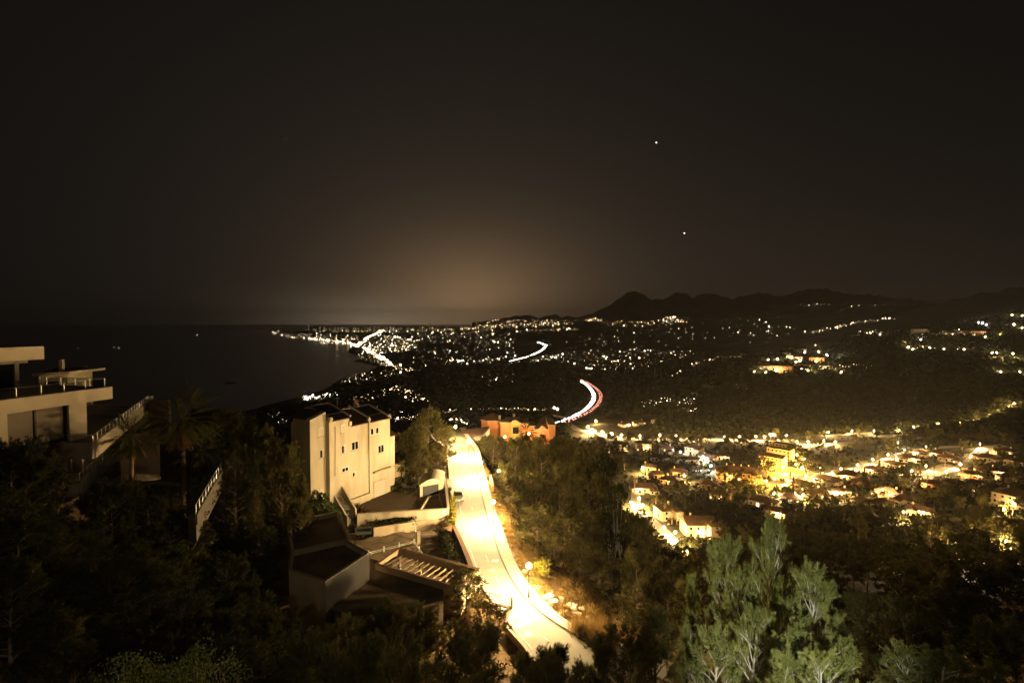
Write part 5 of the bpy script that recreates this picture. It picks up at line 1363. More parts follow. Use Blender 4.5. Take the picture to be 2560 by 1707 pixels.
# dry brush and a low hedge along the top of the patio wall
def brush(name, pxs, z, n, m, label, cat, hh=.8, wd=.35, ln=.4):
    q = [G(px, py, z) for px, py in pxs]; t = thing(name, q[0], label, cat); rs = np.random.RandomState(n)
    pts = []
    for k in range(n):
        f = rs.uniform(0, len(q) - 1.001); i = int(f); p = q[i].lerp(q[i + 1], f - i)
        pts.append((p.x - q[0].x + rs.normal(0, wd), p.y - q[0].y + rs.normal(0, wd), p.z - q[0].z + rs.uniform(0, hh)))
    v_, f_ = needles(np.array(pts), np.tile([0, 0, .5], (n, 1)), 2, ln, ln * .4, .9, rs)
    linkmesh('foliage', fastmesh('foliage', v_, f_, m), t)
brush('hedge', [(930, 1312), (985, 1304), (1036, 1300)], -32.2, 500, M_leafd, 'low dark hedge along the top of the cream patio wall', 'hedge', .5, .25, .35)
brush('dry_brush', [(884, 1262), (892, 1290), (915, 1302), (940, 1306)], -32.6, 900, M_deadfrond, 'reddish dry brush at the foot of the garden stairs', 'brush', 1.3, .8, .5)

brush('street_bush', [(1346, 1432), (1356, 1438)], -33.2, 420, M_hedge, 'bright yellow-green bush right behind the nearest street lamp', 'bush', 1.7, .5, .3)

# television aerial on the town house
an = PB(sB1 + 1.6, RD - .2, zC + RH)
MB().bar(an, an + V(0, 0, 2.6), .05).build('aerial_mast', M_metal, rfC)
for k in range(5): MB().bar(an + V(-.5 + .05 * k, -.2 + .25 * k * .5, 2.4), an + V(.5 - .05 * k, -.2 + .25 * k * .5, 2.4), .03).build('aerial_rod', M_metal, rfC)
# ---------------------------------------------------------------- modern concrete villa at the left
vu = V(0.2, 0.98, 0).normalized(); vn = V(0.98, -0.2, 0).normalized()
VL = thing('modern_villa', V(-52, 56, zrel(-20)), 'modern concrete villa with cantilevered slabs and terraces at the left edge', 'villa')
R1 = V(-47, 60, 0)
def PV(s, w, z):
    """s metres along the villa from its right slab corner, w metres back from the slab face"""
    q = R1 + vu * s - vn * w
    return V(q.x, q.y, zrel(z))
def vbox(name, s0, s1, w0, w1, z0, z1, m, par=None):
    return MB().prism([PV(s0, w0, 0)[:2], PV(s1, w0, 0)[:2], PV(s1, w1, 0)[:2], PV(s0, w1, 0)[:2]], zrel(z0), zrel(z1)).build(name, m, par or VL)
M_vil = mat('villa_concrete', (0.52, 0.43, 0.31), (0.44, 0.36, 0.26), 0.9, 0.4, 0.004, 25, stretch=(1, 1, 0.5))
vbox('terrace_slab', -40, 0, 0, 15, -8.75, -7.35, M_vil)
vbox('terrace_floor', -40, -0.25, 0.25, 15, -7.35, -7.30, M_conc)
# roof slab, farther left and set back
q1 = W(110, 868, 58); q0 = V(q1.x, q1.y, 0)
def PR(s, w): 
    p = q0 + vu * s - vn * w; return p
zr1 = q1.z; th = 1.35
MB().prism([PR(-40, 0)[:2], PR(0, 0)[:2], PR(0, 12)[:2], PR(-40, 12)[:2]], zr1 - th, zr1 - .12).build('roof_slab', M_vil, VL)
for a, b, c, d in ((-40, 0, 0, .3), (-.3, 0, .302, 12)): 
    MB().prism([PR(a, c)[:2], PR(b, c)[:2], PR(b, d)[:2], PR(a, d)[:2]], zr1 - .119, zr1 + .12).build('roof_edge', M_white, VL)
MB().prism([PR(-40, .7)[:2], PR(-1.2, .7)[:2], PR(-1.2, 11)[:2], PR(-40, 11)[:2]], zr1 - th - .35, zr1 - th - .002).build('soffit', M_conc, VL)
# upper storey: dark glazing under the roof slab and one slim pier
for k in range(6):
    s1_ = -1.6 - k * 3.2
    MB().prism([PR(s1_ - 3.1, 2.2)[:2], PR(s1_, 2.2)[:2], PR(s1_, 2.26)[:2], PR(s1_ - 3.1, 2.26)[:2]], zrel(-7.28), zr1 - th - .36).build('glazing', M_glass, VL)
MB().prism([PR(-1.5, 2.1)[:2], PR(-1.1, 2.1)[:2], PR(-1.1, 3)[:2], PR(-1.5, 3)[:2]], zrel(-7.28), zr1 - th - .36).build('pier', M_conc, VL)
# glass balustrade on the terrace
bal = VL
def railing(par, pts, h, step, label=None, glass=True, name='railing', m=M_metal):
    t = par
    for i in range(len(pts) - 1):
        a, b = pts[i], pts[i + 1]; L = (b - a).length; n = max(1, round(L / step))
        MB().tube([a + V(0, 0, h), b + V(0, 0, h)], [.03, .03], 6).build('handrail', m, t)
        for k in range(n + 1):
            if i and k == 0: continue
            q = a.lerp(b, k / n); MB().box(q, .06, .06, h).build('baluster', m, t)
        if glass:
            for k in range(n):
                p_, q_ = a.lerp(b, k / n + .02), a.lerp(b, (k + 1) / n - .02); d = (q_ - p_).normalized(); nn = V(-d.y, d.x, 0) * .008
                MB().hexa([p_ - nn + V(0, 0, .1), q_ - nn + V(0, 0, .1), q_ + nn + V(0, 0, .1), p_ + nn + V(0, 0, .1)], [p_ - nn + V(0, 0, h - .08), q_ - nn + V(0, 0, h - .08), q_ + nn + V(0, 0, h - .08), p_ + nn + V(0, 0, h - .08)]).build('glass_panel', M_clear, t)
M_clear = bpy.data.materials.new('clear_glass'); M_clear.use_nodes = True
_t = M_clear.node_tree; _t.nodes.clear(); _o = _t.nodes.new('ShaderNodeOutputMaterial'); _a = _t.nodes.new('ShaderNodeBsdfTransparent'); _a.inputs[0].default_value = (.86, .88, .86, 1); _g = _t.nodes.new('ShaderNodeBsdfGlossy'); _g.inputs['Roughness'].default_value = .03; _m = _t.nodes.new('ShaderNodeMixShader'); _m.inputs[0].default_value = .06
_t.links.new(_a.outputs[0], _m.inputs[1]); _t.links.new(_g.outputs[0], _m.inputs[2]); _t.links.new(_m.outputs[0], _o.inputs[0])
rt = thing('terrace_railing', PV(-10, .5, -7.3), 'glass and steel railing on the upper terrace of the modern villa', 'railing')
railing(rt, [PV(-14, .5, -7.3), PV(-.5, .5, -7.3), PV(-.5, 9, -7.3)], .95, 2.4)
# floor below: windows, pillar, lower terrace
vbox('wall', -40, -9.85, 1.2, 1.6, -12.9, -8.752, M_vil)
for a, b in ((-9.8, -7.3), (-7.15, -4.3)):
    vbox('window', a, b, 1.6, 1.68, -12.8, -8.76, M_glass)
    vbox('roller_blind', a + .1, b - .1, 1.50, 1.55, -12.5, -8.8, mat('blind', (0.20, 0.16, 0.115), (0.17, 0.135, 0.10), 0.8, 1.0))
vbox('mullion', -7.3, -7.15, 1.4, 1.7, -12.9, -8.755, M_black_metal)
vbox('mullion', -4.3, -4.15, 1.3, 1.75, -12.9, -8.755, M_black_metal)
vbox('pillar', -4.15, -2.25, 1.0, 2.2, -12.9, -8.752, M_vil)
vbox('wall', -4.1, -2.3, 2.2, 12, -20, -8.76, M_conc)
# lower terrace: parapet and long receding parapet
pa, pb, pcx = G(118, 1107, -12.9), G(232, 1106, -12.9), G(370, 1002, -12.9)
lt = VL
def para(a, b, h, th, m, par, name='parapet', low=None):
    d = (b - a); d.z = 0; d.normalize(); nn = V(-d.y, d.x, 0) * th / 2
    MB().hexa([p + V(0, 0, -h) for p in (a - nn, b - nn, b + nn, a + nn)], [a - nn, b - nn, b + nn, a + nn]).build(name, m, par)
para(pa, pb, 1.75, .3, M_conc, VL); para(pb + V(0, .15, 0), pcx, 1.75, .3, M_vil, VL)
MB().prism([pa[:2], pb[:2], pcx[:2], (pcx.x - 14, pcx.y), (pa.x - 12, pa.y)], zrel(-14.6), zrel(-13.4)).build('lower_terrace', M_conc, VL)
r_l = thing('long_terrace_railing', pb, 'long steel handrail rising along the lower villa terrace to the far wall', 'railing')
railing(r_l, [pa + V(.2, .2, 0), pb, pcx], .8, 1.9, glass=False)
# far wall at the end of the terrace
fa, fb = W(371, 1003, 87), W(424, 1000, 84)
wall_run('far_wall', [fa[:2], fb[:2]], zrel(-19), [fa.z, fb.z], .4, M_vil, label='plain lit wall at the far end of the villa terrace, left of the tall palm', cat='wall')
MB().box(W(373, 997, 87.5), .9, .6, .5).build('wall_cap_light', M_conc, VL)
# second lower level with its own railing
pa2, pb2, pc2 = G(140, 1208, -16.8), G(198, 1203, -16.8), G(302, 1112, -16.8)
para(pb2, pc2, 1.5, .3, M_conc, VL); para(pa2, pb2, 1.5, .3, M_conc, VL)
MB().prism([pa2[:2], pb2[:2], pc2[:2], (pc2.x - 10, pc2.y), (pa2.x - 8, pa2.y)], zrel(-18.2), zrel(-17.2)).build('garden_terrace', M_conc, VL)
rg = thing('garden_terrace_railing', pb2, 'short steel railing of the lowest villa terrace', 'railing')
railing(rg, [pa2 + V(.3, 0, 0), pb2, pc2], .85, 1.5, glass=False)
for k in range(3):
    p = W(152 + k * 22, 1150, 56.5 + k * .6); MB().box(V(p.x, p.y, zrel(-17.2)), 1.0 if k != 1 else .5, .3, 2.6).build('pier', M_conc, VL)
# wall below the palms
wa_, wb_ = W(300, 1085, 70), W(398, 1080, 72)
wall_run('palm_wall', [wa_[:2], wb_[:2]], zrel(-22), zrel(-15.2), .3, M_vil, label='tan retaining wall behind the two palm trunks', cat='wall')
# pool terrace right of the palms
pq = [G(580, 1128, -19.2), G(490, 1285, -19.2), G(470, 1285, -19.2), G(478, 1122, -19.2)]
PT = thing('pool_terrace', pq[1], 'dark narrow pool terrace with a steel railing right of the palms', 'pool')
MB().prism([p[:2] for p in pq], zrel(-22), zrel(-19.2)).build('deck', mat('shaded_stone', (0.10, 0.085, 0.065), (0.07, 0.06, 0.045), .9, 1.0), PT)  # colour darkened to carry the shade of the nearby trees, side wall too
iq = [p.lerp(sum(pq, V(0, 0, 0)) / 4, .16) for p in pq]
MB().prism([p[:2] for p in iq], zrel(-19.199), zrel(-19.17)).build('water', M_pool, PT)
para(pq[0], pq[1], 1.1, .25, mat('shaded_stone', (0.10, 0.085, 0.065), (0.07, 0.06, 0.045), .9, 1.0), PT, 'side_wall')
rp = thing('pool_railing', pq[1], 'steel railing along the right side of the pool terrace', 'railing')
railing(rp, [pq[1], pq[0]], 1.0, 1.9, glass=False)
# white neighbour house behind the villa
nb = thing('small_villa', W(140, 960, 78), 'small white house with a chimney behind the villa railing', 'house')
a = W(97, 958, 76); b = W(168, 958, 79)
MB().prism([a[:2], b[:2], (b.x - 1, b.y + 6), (a.x - 1, a.y + 6)], zrel(-16), W(130, 938, 77).z).build('wall', M_white, nb)
rz_ = W(130, 937, 77).z
MB().prism([(a.x - .5, a.y - .5), (b.x + .8, b.y - .5), (b.x + .8, b.y + 6.5), (a.x - .5, a.y + 6.5)], rz_, rz_ + .35).build('roof', M_white, nb)
MB().prism([(a.x + 0, a.y + 1), (b.x - 1.0, b.y + 1), (b.x - 1.0, b.y + 5), (a.x, a.y + 5)], rz_ + .36, rz_ + .9).build('roof', M_tile, nb)
c = W(155, 934, 79); MB().box(V(c.x, c.y, rz_ + .3), .5, .5, 1.9).build('chimney', M_white, nb)
MB().prism([(a.x + 1, a.y - .06), (a.x + 2.9, a.y + .04), (a.x + 2.9, a.y + .1), (a.x + 1, a.y + .1)], rz_ - 1.5, rz_ - .9).build('window', M_glass, nb)
# dark garden walls of the left slope
for a, b, z, lab in (((575, 1320), (712, 1305), -33.0, 'low pale garden wall left of the flat-roofed house'), ((165, 1318), (300, 1292), -25.0, 'patchy pale garden wall under the villa, lower left')):
    p, q = G(*a, z), G(*b, z)
    wall_run('garden_wall', [p[:2], q[:2]], zrel(z) - 3, zrel(z), .3, M_conc, label=lab, cat='wall')

# ---------------------------------------------------------------- orange villa beyond the bend
OV = thing('orange_villa', W(1300, 1095, 178), 'orange rendered villa with tiled hip roofs and curved gables beyond the street bend', 'villa')
def ovp(px, Y): return (px - 1280) / FPX * Y
def oblock(pxs, Y0, dep, ytop, m, z0=-50, roof=None):
    x0, x1 = ovp(pxs[0], Y0), ovp(pxs[1], Y0)
    zt = W(pxs[0], ytop, Y0).z
    MB().prism([(x0, Y0), (x1, Y0), (x1, Y0 + dep), (x0, Y0 + dep)], zrel(z0), zt).build('wall', m, OV)
    MB().prism([(x0 - .15, Y0 - .15), (x1 + .15, Y0 - .15), (x1 + .15, Y0 + dep), (x0 - .15, Y0 + dep)], zt + .002, zt + .25).build('cornice', M_cream, OV)
    if roof:
        h = roof; cx0, cx1 = x0 + (x1 - x0) * .42, x0 + (x1 - x0) * .58
        a = [(x0 - .5, Y0 - .5, zt + .26), (x1 + .5, Y0 - .5, zt + .26), (x1 + .5, Y0 + dep + .5, zt + .26), (x0 - .5, Y0 + dep + .5, zt + .26)]
        MB().add(a + [(cx0, Y0 + dep / 2, zt + h), (cx1, Y0 + dep / 2, zt + h)], [(0, 1, 5, 4), (1, 2, 5), (2, 3, 4, 5), (3, 0, 4), (3, 2, 1, 0)]).build('roof', M_tile, OV)
    return x0, x1, zt
M_or = M_orange
oblock((1212, 1238), 180, 11, 1054, M_orange, roof=None)
# octagonal turret at the left
tc_ = V(ovp(1232, 183), 183, 0); ztw = W(1232, 1054, 178).z
pts8 = [(tc_.x + 4.4 * math.cos(k * math.pi / 4 + .39), tc_.y + 4.4 * math.sin(k * math.pi / 4 + .39)) for k in range(8)]
MB().prism(pts8, zrel(-50), ztw).build('turret', M_orange, OV)
MB().prism([(tc_.x + 4.7 * math.cos(k * math.pi / 4 + .39), tc_.y + 4.7 * math.sin(k * math.pi / 4 + .39)) for k in range(8)], ztw + .002, ztw + .3).build('cornice', M_cream, OV)
MB().add([(tc_.x + 5.1 * math.cos(k * math.pi / 4 + .39), tc_.y + 5.1 * math.sin(k * math.pi / 4 + .39), ztw + .31) for k in range(8)] + [(tc_.x, tc_.y, ztw + 2.3)], [(k, (k + 1) % 8, 8) for k in range(8)] + [tuple(range(7, -1, -1))]).build('roof', M_tile, OV)
oblock((1251, 1274), 175, 10, 1057, M_orange); x0, x1, zt_ = oblock((1274, 1301), 176, 10, 1057, M_ochre); oblock((1301, 1322), 175.5, 10, 1060, M_orange)
def gable(x0, x1, Y, z, h, m):
    n = 12; vs = [(x0 + (x1 - x0) * k / n, Y, z + h * math.sin(math.pi * k / n)) for k in range(n + 1)]
    MB().add(vs + [(v[0], v[1] + .4, v[2]) for v in vs], [tuple(range(n + 1)), tuple(range(2 * n + 1, n, -1))] + [(i, n + 1 + i, n + 2 + i, i + 1) for i in range(n)]).build('curved_gable', m, OV)
gable(x0 + .3, x1 - .3, 175.9, zt_ + .1, .9, M_ochre)
oblock((1322, 1338), 174, 8, 1066, M_orange, roof=None)
x0, x1, zt_ = oblock((1338, 1375), 170, 10, 1074, M_orange, roof=None)
gable(x0 + 1.2, x1 - 1.2, 169.9, zt_ + .1, 1.2, M_orange)
oblock((1372, 1389), 168, 12, 1063, M_orange)
oblock((1340, 1388), 178, 10, 1067, M_orange, roof=2.6); oblock((1262, 1334), 186, 10, 1055, M_orange, roof=2.2)
for px, Y, yt in ((1249, 180, 1040), (1285, 188, 1036)):
    p = W(px, yt + 12, Y); MB().box(V(p.x, p.y, p.z - 1), .8, .8, 3.0).build('chimney', M_cream, OV)
p = W(1289, 1078, 174.6); MB().box(V(p.x, p.y, p.z - .8), 2.0, .2, 2.2).build('window', M_glass, OV)
p = W(1356, 1090, 169.7); MB().box(V(p.x, p.y, p.z - .8), 1.5, .2, 1.3).build('window', M_glass, OV)
# white roofed house behind the far bend
fb_ = thing('bend_house', W(1160, 1098, 150), 'white house with a low dark roof at the far bend of the street', 'house')
a, b = W(1128, 1090, 152), W(1205, 1084, 158)
MB().prism([a[:2], b[:2], (b.x + 2, b.y + 8), (a.x + 2, a.y + 8)], zrel(-42), zrel(-34.2)).build('wall', M_white, fb_)
MB().hexa([(a.x - .5, a.y - .8, zrel(-34.19)), (b.x + .5, b.y - .8, zrel(-34.19)), (b.x + 2, b.y + 8.5, zrel(-34.19)), (a.x + 2, a.y + 8.5, zrel(-34.19))], [(a.x - .5, a.y - .8, zrel(-33.9)), (b.x + .5, b.y - .8, zrel(-33.9)), (b.x + 2, b.y + 8.5, zrel(-33.4)), (a.x + 2, a.y + 8.5, zrel(-33.4))]).build('roof', M_tile, fb_)
# terracotta garden wall right of the street and a gate light
p = [G(1226, 1200, -33.0), G(1232, 1228, -33.0)]
wall_run('terracotta_wall', [p[0][:2], p[1][:2]], zrel(-34.5), zrel(-31.9), .4, M_orange, label='short terracotta wall on the right pavement near the third lamp', cat='wall')
g0_ = G(1247, 1186, -31.0)
gl = thing('wall_lantern', V(g0_.x, g0_.y, zrel(-31)), 'small lit lantern among the pines right of the street', 'lantern')
MB().bar(V(g0_.x, g0_.y, CAMZ + hgt(g0_.x, g0_.y)), V(g0_.x, g0_.y, zrel(-30.4)), .08).build('post', M_black_metal, gl)
MB().ball(V(g0_.x, g0_.y, zrel(-30.2)), .16, 10, 6).build('globe', emat('lantern_glow', WARM, 700.0), gl)
# rocks and dry grass on the bank
for k, (px, py, s_) in enumerate(((1428, 1490, .8), (1442, 1512, .6), (1470, 1505, .75), (1482, 1545, .5), (1398, 1470, .55), (1452, 1480, .6), (1375, 1455, .45), (1465, 1530, .35), (1370, 1500, .7), (1385, 1512, .6), (1340, 1478, .4), (1310, 1432, .4))):
    c = G(px, py, -33.4 - max(0, (px - 1400) * .012)); c.z = CAMZ + hgt(c.x, c.y)
    rs = np.random.RandomState(k); mb = MB()
    v_ = []; 
    for i in range(5):
        for j in range(7):
            th_, ph_ = math.pi * (i + .5) / 5, 2 * math.pi * j / 7; r_ = s_ * rs.uniform(.7, 1.15)
            v_.append((c.x + r_ * math.sin(th_) * math.cos(ph_) * 1.2, c.y + r_ * math.sin(th_) * math.sin(ph_), c.z + .2 * s_ - r_ * .75 * math.cos(th_)))
    f_ = [(i * 7 + j, i * 7 + (j + 1) % 7, i * 7 + 7 + (j + 1) % 7, i * 7 + 7 + j) for i in range(4) for j in range(7)] + [tuple(range(6, -1, -1)), tuple(range(28, 35))]
    tag(mb.add(v_, f_).build('rock', M_rock, org=c), f'pale rough rock on the dry grass bank, {nth(k)} in reading order', 'rock', 'rocks on the grass bank')
rs = np.random.RandomState(11)
pts = []
for k in range(17000):
    f = rs.uniform(0.36, 0.95) * 69; i = int(f)
    p = pave_r[i]; d = pave_r[min(i + 1, 69)] - pave_r[max(i - 1, 0)]; d = d / np.hypot(*d); nn = np.array([-d[1], d[0]])
    if nn[0] < 0: nn = -nn
    o = rs.exponential(6.0) + .25
    if o > 22: continue
    q = p + nn * o + d * rs.normal(0, .3)
    pts.append((q[0], q[1]))
pts = np.array(pts); z = height(pts[:, 0], pts[:, 1]) + CAMZ
patch = lnoise(pts[:, 0] * 25, pts[:, 1] * 25, 1 / 200, 1) + rs.normal(0, 1.2, len(pts))
keep = patch > -1.2
P3 = np.stack([pts[:, 0], pts[:, 1], z], 1)[keep]
D3 = np.tile([0, 0, 1.0], (len(P3), 1)) + rs.normal(0, .2, (len(P3), 3))
v_, f_ = needles(P3, D3, 7, .62, .035, .33, rs)
tag(linkmesh('dry_grass', fastmesh('dry_grass', v_, f_, M_grass)), 'golden dry grass covering the bank right of the street', 'grass', kind='stuff')
# tall reed clumps
for k, (px, py, Y) in enumerate(((1500, 1560, 60), (1478, 1540, 62), (1518, 1580, 57), (1450, 1585, 54), (1490, 1590, 53))):
    x = (px - 1280) / FPX * Y; g = ground(x, Y)
    t = thing('grass_clump', g, f'tall golden grass clump at the right end of the bank, {nth(k)} from the top', 'grass clump', 'tall grass clumps')
    pp_ = rs.normal(0, .45, (60, 3)) * np.array([1, 1, 0]); v_, f_ = needles(pp_, np.tile([0, 0, 1.0], (60, 1)), 8, 1.9, .05, .22, rs)
    linkmesh('blades', fastmesh('blades', v_, f_, M_grass), t)

for px, py, Y, lab in ((1262, 1092, 166, 'lit garden lamp in front of the orange villa, left one'), (1322, 1084, 165, 'lit garden lamp beside the palm of the orange villa')):
    p = W(px, py, Y); gz = CAMZ + hgt(p.x, p.y); t = thing('garden_lamp', V(p.x, p.y, gz), lab, 'garden lamp')
    MB().bar(V(p.x, p.y, gz), V(p.x, p.y, p.z - .2), .12).build('post', M_black_metal, t)
    MB().ball(p, .22, 8, 6).build('globe', emat('garden_lamp_glow', WARM, 2600.0), t)
# undergrowth: low shrubs and scrub that fill the gardens and slopes (one mass)
rs = np.random.RandomState(21)
n = 15000
x = rs.uniform(-95, 75, n); y = rs.uniform(14, 215, n)
ok = np.ones(n, bool)
for q in range(len(centre)): ok &= np.hypot(x - centre[q, 0], y - centre[q, 1]) > 6.2
polys = [[G(*p, -31.6)[:2] for p in ((880, 1290), (1135, 1280), (1130, 1185), (1000, 1180), (940, 1190), (850, 1205))], [p[:2] for p in base_q], [(p + (p - ct) * .2)[:2] for p in pc], [G(*p, -29)[:2] for p in ((700, 1290), (850, 1265), (930, 1370), (1120, 1450), (1120, 1580), (860, 1580), (715, 1520))],
         [PB(sA0 - 1, -1, 0)[:2], PB(sE1 + .5, -1, 0)[:2], PB(sE1 + .5, 16, 0)[:2], PB(sA0 - 1, 16, 0)[:2]], [PV(-40, -1, 0)[:2], PV(2, -1, 0)[:2], PV(2, 16, 0)[:2], PV(-40, 16, 0)[:2]], [pa[:2], pb[:2], pcx[:2], (pcx.x - 14, pcx.y), (pa.x - 12, pa.y)], [p[:2] for p in pq]]
for k in range(n):
    if ok[k]:
        for po in polys:
            if inpoly(x[k], y[k], po): ok[k] = False; break
d_r = np.min(np.hypot(x[:, None] - pave_r[None, :, 0], y[:, None] - pave_r[None, :, 1]), 1)
ok &= ~((x > pave_r[np.argmin(np.hypot(x[:, None] - pave_r[None, :, 0], y[:, None] - pave_r[None, :, 1]), 1), 0]) & (d_r < 15) & (y > 46) & (y < 84))
x, y = x[ok], y[ok]; z = height(x, y) + CAMZ; m = len(x)
s_ = rs.uniform(.4, 1.25, m); leaf = 24
C = np.repeat(np.stack([x, y, z + s_ * .35], 1), leaf, 0); S = np.repeat(s_, leaf)[:, None]
P_ = C + rs.normal(0, .5, (m * leaf, 3)) * S * np.array([1, 1, .6])
v_, f_ = needles(P_, rs.normal(0, 1, (m * leaf, 3)) + np.array([0, 0, .6]), 1, .42, .16, .5, rs)
tag(linkmesh('undergrowth', fastmesh('undergrowth', v_, f_, M_leafd)), 'low scrub and garden undergrowth filling the dark slopes near the street', 'undergrowth', kind='stuff')

brush('hedge', [(486, 1300), (520, 1250), (556, 1195), (590, 1145)], -21.6, 2600, M_leafd, 'dark climbing hedge covering the outer wall of the pool terrace', 'hedge', 2.3, .45, .45)
# ---------------------------------------------------------------- valley town
HPOS = []          # (x, y, radius) keeps trees out of houses
def house(px, py, wpx, label, group, m=M_cream, roof='hip', storeys=1, rz=None, dep=None, lit=0, roofm=None, name='house', cat='house', chimneys=1, hm=2.9, dmin=140, win=True):
    """base centre seen at (px, py); wpx = width in the photograph"""
    c = land(px, py, dmin); Y = c.y
    w = wpx * Y / FPX; d = dep or max(6.0, w * 0.7); h = hm * storeys
    view = math.atan2(c.x, c.y)
    a = -view + (rnd.uniform(-.5, .5) if rz is None else rz)
    t = thing(name, c, label, cat, group)
    ca, sa = math.cos(a), math.sin(a)
    def T(x, y, z): return V(c.x + x * ca - y * sa, c.y + x * sa + y * ca, c.z + z)
    B = lambda nm, x0, x1, y0, y1, z0, z1, mm, par=t: MB().hexa([T(x0, y0, z0), T(x1, y0, z0), T(x1, y1, z0), T(x0, y1, z0)], [T(x0, y0, z1), T(x1, y0, z1), T(x1, y1, z1), T(x0, y1, z1)]).build(nm, mm, par)
    B('wall', -w / 2, w / 2, 0, d, -2.5, h, m)
    HPOS.append((T(0, d / 2, 0).x, T(0, d / 2, 0).y, max(w, d) * .55))
    o = .45; rm = roofm or M_tile
    e = [T(-w / 2 - o, -o, h + .002), T(w / 2 + o, -o, h + .002), T(w / 2 + o, d + o, h + .002), T(-w / 2 - o, d + o, h + .002)]
    if roof == 'flat':
        B('roof', -w / 2 + .25, w / 2 - .25, .25, d - .25, h + .002, h + .05, M_gravel)
        for x0, x1, y0, y1 in ((-w / 2, w / 2, 0, .25), (-w / 2, w / 2, d - .25, d), (-w / 2, -w / 2 + .25, .252, d - .252), (w / 2 - .25, w / 2, .252, d - .252)): B('parapet', x0, x1, y0, y1, h + .003, h + .5, m)
        rf = t
    else:
        rh = min(w, d) * (.24 if roof == 'hip' else .22)
        if roof == 'hip':
            k = min(d, w) / 2
            top = [T(-w / 2 + k, d / 2, h + rh), T(w / 2 - k + .01, d / 2, h + rh)]
            up = MB().add(e + top, [(0, 1, 5, 4), (1, 2, 5), (2, 3, 4, 5), (3, 0, 4), (3, 2, 1, 0)])
        else:
            top = [T(-w / 2 - o, d / 2, h + rh), T(w / 2 + o, d / 2, h + rh)]
            up = MB().add(e + top, [(0, 1, 5, 4), (1, 2, 5), (2, 3, 4, 5), (3, 0, 4), (3, 2, 1, 0)])
        rf = up.build('roof', rm, t)
        for k in range(chimneys):
            x = w * (-.25 + .5 * k / max(1, chimneys - 1)) if chimneys > 1 else w * rnd.choice((-.25, .25))
            B('chimney', x - .35, x + .35, d * .55, d * .55 + .7, h + rh * .5, h + rh + .9, m, rf)
    if roof != 'flat' and w > 6 and name == 'house':
        sg = rnd.choice((-1, 1)); ww, wd_ = w * rnd.uniform(.3, .45), d * rnd.uniform(.35, .6); x0 = sg * (w / 2 - ww / 2); hh = h * rnd.choice((.8, 1.0, 1.25)) - .1
        B('wing', x0 - ww / 2, x0 + ww / 2, -wd_, -.003, -2.5, hh, m)
        a_ = [T(x0 - ww / 2 - .3, -wd_ - .3, hh + .004), T(x0 + ww / 2 + .3, -wd_ - .3, hh + .004), T(x0 + ww / 2 + .3, .5, hh + .004), T(x0 - ww / 2 - .3, .5, hh + .004)]
        MB().add(a_ + [T(x0, -wd_ - .3, hh + ww * .24), T(x0, .5, hh + ww * .24)], [(0, 1, 4), (1, 2, 5, 4), (2, 3, 5), (3, 0, 4, 5), (3, 2, 1, 0)]).build('wing_roof', rm, t)
        x1 = -sg * w * .28
        B('terrace_wall', x1 - w * .2, x1 + w * .2, -wd_ * .9, -wd_ * .9 + .25, -1.5, 1.0, m)
        for q_ in (-.3, .3): B('window', x0 + q_ * ww - .4, x0 + q_ * ww + .4, -wd_ - .05, -wd_ + .02, .9, 2.0, E_win if rnd.random() < lit else M_glass)
    if dmin < 400 and rnd.random() < .62:
        x = w * rnd.uniform(-.4, .4); MB().ball(T(x, -1.1, 2.5), .13, 6, 4).build('fill_lamp', E_fill, t); B('fill_lamp_bracket', x - .04, x + .04, -1.0, 0, 2.62, 2.7, M_black_metal)  # lamps added at random to brighten the house fronts
    if win:
        n = max(2, int(w / 2.8))
        for s in range(storeys):
            for k in range(n):
                x = -w / 2 + w * (k + .5) / n; z = s * hm + .9
                big = (s == 0 and k % 3 == 1)
                z0, z1 = (s * hm + .05, s * hm + 2.1) if big else (z, z + 1.15)
                hw = .75 if big else .5
                wn_ = B('door' if big and s == 0 else 'window', x - hw, x + hw, -.05, .02, z0, z1, E_win if rnd.random() < lit else M_glass)
        for sx in (-1, 1):
            B('window', sx * (w / 2 + .02) - .03, sx * (w / 2 + .02) + .03, d * .4, d * .4 + 1.1, .9, 2.0, E_win if rnd.random() < lit else M_glass)
    return t
def vlamp(px, py, label, group, em=None, r=0.31, h=4.5, dmin=140):
    """the globe is seen at (px, py)"""
    X, Yv, Zv, ok = hit([px], [py], dmin, 5200.0, 180)
    # slide the foot until the globe, h above it, lies on the line of sight
    d0 = Yv[0]; s = ray(px, py)
    dd = np.linspace(max(d0 - 90, 60), d0, 60); zz = s.z / s.y * dd; e = np.abs(zz - height(s.x / s.y * dd, dd) - h); k = e.argmin(); best = (e[k], dd[k], CAMZ + zz[k])
    d = best[1]; x = s.x / s.y * d
    g = CAMZ + hgt(x, d)
    return street_lamp(V(x, d, g), label, group, h=best[2] - g if best[2] - g > 2 else h, em=em, r=r, detailed=False)
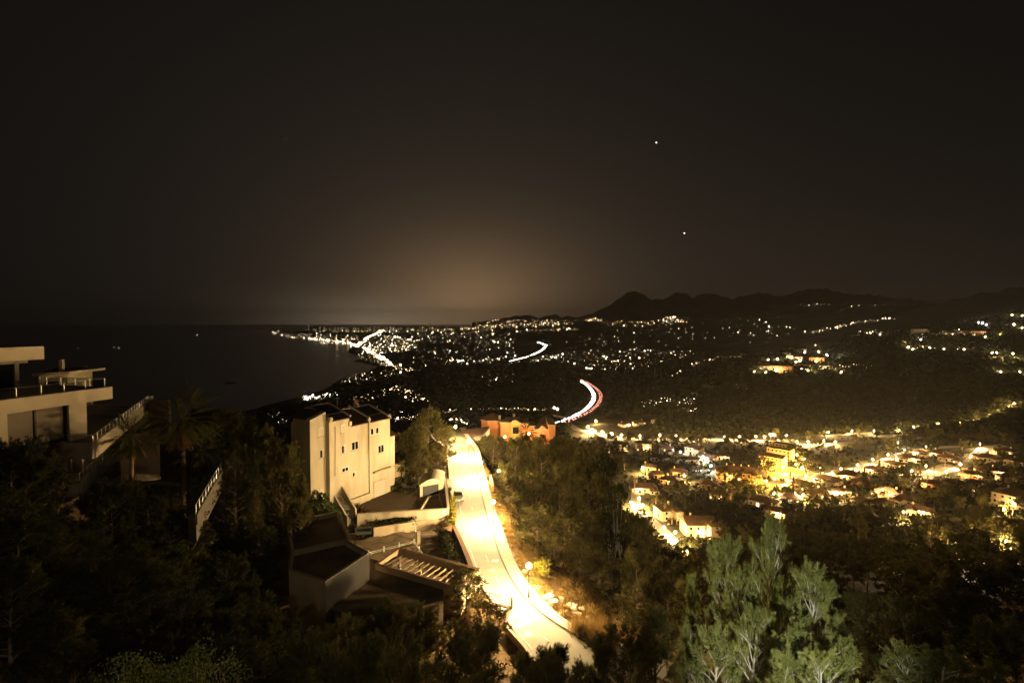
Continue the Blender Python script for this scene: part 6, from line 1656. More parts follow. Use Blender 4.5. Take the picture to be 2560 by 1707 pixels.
ROWS = [
 ('terrace of pale villas below the lamp-lit main road', M_cream, [(1507, 1134, 26), (1552, 1127, 34), (1610, 1125, 38), (1666, 1138, 36), (1731, 1136, 40)], 2, 'hip'),
 ('stepped white houses right under the terrace of pale villas', M_white, [(1642, 1152, 34), (1672, 1153, 32), (1700, 1156, 30), (1730, 1158, 34), (1764, 1152, 40), (1803, 1149, 38)], 1, 'gable'),
 ('villas by the left palms of the valley town', M_ochre, [(1622, 1177, 36), (1640, 1196, 40), (1697, 1190, 40), (1672, 1212, 50), (1772, 1222, 42), (1800, 1248, 46)], 1, 'hip'),
 ('tiled villas below the amber square', M_cream, [(1998, 1222, 50), (2062, 1210, 56), (2124, 1199, 58), (2048, 1246, 56), (2110, 1240, 36), (1975, 1258, 50), (1902, 1268, 62), (1935, 1292, 50)], 1, 'hip'),
 ('villas along the diagonal street', M_cream, [(2182, 1184, 46), (2226, 1168, 40), (2272, 1154, 46), (2296, 1140, 36), (2345, 1142, 44), (2372, 1154, 44)], 1, 'hip'),
 ('orange villas near the middle right palms', M_orange, [(2216, 1242, 54), (2330, 1222, 52), (2388, 1222, 60), (2428, 1196, 46), (2150, 1215, 46)], 1, 'hip'),
 ('villas on the right slope of the valley town', M_cream, [(2474, 1154, 46), (2505, 1134, 40), (2543, 1164, 46), (2480, 1188, 50), (2532, 1206, 50), (2464, 1240, 56), (2440, 1218, 40)], 1, 'hip'),
 ('low dark-roofed villas nearest the slope', M_cream, [(2262, 1262, 62), (2200, 1270, 50), (2300, 1290, 56), (2150, 1265, 44)], 1, 'hip'),
 ('dim houses above the main road at the left', M_white, [(1600, 1062, 30), (1565, 1066, 26), (1640, 1056, 24)], 1, 'hip'),
]
for desc, m, lst, st_, rf_ in ROWS:
    for i, (px, py, w) in enumerate(sorted(lst)):
        house(px, py, w, f'{nth(i)} from the left of the {desc}', desc, m=m, roof=rf_, storeys=st_, lit=.12)
# individual larger buildings
house(1847, 1204, 104, 'long two-storey yellow apartment house with arched centre beside the amber square', None, m=M_ochre, storeys=2, rz=.12, dep=13, lit=.15, chimneys=4)
for k, (px, py, w, st_) in enumerate(((1925, 1172, 58, 3), (1945, 1150, 56, 3), (1955, 1136, 50, 3))):
    house(px, py, w, f'{("front", "middle", "rear")[k]} stepped block of the tall apartment building left of the amber square', 'stepped apartment blocks', m=M_ochre, roof='flat' if k else 'gable', storeys=st_, rz=-.35, dep=9, lit=.1, name='apartment_block', cat='apartment block')
house(1612, 1232, 64, 'white house with a dark hip roof at the top of the brightly lit lane', None, m=M_white, rz=.25, dep=9)
house(1676, 1302, 42, 'tall pale house wall behind the palms of the lit lane', None, m=M_cream, roof='hip', storeys=2, rz=.5, dep=10, hm=2.5)
house(1755, 1345, 74, 'brown-lit house with a folded dark roof below the palms', None, m=M_cream, roof='gable', storeys=2, rz=.35, dep=11)
house(2535, 1268, 90, 'large dark-roofed villa with a columned terrace at the right edge', None, m=M_cream, roof='hip', storeys=2, rz=-.3, dep=12)
house(2475, 1372, 86, 'villa with a striped terrace roof between two lamps at the lower right', None, m=M_white, roof='flat', rz=-.2, dep=9, hm=3.4)
# round house at the right edge
c = land(2552, 1345); rh_ = thing('round_house', c, 'curved white house with a ring-shaped roof edge at the right picture edge', 'house')
MB().lathe(c, [(9, -3), (9, 4.2)], 28).build('wall', M_cream, rh_)
MB().lathe(c, [(10.2, 4.21), (10.4, 4.5), (10.2, 5.0), (9.6, 5.0), (9.5, 4.6), (.5, 4.9)], 28).build('roof', M_orange, rh_)
HPOS.append((c.x, c.y, 11))
# amber square: ring wall, statue plinth ring
c = PLAZA; sq = thing('round_plaza_wall', V(c.x, c.y, c.z), 'circular amber-lit wall round the little square', 'wall')
n = 40
for k in range(n):
    if 26 < k < 34: continue
    a0, a1 = 2 * math.pi * k / n, 2 * math.pi * (k + .96) / n
    q = [(c.x + r * math.cos(a), c.y + r * math.sin(a)) for a, r in ((a0, 14.5), (a1, 14.5), (a1, 15.0), (a0, 15.0))]
    MB().prism(q, c.z - .5, c.z + (3.0 if k < 22 else 1.2)).build('panel', M_ochre, sq)
tag(MB().lathe(c, [(13.8, -.22), (13.8, -.05)], 32).build('plaza', mat('plaza_paving', (0.36, 0.25, 0.12), (0.28, 0.19, 0.09), .9, .5), org=c), kind='structure')
HPOS.append((c.x, c.y, 16))
# billboard by the main road
c = land(1931, 1098); bl = thing('billboard', c, 'white rectangular billboard beside the main road', 'billboard')
for x in (-1.8, 1.8): MB().box(c + V(x, 0, -1), .2, .2, 4.2).build('post', M_metal, bl)
MB().box(c + V(0, -.15, 3.0), 7.0, .2, 3.2).build('board', M_white_metal, bl)
# lamps of the valley
GL = [
 ('along the lamp-lit main road', E_val, [(1490, 1052), (1507, 1079), (1529, 1083), (1553, 1086), (1600, 1090), (1650, 1087), (1690, 1089), (1732, 1089), (1769, 1089), (1811, 1091), (1849, 1091), (1890, 1090), (1912, 1092), (1948, 1100), (1966, 1088), (1993, 1104), (2020, 1104), (2060, 1102), (2088, 1104)]),
 ('on the bright hairpin left of the main road', E_val, [(1470, 1066), (1478, 1073), (1466, 1078), (1488, 1078)]),
 ('on the amber square', E_vala, [(1957, 1170), (1964, 1185), (1936, 1196), (1915, 1202), (1993, 1137), (2009, 1147), (1884, 1207)]),
 ('around the amber square, warm white', E_val, [(1969, 1200), (2015, 1190), (1990, 1160), (2005, 1168)]),
 ('along the diagonal street', E_val, [(2051, 1169), (2102, 1172), (2144, 1162), (2182, 1148), (2220, 1136), (2262, 1124), (2315, 1116)]),
 ('at the fork with the palms', E_val, [(2280, 1176), (2315, 1164), (2366, 1179), (2401, 1160), (2440, 1127), (2450, 1110), (2318, 1199)]),
 ('among the lower villas', E_val, [(1935, 1233), (2008, 1237), (2091, 1230), (2207, 1224), (2259, 1279), (1710, 1188), (1606, 1171)]),
 ('of the villas at the lower right edge', E_val, [(2510, 1273), (2514, 1353), (2404, 1369)]),
 ('on the brightly lit lane', E_val, [(1598, 1246), (1578, 1256), (1606, 1262), (1688, 1330), (1660, 1318), (1716, 1378)]),
 ('along the dark hillside road', E_val, [(2070, 1080), (2130, 1077), (2185, 1077), (2248, 1075), (2284, 1067), (2345, 1060), (2395, 1057), (2432, 1050), (2468, 1043), (2493, 1031), (2522, 1021), (2536, 1008)]),
]
for desc, em, lst in GL:
    for i, (px, py) in enumerate(sorted(lst)):
        vlamp(px, py, f'{nth(i)} street lamp from the left {desc}', 'valley street lamps ' + desc, em)
for i, (px, py, lab) in enumerate(((1701, 1129, 'cold white lamp above the stepped white houses'), (1758, 1142, 'white lamp lighting a house wall under the main road'), (1777, 1164, 'white lamp right of the lit pool'), (2245, 1106, 'very bright cold white lamp beyond the diagonal street'), (2335, 1401, 'cold white lamp among the dark trees at the lower right'))):
    vlamp(px, py, lab, None, E_valc if px != 2335 else emat('dim_white_lamp', COOL, 1800.0))
c = land(1749, 1177); pw = thing('lit_pool', c, 'small pool lit blue-white from inside among the valley villas', 'pool')
MB().box(c + V(0, 0, -.5), 9, 4, .55, .2).build('surround', M_white, pw)
MB().box(c + V(0, 0, .06), 8, 3, .03, .2).build('water', emat('pool_light', (.62, .75, 1.0), 2.5), pw)
# palms and trees of the valley
def vtree(kind, px, py, label, group, s=1.0):
    p = land(px, py); HPOS.append((p.x, p.y, 1.5)); return tree(kind, p, label, group, s=s * rnd.uniform(.9, 1.1))
for i, (px, py) in enumerate(((1586, 1232), (1640, 1285), (1662, 1300), (1680, 1316), (1712, 1305), (1765, 1352))):
    vtree('mid_palm', px, py, f'{nth(i)} palm from the top of the brightly lit lane', 'palms by the lit lane', 1.25)
for i, (px, py) in enumerate(((2205, 1222), (2190, 1190), (2300, 1205), (2335, 1192), (2362, 1168), (2400, 1195), (2290, 1230), (2318, 1222), (2420, 1150))):
    vtree('mid_palm', px, py, f'{nth(i)} of the palms round the street fork of the valley town', 'palms round the fork', 1.1)
for i, (px, py) in enumerate(((2298, 1235), (2312, 1262), (2155, 1240), (2395, 1232), (2370, 1240), (2440, 1256), (1975, 1212), (2160, 1205))):
    vtree('cypress', px, py, f'dark slender cypress among the valley villas, {nth(i)} from the left', 'valley cypresses', 1.1)
BIG = [('mid_tree', 1908, 1198, 1.9, 'large round tree left of the amber square'), ('mid_tree2', 2042, 1188, 1.1, 'small round-clipped tree right of the amber square'), ('mid_pine', 1830, 1255, 1.9, 'big umbrella pine below the yellow apartment house'),
       ('mid_tree2', 2010, 1150, 1.5, 'amber-lit tree behind the little square'), ('mid_tree', 1985, 1148, 1.5, 'amber-lit tree at the left behind the little square'), ('mid_tree2', 2010, 1182, 1.1, 'amber-lit tree inside the bend of the square'), ('mid_pine2', 1840, 1118, 1.7, 'dark tree standing before the main road lamps'), ('mid_pine', 1870, 1120, 1.7, 'second dark tree before the main road lamps'),
       ('mid_tree', 1575, 1102, 1.3, 'dark tree at the left of the main road'), ('mid_pine2', 1635, 1106, 1.5, 'dark leaning pine before the main road'), ('mid_pine', 2240, 1140, 1.4, 'dark tree under the cold white lamp'), ('mid_tree', 2250, 1215, 1.6, 'dark tree mass in the middle of the right villas')]
for kind, px, py, s, lab in BIG: vtree(kind, px, py, lab, None, s)
# scattered valley trees: accept only spots clear of roads and houses
def clear(x, y, r):
    for hx, hy, hr in HPOS:
        if (x - hx) ** 2 + (y - hy) ** 2 < (hr + r) ** 2: return False
    for c_, z_, w_, m_, n_ in VROADS.values():
        if (np.hypot(c_[:, 0] - x, c_[:, 1] - y) < w_ / 2 + r + 1).any(): return False
    return True
def scatter(n, box, kinds, s, label, group, dmin=140, skip=None):
    k = 0; tries = 0
    while k < n and tries < n * 12:
        tries += 1
        px, py = rnd.uniform(box[0], box[1]), rnd.uniform(box[2], box[3])
        if skip and skip(px, py): continue
        p = land(px, py, dmin)
        if not clear(p.x, p.y, 2.0): continue
        HPOS.append((p.x, p.y, 1.0))
        tree(rnd.choice(kinds), p, label, group, s=rnd.uniform(*s)); k += 1
scatter(34, (1440, 1900, 1104, 1122), ['mid_pine', 'mid_pine2', 'mid_tree'], (.8, 1.3), 'dark tree in the belt between the main road and the pale villas', 'trees below the main road')
scatter(52, (1450, 1900, 1126, 1260), ['mid_tree', 'mid_tree2', 'mid_pine2', 'mid_palm'], (.7, 1.15), 'dim garden tree among the left villas of the valley town', 'left valley garden trees')
scatter(95, (1950, 2560, 1125, 1330), ['mid_tree', 'mid_tree2', 'mid_pine2', 'mid_pine', 'mid_palm', 'cypress'], (.65, 1.15), 'dim garden tree among the right villas of the valley town', 'right valley garden trees')
scatter(50, (1900, 2560, 1086, 1120), ['mid_tree', 'mid_pine2'], (.7, 1.2), 'dim tree along the upper edge of the right valley town', 'trees above the right villas')
# dark wooded slope between the valley town and the foreground
for k in range(105):
    Y = rnd.uniform(70, 205); px = rnd.uniform(1640, 2620); x = (px - 1280) / FPX * Y
    if not clear(x, Y, 2.5) or (px < 1800 and Y > 165): continue
    tree(rnd.choice(['mid_pine', 'mid_pine2', 'mid_tree', 'mid_pine2']), ground(x, Y), 'dark tree of the black wooded slope at the right', 'dark slope trees', s=rnd.uniform(.8, 1.25))
for k in range(36):
    Y = rnd.uniform(110, 260); px = rnd.uniform(80, 1180); x = (px - 1280) / FPX * Y
    if 1040 < px and Y < 175: continue
    tree(rnd.choice(['mid_pine2', 'mid_tree', 'mid_pine']), ground(x, Y), 'dark tree on the slope falling to the sea behind the houses', 'seaward slope trees', s=rnd.uniform(.7, 1.05))
for k in range(26):
    Y = rnd.uniform(140, 330); px = rnd.uniform(1400, 1620); x = (px - 1280) / FPX * Y
    if not clear(x, Y, 3): continue
    tree(rnd.choice(['mid_pine2', 'mid_pine']), ground(x, Y), 'dark pine on the slope between the grove and the valley town', 'slope pines below the grove', s=rnd.uniform(.8, 1.1))

# ---------------------------------------------------------------- woods on the far hills (one mass)
rs = np.random.RandomState(77)
def wood(name, label, n, pxr, pyr, size, leaf=8, dmin=500, accept=None):
    px = rs.uniform(*pxr, n); py = rs.uniform(*pyr, n)
    if accept is not None:
        k = accept(px, py); px, py = px[k], py[k]
    X, Y, Z, ok = hit(px, py, dmin, 3600.0, 130)
    k = ok & (Y < 3500) & (Z > 3)
    for hx, hy, hr in HPOS: k &= ~((np.abs(X - hx) < hr * 1.1) & (np.abs(Y - hy) < hr * 1.1)) if hr > 2 else True
    # keep clear of the valley roads
    for c_, z_, w_, m_, n_ in VROADS.values():
        for j in range(0, len(c_)): k &= np.hypot(X - c_[j, 0], Y - c_[j, 1]) > w_ / 2 + 3.5
    for q in (mw_w, mw_r):
        for j in range(0, len(q), 2): k &= np.hypot(X - q[j, 0], Y - q[j, 1]) > 16
    X, Y, Z = X[k], Y[k], Z[k]
    m = len(X); s = rs.uniform(*size, m)
    C = np.repeat(np.stack([X, Y, Z + s * .6], 1), leaf, 0); S = np.repeat(s, leaf)[:, None]
    off = rs.normal(0, .42, (m * leaf, 3)) * S * np.array([1, 1, .8])
    c = C + off
    a = rs.normal(0, 1, (m * leaf, 3)); a /= np.linalg.norm(a, axis=1)[:, None]; b = np.cross(a, rs.normal(0, 1, (m * leaf, 3))); b /= np.linalg.norm(b, axis=1)[:, None]
    r = S * rs.uniform(.3, .6, (m * leaf, 1))
    v = np.stack([c - a * r, c + b * r * .8, c + a * r, c - b * r * .8], 1).reshape(-1, 3); i = np.arange(m * leaf) * 4
    f = np.concatenate([np.stack([i, i + 1, i + 2], 1), np.stack([i, i + 2, i + 3], 1)])
    tag(linkmesh(name, fastmesh(name, v, f, M_leafd)), label, 'woodland', kind='stuff')
# ---------------------------------------------------------------- buildings on the far right hill
HILLB = [
 (1948, 931, 56, 3, M_orange, 'long terrace of apartments with a lit lower wall at the front of the hilltop estate'), (2010, 922, 34, 2, M_orange, 'small orange apartment block right of the long hilltop terrace'), (1905, 925, 36, 2, M_cream, 'cream block at the left end of the hilltop estate'),
 (1985, 905, 34, 3, M_cream, 'upper left apartment block of the hilltop estate'), (2040, 908, 30, 3, M_orange, 'orange block with balconies at the upper right of the hilltop estate'), (1975, 890, 30, 2, M_cream, 'narrow house on the ridge of the hilltop estate'), (2010, 880, 28, 2, M_cream, 'topmost house of the hilltop estate'), (2064, 925, 26, 2, M_white, 'white house at the right end of the hilltop estate'), (1898, 910, 30, 1, M_white, 'low white house at the left of the hilltop estate'),
 (1830, 893, 46, 2, M_cream, 'long villa on the left shoulder of the hill'), (1852, 886, 26, 1, M_orange, 'small orange-lit house on the left shoulder of the hill'),
 (1772, 975, 30, 2, M_white, 'pale cubic house on the dark left slope of the hill, upper left one'), (1785, 968, 20, 1, M_white, 'small pale house behind the upper left cubic house'), (1848, 974, 36, 1, M_white, 'pale cubic house on the dark left slope of the hill, right one'), (1735, 994, 18, 2, M_white, 'pale cubic house on the dark left slope of the hill, lowest one'),
 (2152, 838, 36, 1, M_cream, 'lit villa on the crest left of the tiered building'), (2210, 832, 30, 1, M_cream, 'second lit villa on the crest left of the tiered building'),
 (2375, 838, 34, 2, M_cream, 'lit building between the tiered building and the orange block'), (2428, 838, 54, 3, M_orange, 'orange-lit long block near the top right'), (2478, 898, 44, 2, M_cream, 'dim building below the upper right lamps'), (2520, 815, 26, 1, M_cream, 'lit house at the upper right edge'), (2290, 868, 24, 1, M_cream, 'house at the left end of the row of lamps on the right slope'),
]
for px, py, w, st_, m, lab in HILLB:
    house(px, py, w, lab, None, m=m, storeys=st_, roof='flat' if st_ > 1 and m is not M_cream else 'hip', lit=.25, dmin=480, rz=rnd.uniform(-.2, .2), win=w > 25)
# tiered building
c = land(2308, 838, 480); tb_ = thing('tiered_building', c, 'dim tiered building with stepped storeys high on the right hill', 'building')
for k in range(5):
    w = (60 - k * 6) * c.y / FPX
    MB().box(c + V(0, 4 + k * 1.6, -2 + k * 3.2), w, 9, 2.4).build('storey', M_white, tb_)
    MB().box(c + V(0, 4 + k * 1.6 - .3, .4 + k * 3.2), w + 1.5, 9.6, .5).build('balcony_slab', M_stone, tb_)
HL = [(1905, 893), (1920, 899), (1944, 898), (1977, 900), (1990, 905), (2000, 902), (2012, 880), (2038, 862), (2046, 879), (2068, 887), (2108, 886), (2072, 908), (1940, 926), (1915, 931), (1886, 929), (1977, 924), (2020, 926), (2032, 930), (2055, 918), (2083, 922), (2103, 930), (2040, 903), (1975, 926),
      (2302, 849), (2366, 836), (2260, 855), (2270, 868), (2282, 872), (2324, 869), (2360, 872), (2410, 873), (2480, 882), (2492, 882), (2532, 884), (2538, 894), (2545, 896), (2515, 904), (2502, 929), (2550, 930), (2456, 792), (2446, 806), (2456, 808), (2466, 811), (2530, 787), (2555, 789), (2535, 810), (2545, 818), (2555, 820), (2463, 842), (2500, 835), (2136, 838), (2150, 832), (2200, 836), (2230, 828), (2756, 900)]
E_hill = emat('hill_lamp_warm', (1.0, .76, .42), 14000.0); E_hillc = emat('hill_lamp_white', (.96, .97, 1.0), 7000.0)
for i, (px, py) in enumerate(sorted(HL)):
    if px > 2560: continue
    white = (px, py) in ((2108, 886), (2302, 849), (2456, 792), (2446, 806), (2456, 808), (2466, 811), (2068, 887))
    vlamp(px, py, f'{nth(i)} lamp from the left on the right hills', 'lamps of the right hill estates', E_hillc if white else E_hill, r=.3 if px > 2250 or white else .24, h=5, dmin=480)
wood('hill_wood', 'dark pine wood covering the hill behind the valley town', 9000, (1640, 2560), (880, 1086), (3, 6.5), 9)
wood('coast_scrub', 'dark scrub and trees on the coastal slope', 5000, (640, 1420), (960, 1150), (2.5, 5), 8, 330)
wood('plain_groves', 'dark groves on the plain behind the motorway', 4200, (900, 1720), (890, 1040), (4, 8), 7, 600)

wood('valley_gardens', 'dim hedges and garden shrubs filling the valley town between its houses', 3600, (1420, 2560), (1096, 1400), (.9, 2.3), 12, 150)
wood('upper_hill_wood', 'dark trees on the high right hill around its lit buildings', 4200, (2080, 2560), (775, 885), (3, 6), 9, 700)
# ---------------------------------------------------------------- distant lights
def cluster_line(pts, n, jx, jy):
    p = np.array(pts, float); s = np.concatenate([[0], np.cumsum(np.hypot(*np.diff(p, axis=0).T))]); t = rs.uniform(0, s[-1], n)
    return np.stack([np.interp(t, s, p[:, 0]) + rs.normal(0, jx, n), np.interp(t, s, p[:, 1]) + rs.normal(0, jy, n)], 1)
def cluster_poly(poly, n):
    poly = np.array(poly, float); lo, hi = poly.min(0), poly.max(0); out = []
    while len(out) < n:
        q = rs.uniform(lo, hi)
        if inpoly(q[0], q[1], poly): out.append(q)
    return np.array(out)
# (points, size factor, palette weights warm/white/orange)
CL = []
def C_(p, size, pal, name): CL.append((p, size, pal, name))
C_(cluster_line([(692, 833), (720, 843), (775, 847)], 60, 8, 2.2), 1.0, (.5, .4, .1), 'the lights of the cape')
C_(cluster_line([(775, 848), (825, 852), (878, 859)], 150, 3, 1.0), 1.6, (.6, .4, 0), 'the bright seafront')
C_(cluster_line([(797, 859), (870, 861)], 40, 2, .8), .9, (.3, .7, 0), 'the harbour pier')
C_(cluster_poly([(720, 834), (770, 832), (900, 842), (890, 862), (780, 848)], 170), .85, (.5, .4, .1), 'the cape town')
C_(cluster_line([(876, 862), (892, 866), (905, 858), (925, 842), (958, 826)], 230, 2.5, 1.3), 1.9, (.5, .5, 0), 'the bright avenue')
C_(cluster_line([(908, 870), (930, 884), (950, 893), (968, 906), (984, 917)], 200, 2.5, 1.5), 2.0, (.55, .45, 0), 'the coast road')
C_(cluster_line([(984, 917), (1010, 925), (1030, 928)], 40, 5, 3), 1.0, (.5, .4, .1), 'the end of the coast road')
C_(cluster_poly([(905, 866), (950, 836), (1050, 850), (1045, 872), (990, 884), (940, 884)], 380), 1.05, (.55, .35, .1), 'the town behind the harbour')
C_(cluster_poly([(890, 880), (910, 876), (985, 916), (950, 918), (905, 898)], 80), 1.0, (.5, .4, .1), 'the seaside quarter')
C_(cluster_poly([(770, 822), (1200, 812), (1400, 806), (1400, 816), (1150, 826), (960, 832), (800, 831)], 700), .75, (.5, .2, .3), 'the far city')
C_(cluster_poly([(950, 826), (1200, 822), (1290, 832), (1290, 862), (1050, 858)], 360), .72, (.45, .45, .1), 'the plain behind the far city')
C_(cluster_poly([(1040, 872), (1290, 850), (1300, 912), (1010, 918)], 210), .85, (.3, .65, .05), 'the villas of the plain')
C_(cluster_line([(1125, 903), (1145, 905), (1160, 904)], 36, 3, 1.5), 1.2, (.2, .8, 0), 'a bright row on the plain')
C_(cluster_line([(1185, 906), (1220, 902), (1262, 897)], 50, 3, 2), .9, (.4, .6, 0), 'a village street of the plain')
C_(cluster_poly([(850, 955), (890, 938), (1000, 922), (1060, 922), (930, 955), (880, 968)], 90), 1.0, (.4, .5, .1), 'the lights of the wooded headland')
C_(cluster_poly([(870, 1000), (960, 975), (1010, 965), (1075, 1008), (1040, 1012), (990, 992), (900, 1008)], 160), 1.05, (.7, .25, .05), 'the coast village behind the town house')
C_(cluster_line([(996, 966), (1030, 985), (1070, 1005)], 70, 3, 2.5), 1.25, (.7, .3, 0), 'the main street of the coast village')
C_(cluster_line([(758, 994), (790, 996), (830, 990), (840, 986)], 60, 6, 3), 1.5, (.1, .9, 0), 'the floodlit marina')
C_(cluster_poly([(755, 1000), (760, 992), (776, 994), (776, 1004)], 26), 1.6, (.3, .7, 0), 'the floodlit harbour building')
C_(cluster_poly([(850, 1025), (1000, 1015), (1060, 1040), (900, 1050)], 44), 1.0, (.5, .5, 0), 'the scattered villas below the coast village')
C_(cluster_line([(1060, 1032), (1150, 1035), (1250, 1033), (1390, 1036)], 110, 5, 2), 1.2, (.6, .4, 0), 'the lit lane behind the orange villa')
C_(cluster_line([(1308, 1030), (1318, 1032)], 18, 3, 2.5), 1.5, (.6, .4, 0), 'a bright garden behind the orange villa')
C_(cluster_line([(985, 1062), (1030, 1056), (1060, 1050)], 40, 5, 3), 1.2, (.7, .3, 0), 'the gardens right of the town house')
C_(cluster_line([(1125, 1060), (1150, 1068), (1170, 1074)], 40, 3, 2), 1.3, (.8, .2, 0), 'the lit lane above the street bend')
C_(cluster_poly([(660, 1036), (700, 1030), (720, 1060), (690, 1070)], 22), 1.1, (.2, .8, 0), 'the villas behind the dark pine')
C_(cluster_poly([(1180, 802), (1290, 797), (1440, 800), (1430, 812), (1200, 818)], 260), .75, (.5, .15, .35), 'the inland town')
C_(cluster_line([(1290, 831), (1340, 826), (1438, 822)], 90, 4, 1.8), .8, (.5, .2, .3), 'the long village row on the plain')
C_(cluster_poly([(1455, 803), (1475, 797), (1490, 796), (1508, 803)], 60), .9, (.4, .1, .5), 'the lit hill village')
C_(cluster_poly([(1500, 806), (1560, 803), (1720, 800), (1715, 812), (1560, 819), (1520, 815)], 190), .75, (.45, .1, .45), 'the villages under the peak')
C_(cluster_poly([(1655, 797), (1668, 791), (1692, 791), (1700, 803), (1660, 806)], 70), 1.0, (.6, .35, .05), 'the bright village under the peak')
C_(cluster_poly([(1700, 795), (1900, 790), (1950, 840), (1700, 850), (1500, 830)], 120), .7, (.3, .7, 0), 'the scattered farms of the valley')
C_(cluster_poly([(1290, 850), (1520, 838), (1700, 850), (1660, 870), (1300, 866)], 46), .75, (.3, .7, 0), 'the lonely houses of the plain')
C_(cluster_poly([(1340, 892), (1420, 880), (1560, 872), (1700, 868), (1740, 884), (1640, 915), (1560, 935), (1420, 912)], 300), .95, (.4, .55, .05), 'the villa suburb on the plain')
C_(cluster_line([(1325, 903), (1370, 898), (1400, 888)], 60, 4, 2.5), 1.0, (.5, .5, 0), 'the left street of the villa suburb')
C_(cluster_line([(1465, 923), (1485, 924)], 20, 2, 1.5), 1.4, (.1, .9, 0), 'a bright compound on the plain')
C_(cluster_line([(1528, 904), (1545, 906)], 18, 3, 1.5), 1.3, (.3, .7, 0), 'a bright corner of the villa suburb')
C_(cluster_line([(1672, 942), (1690, 938), (1702, 934)], 34, 3, 2.5), 1.2, (.6, .4, 0), 'the lit farm above the dark slope')
C_(cluster_line([(1725, 914), (1770, 904), (1808, 892)], 46, 3, 1.8), 1.1, (.8, .2, 0), 'the lamp row climbing the left shoulder of the hill')
C_(cluster_poly([(1190, 940), (1290, 935), (1300, 962), (1200, 970)], 26), 1.1, (.3, .7, 0), 'the houses before the motorway')
C_(cluster_line([(1605, 1030), (1640, 1018), (1690, 1020), (1740, 1020)], 60, 6, 5), 1.3, (.25, .75, 0), 'the white-lit houses on the slope above the main road')
C_(cluster_line([(1690, 1040), (1735, 1042)], 16, 6, 4), 1.1, (.7, .3, 0), 'the small lights above the main road')
C_(cluster_line([(2012, 831), (2060, 826), (2120, 812), (2180, 803), (2242, 796)], 150, 4, 1.8), .85, (.75, .25, 0), 'the valley road town')
C_(cluster_line([(2000, 762), (2060, 763), (2130, 764), (2240, 762), (2290, 763)], 40, 14, 1.2), .7, (.7, .3, 0), 'the mountain villages')
C_(cluster_poly([(1800, 800), (1990, 790), (2000, 860), (1860, 868)], 50), .8, (.4, .6, 0), 'the farms behind the hill')
C_(cluster_poly([(2130, 840), (2140, 826), (2240, 824), (2240, 838)], 46), 1.1, (.7, .3, 0), 'the crest villas')
C_(cluster_line([(2262, 866), (2300, 872), (2420, 876), (2560, 884)], 60, 6, 3), 1.0, (.5, .5, 0), 'the lamp row on the right slope')
C_(cluster_poly([(2250, 842), (2400, 826), (2400, 842), (2260, 850)], 60), 1.0, (.6, .4, 0), 'the hotel terraces')
C_(cluster_line([(1890, 936), (1980, 937), (2060, 936)], 34, 6, .8), 1.1, (.8, .2, 0), 'the boundary road of the hilltop estate')
C_(cluster_poly([(2080, 918), (2190, 925), (2185, 932), (2090, 935)], 20), .9, (.7, .3, 0), 'the last lights right of the hilltop estate')
allp, alls, allm, alln = [], [], [], []
for p, size, pal, nm in CL:
    allp.append(p); alls.append(size * np.exp(rs.normal(-.62, .75, len(p)))); allm.append(rs.choice(3, len(p), p=pal)); alln += [nm] * len(p)
allp = np.concatenate(allp); alls = np.concatenate(alls); allm = np.concatenate(allm)
X, Y, Z, ok = hit(allp[:, 0], allp[:, 1], 330)
ok &= (Y < 30000)
Z = np.maximum(Z, 1.0)
R = np.clip(Y * 0.00046 * alls, .12, 9.0)
order = np.argsort(Y)
dimm = (rs.rand(len(allm)) < .55) & (alls < 1.6)
allm = allm + 3 * dimm
EM = [E_far_w, E_far_c, E_far_o, E_dim_w, E_dim_c, E_dim_o]; near_n = 0
oct_v = np.array([(1, 0, 0), (-1, 0, 0), (0, 1, 0), (0, -1, 0), (0, 0, 1), (0, 0, -1)], float)
oct_f = np.array([(0, 2, 4), (2, 1, 4), (1, 3, 4), (3, 0, 4), (2, 0, 5), (1, 2, 5), (3, 1, 5), (0, 3, 5)])
lan = []
for m_ in EM:
    glob = fastmesh('globe', oct_v, oct_f, m_)
    lan.append(glob)
post_me = MB().lathe(V(0, 0, -9), [(.18, 0), (.1, 8.4)], 5).mesh('post', M_black_metal)
stuff = [[] for _ in range(6)]
# one label for lamps of one cluster: nothing in the picture tells them apart
for i in order:
    if not ok[i]: continue
    if near_n < 280:
        near_n += 1
        t = thing('distant_lamp', (X[i], Y[i], Z[i] + 8 + R[i]), f'small far lamp among {alln[i]}', 'lamp', alln[i])
        t.scale = (R[i],) * 3
        linkmesh('globe', lan[allm[i]], t)
        q = linkmesh('post', post_me, t); q.scale = (1 / R[i],) * 3
    else: stuff[allm[i]].append(i)
for k, (nm, lab) in enumerate((('warm_town_lights', 'thousands of warm town lights on the coastal plain and far city'), ('white_town_lights', 'thousands of white town lights on the coastal plain and far city'), ('orange_town_lights', 'orange town lights of the inland villages and far city'), ('dim_warm_lights', 'dimmer warm town lights scattered over the coastal plain'), ('dim_white_lights', 'dimmer white town lights scattered over the coastal plain'), ('dim_orange_lights', 'dimmer orange town lights of the inland villages'))):
    ix = np.array(stuff[k]); c = np.stack([X[ix], Y[ix], Z[ix] + 3 + R[ix]], 1)
    v = (c[:, None, :] + oct_v[None] * R[ix][:, None, None]).reshape(-1, 3); f = (np.arange(len(ix))[:, None, None] * 6 + oct_f[None]).reshape(-1, 3)
    tag(linkmesh(nm, fastmesh(nm, v, f, EM[k])), lab, 'town lights', kind='stuff')
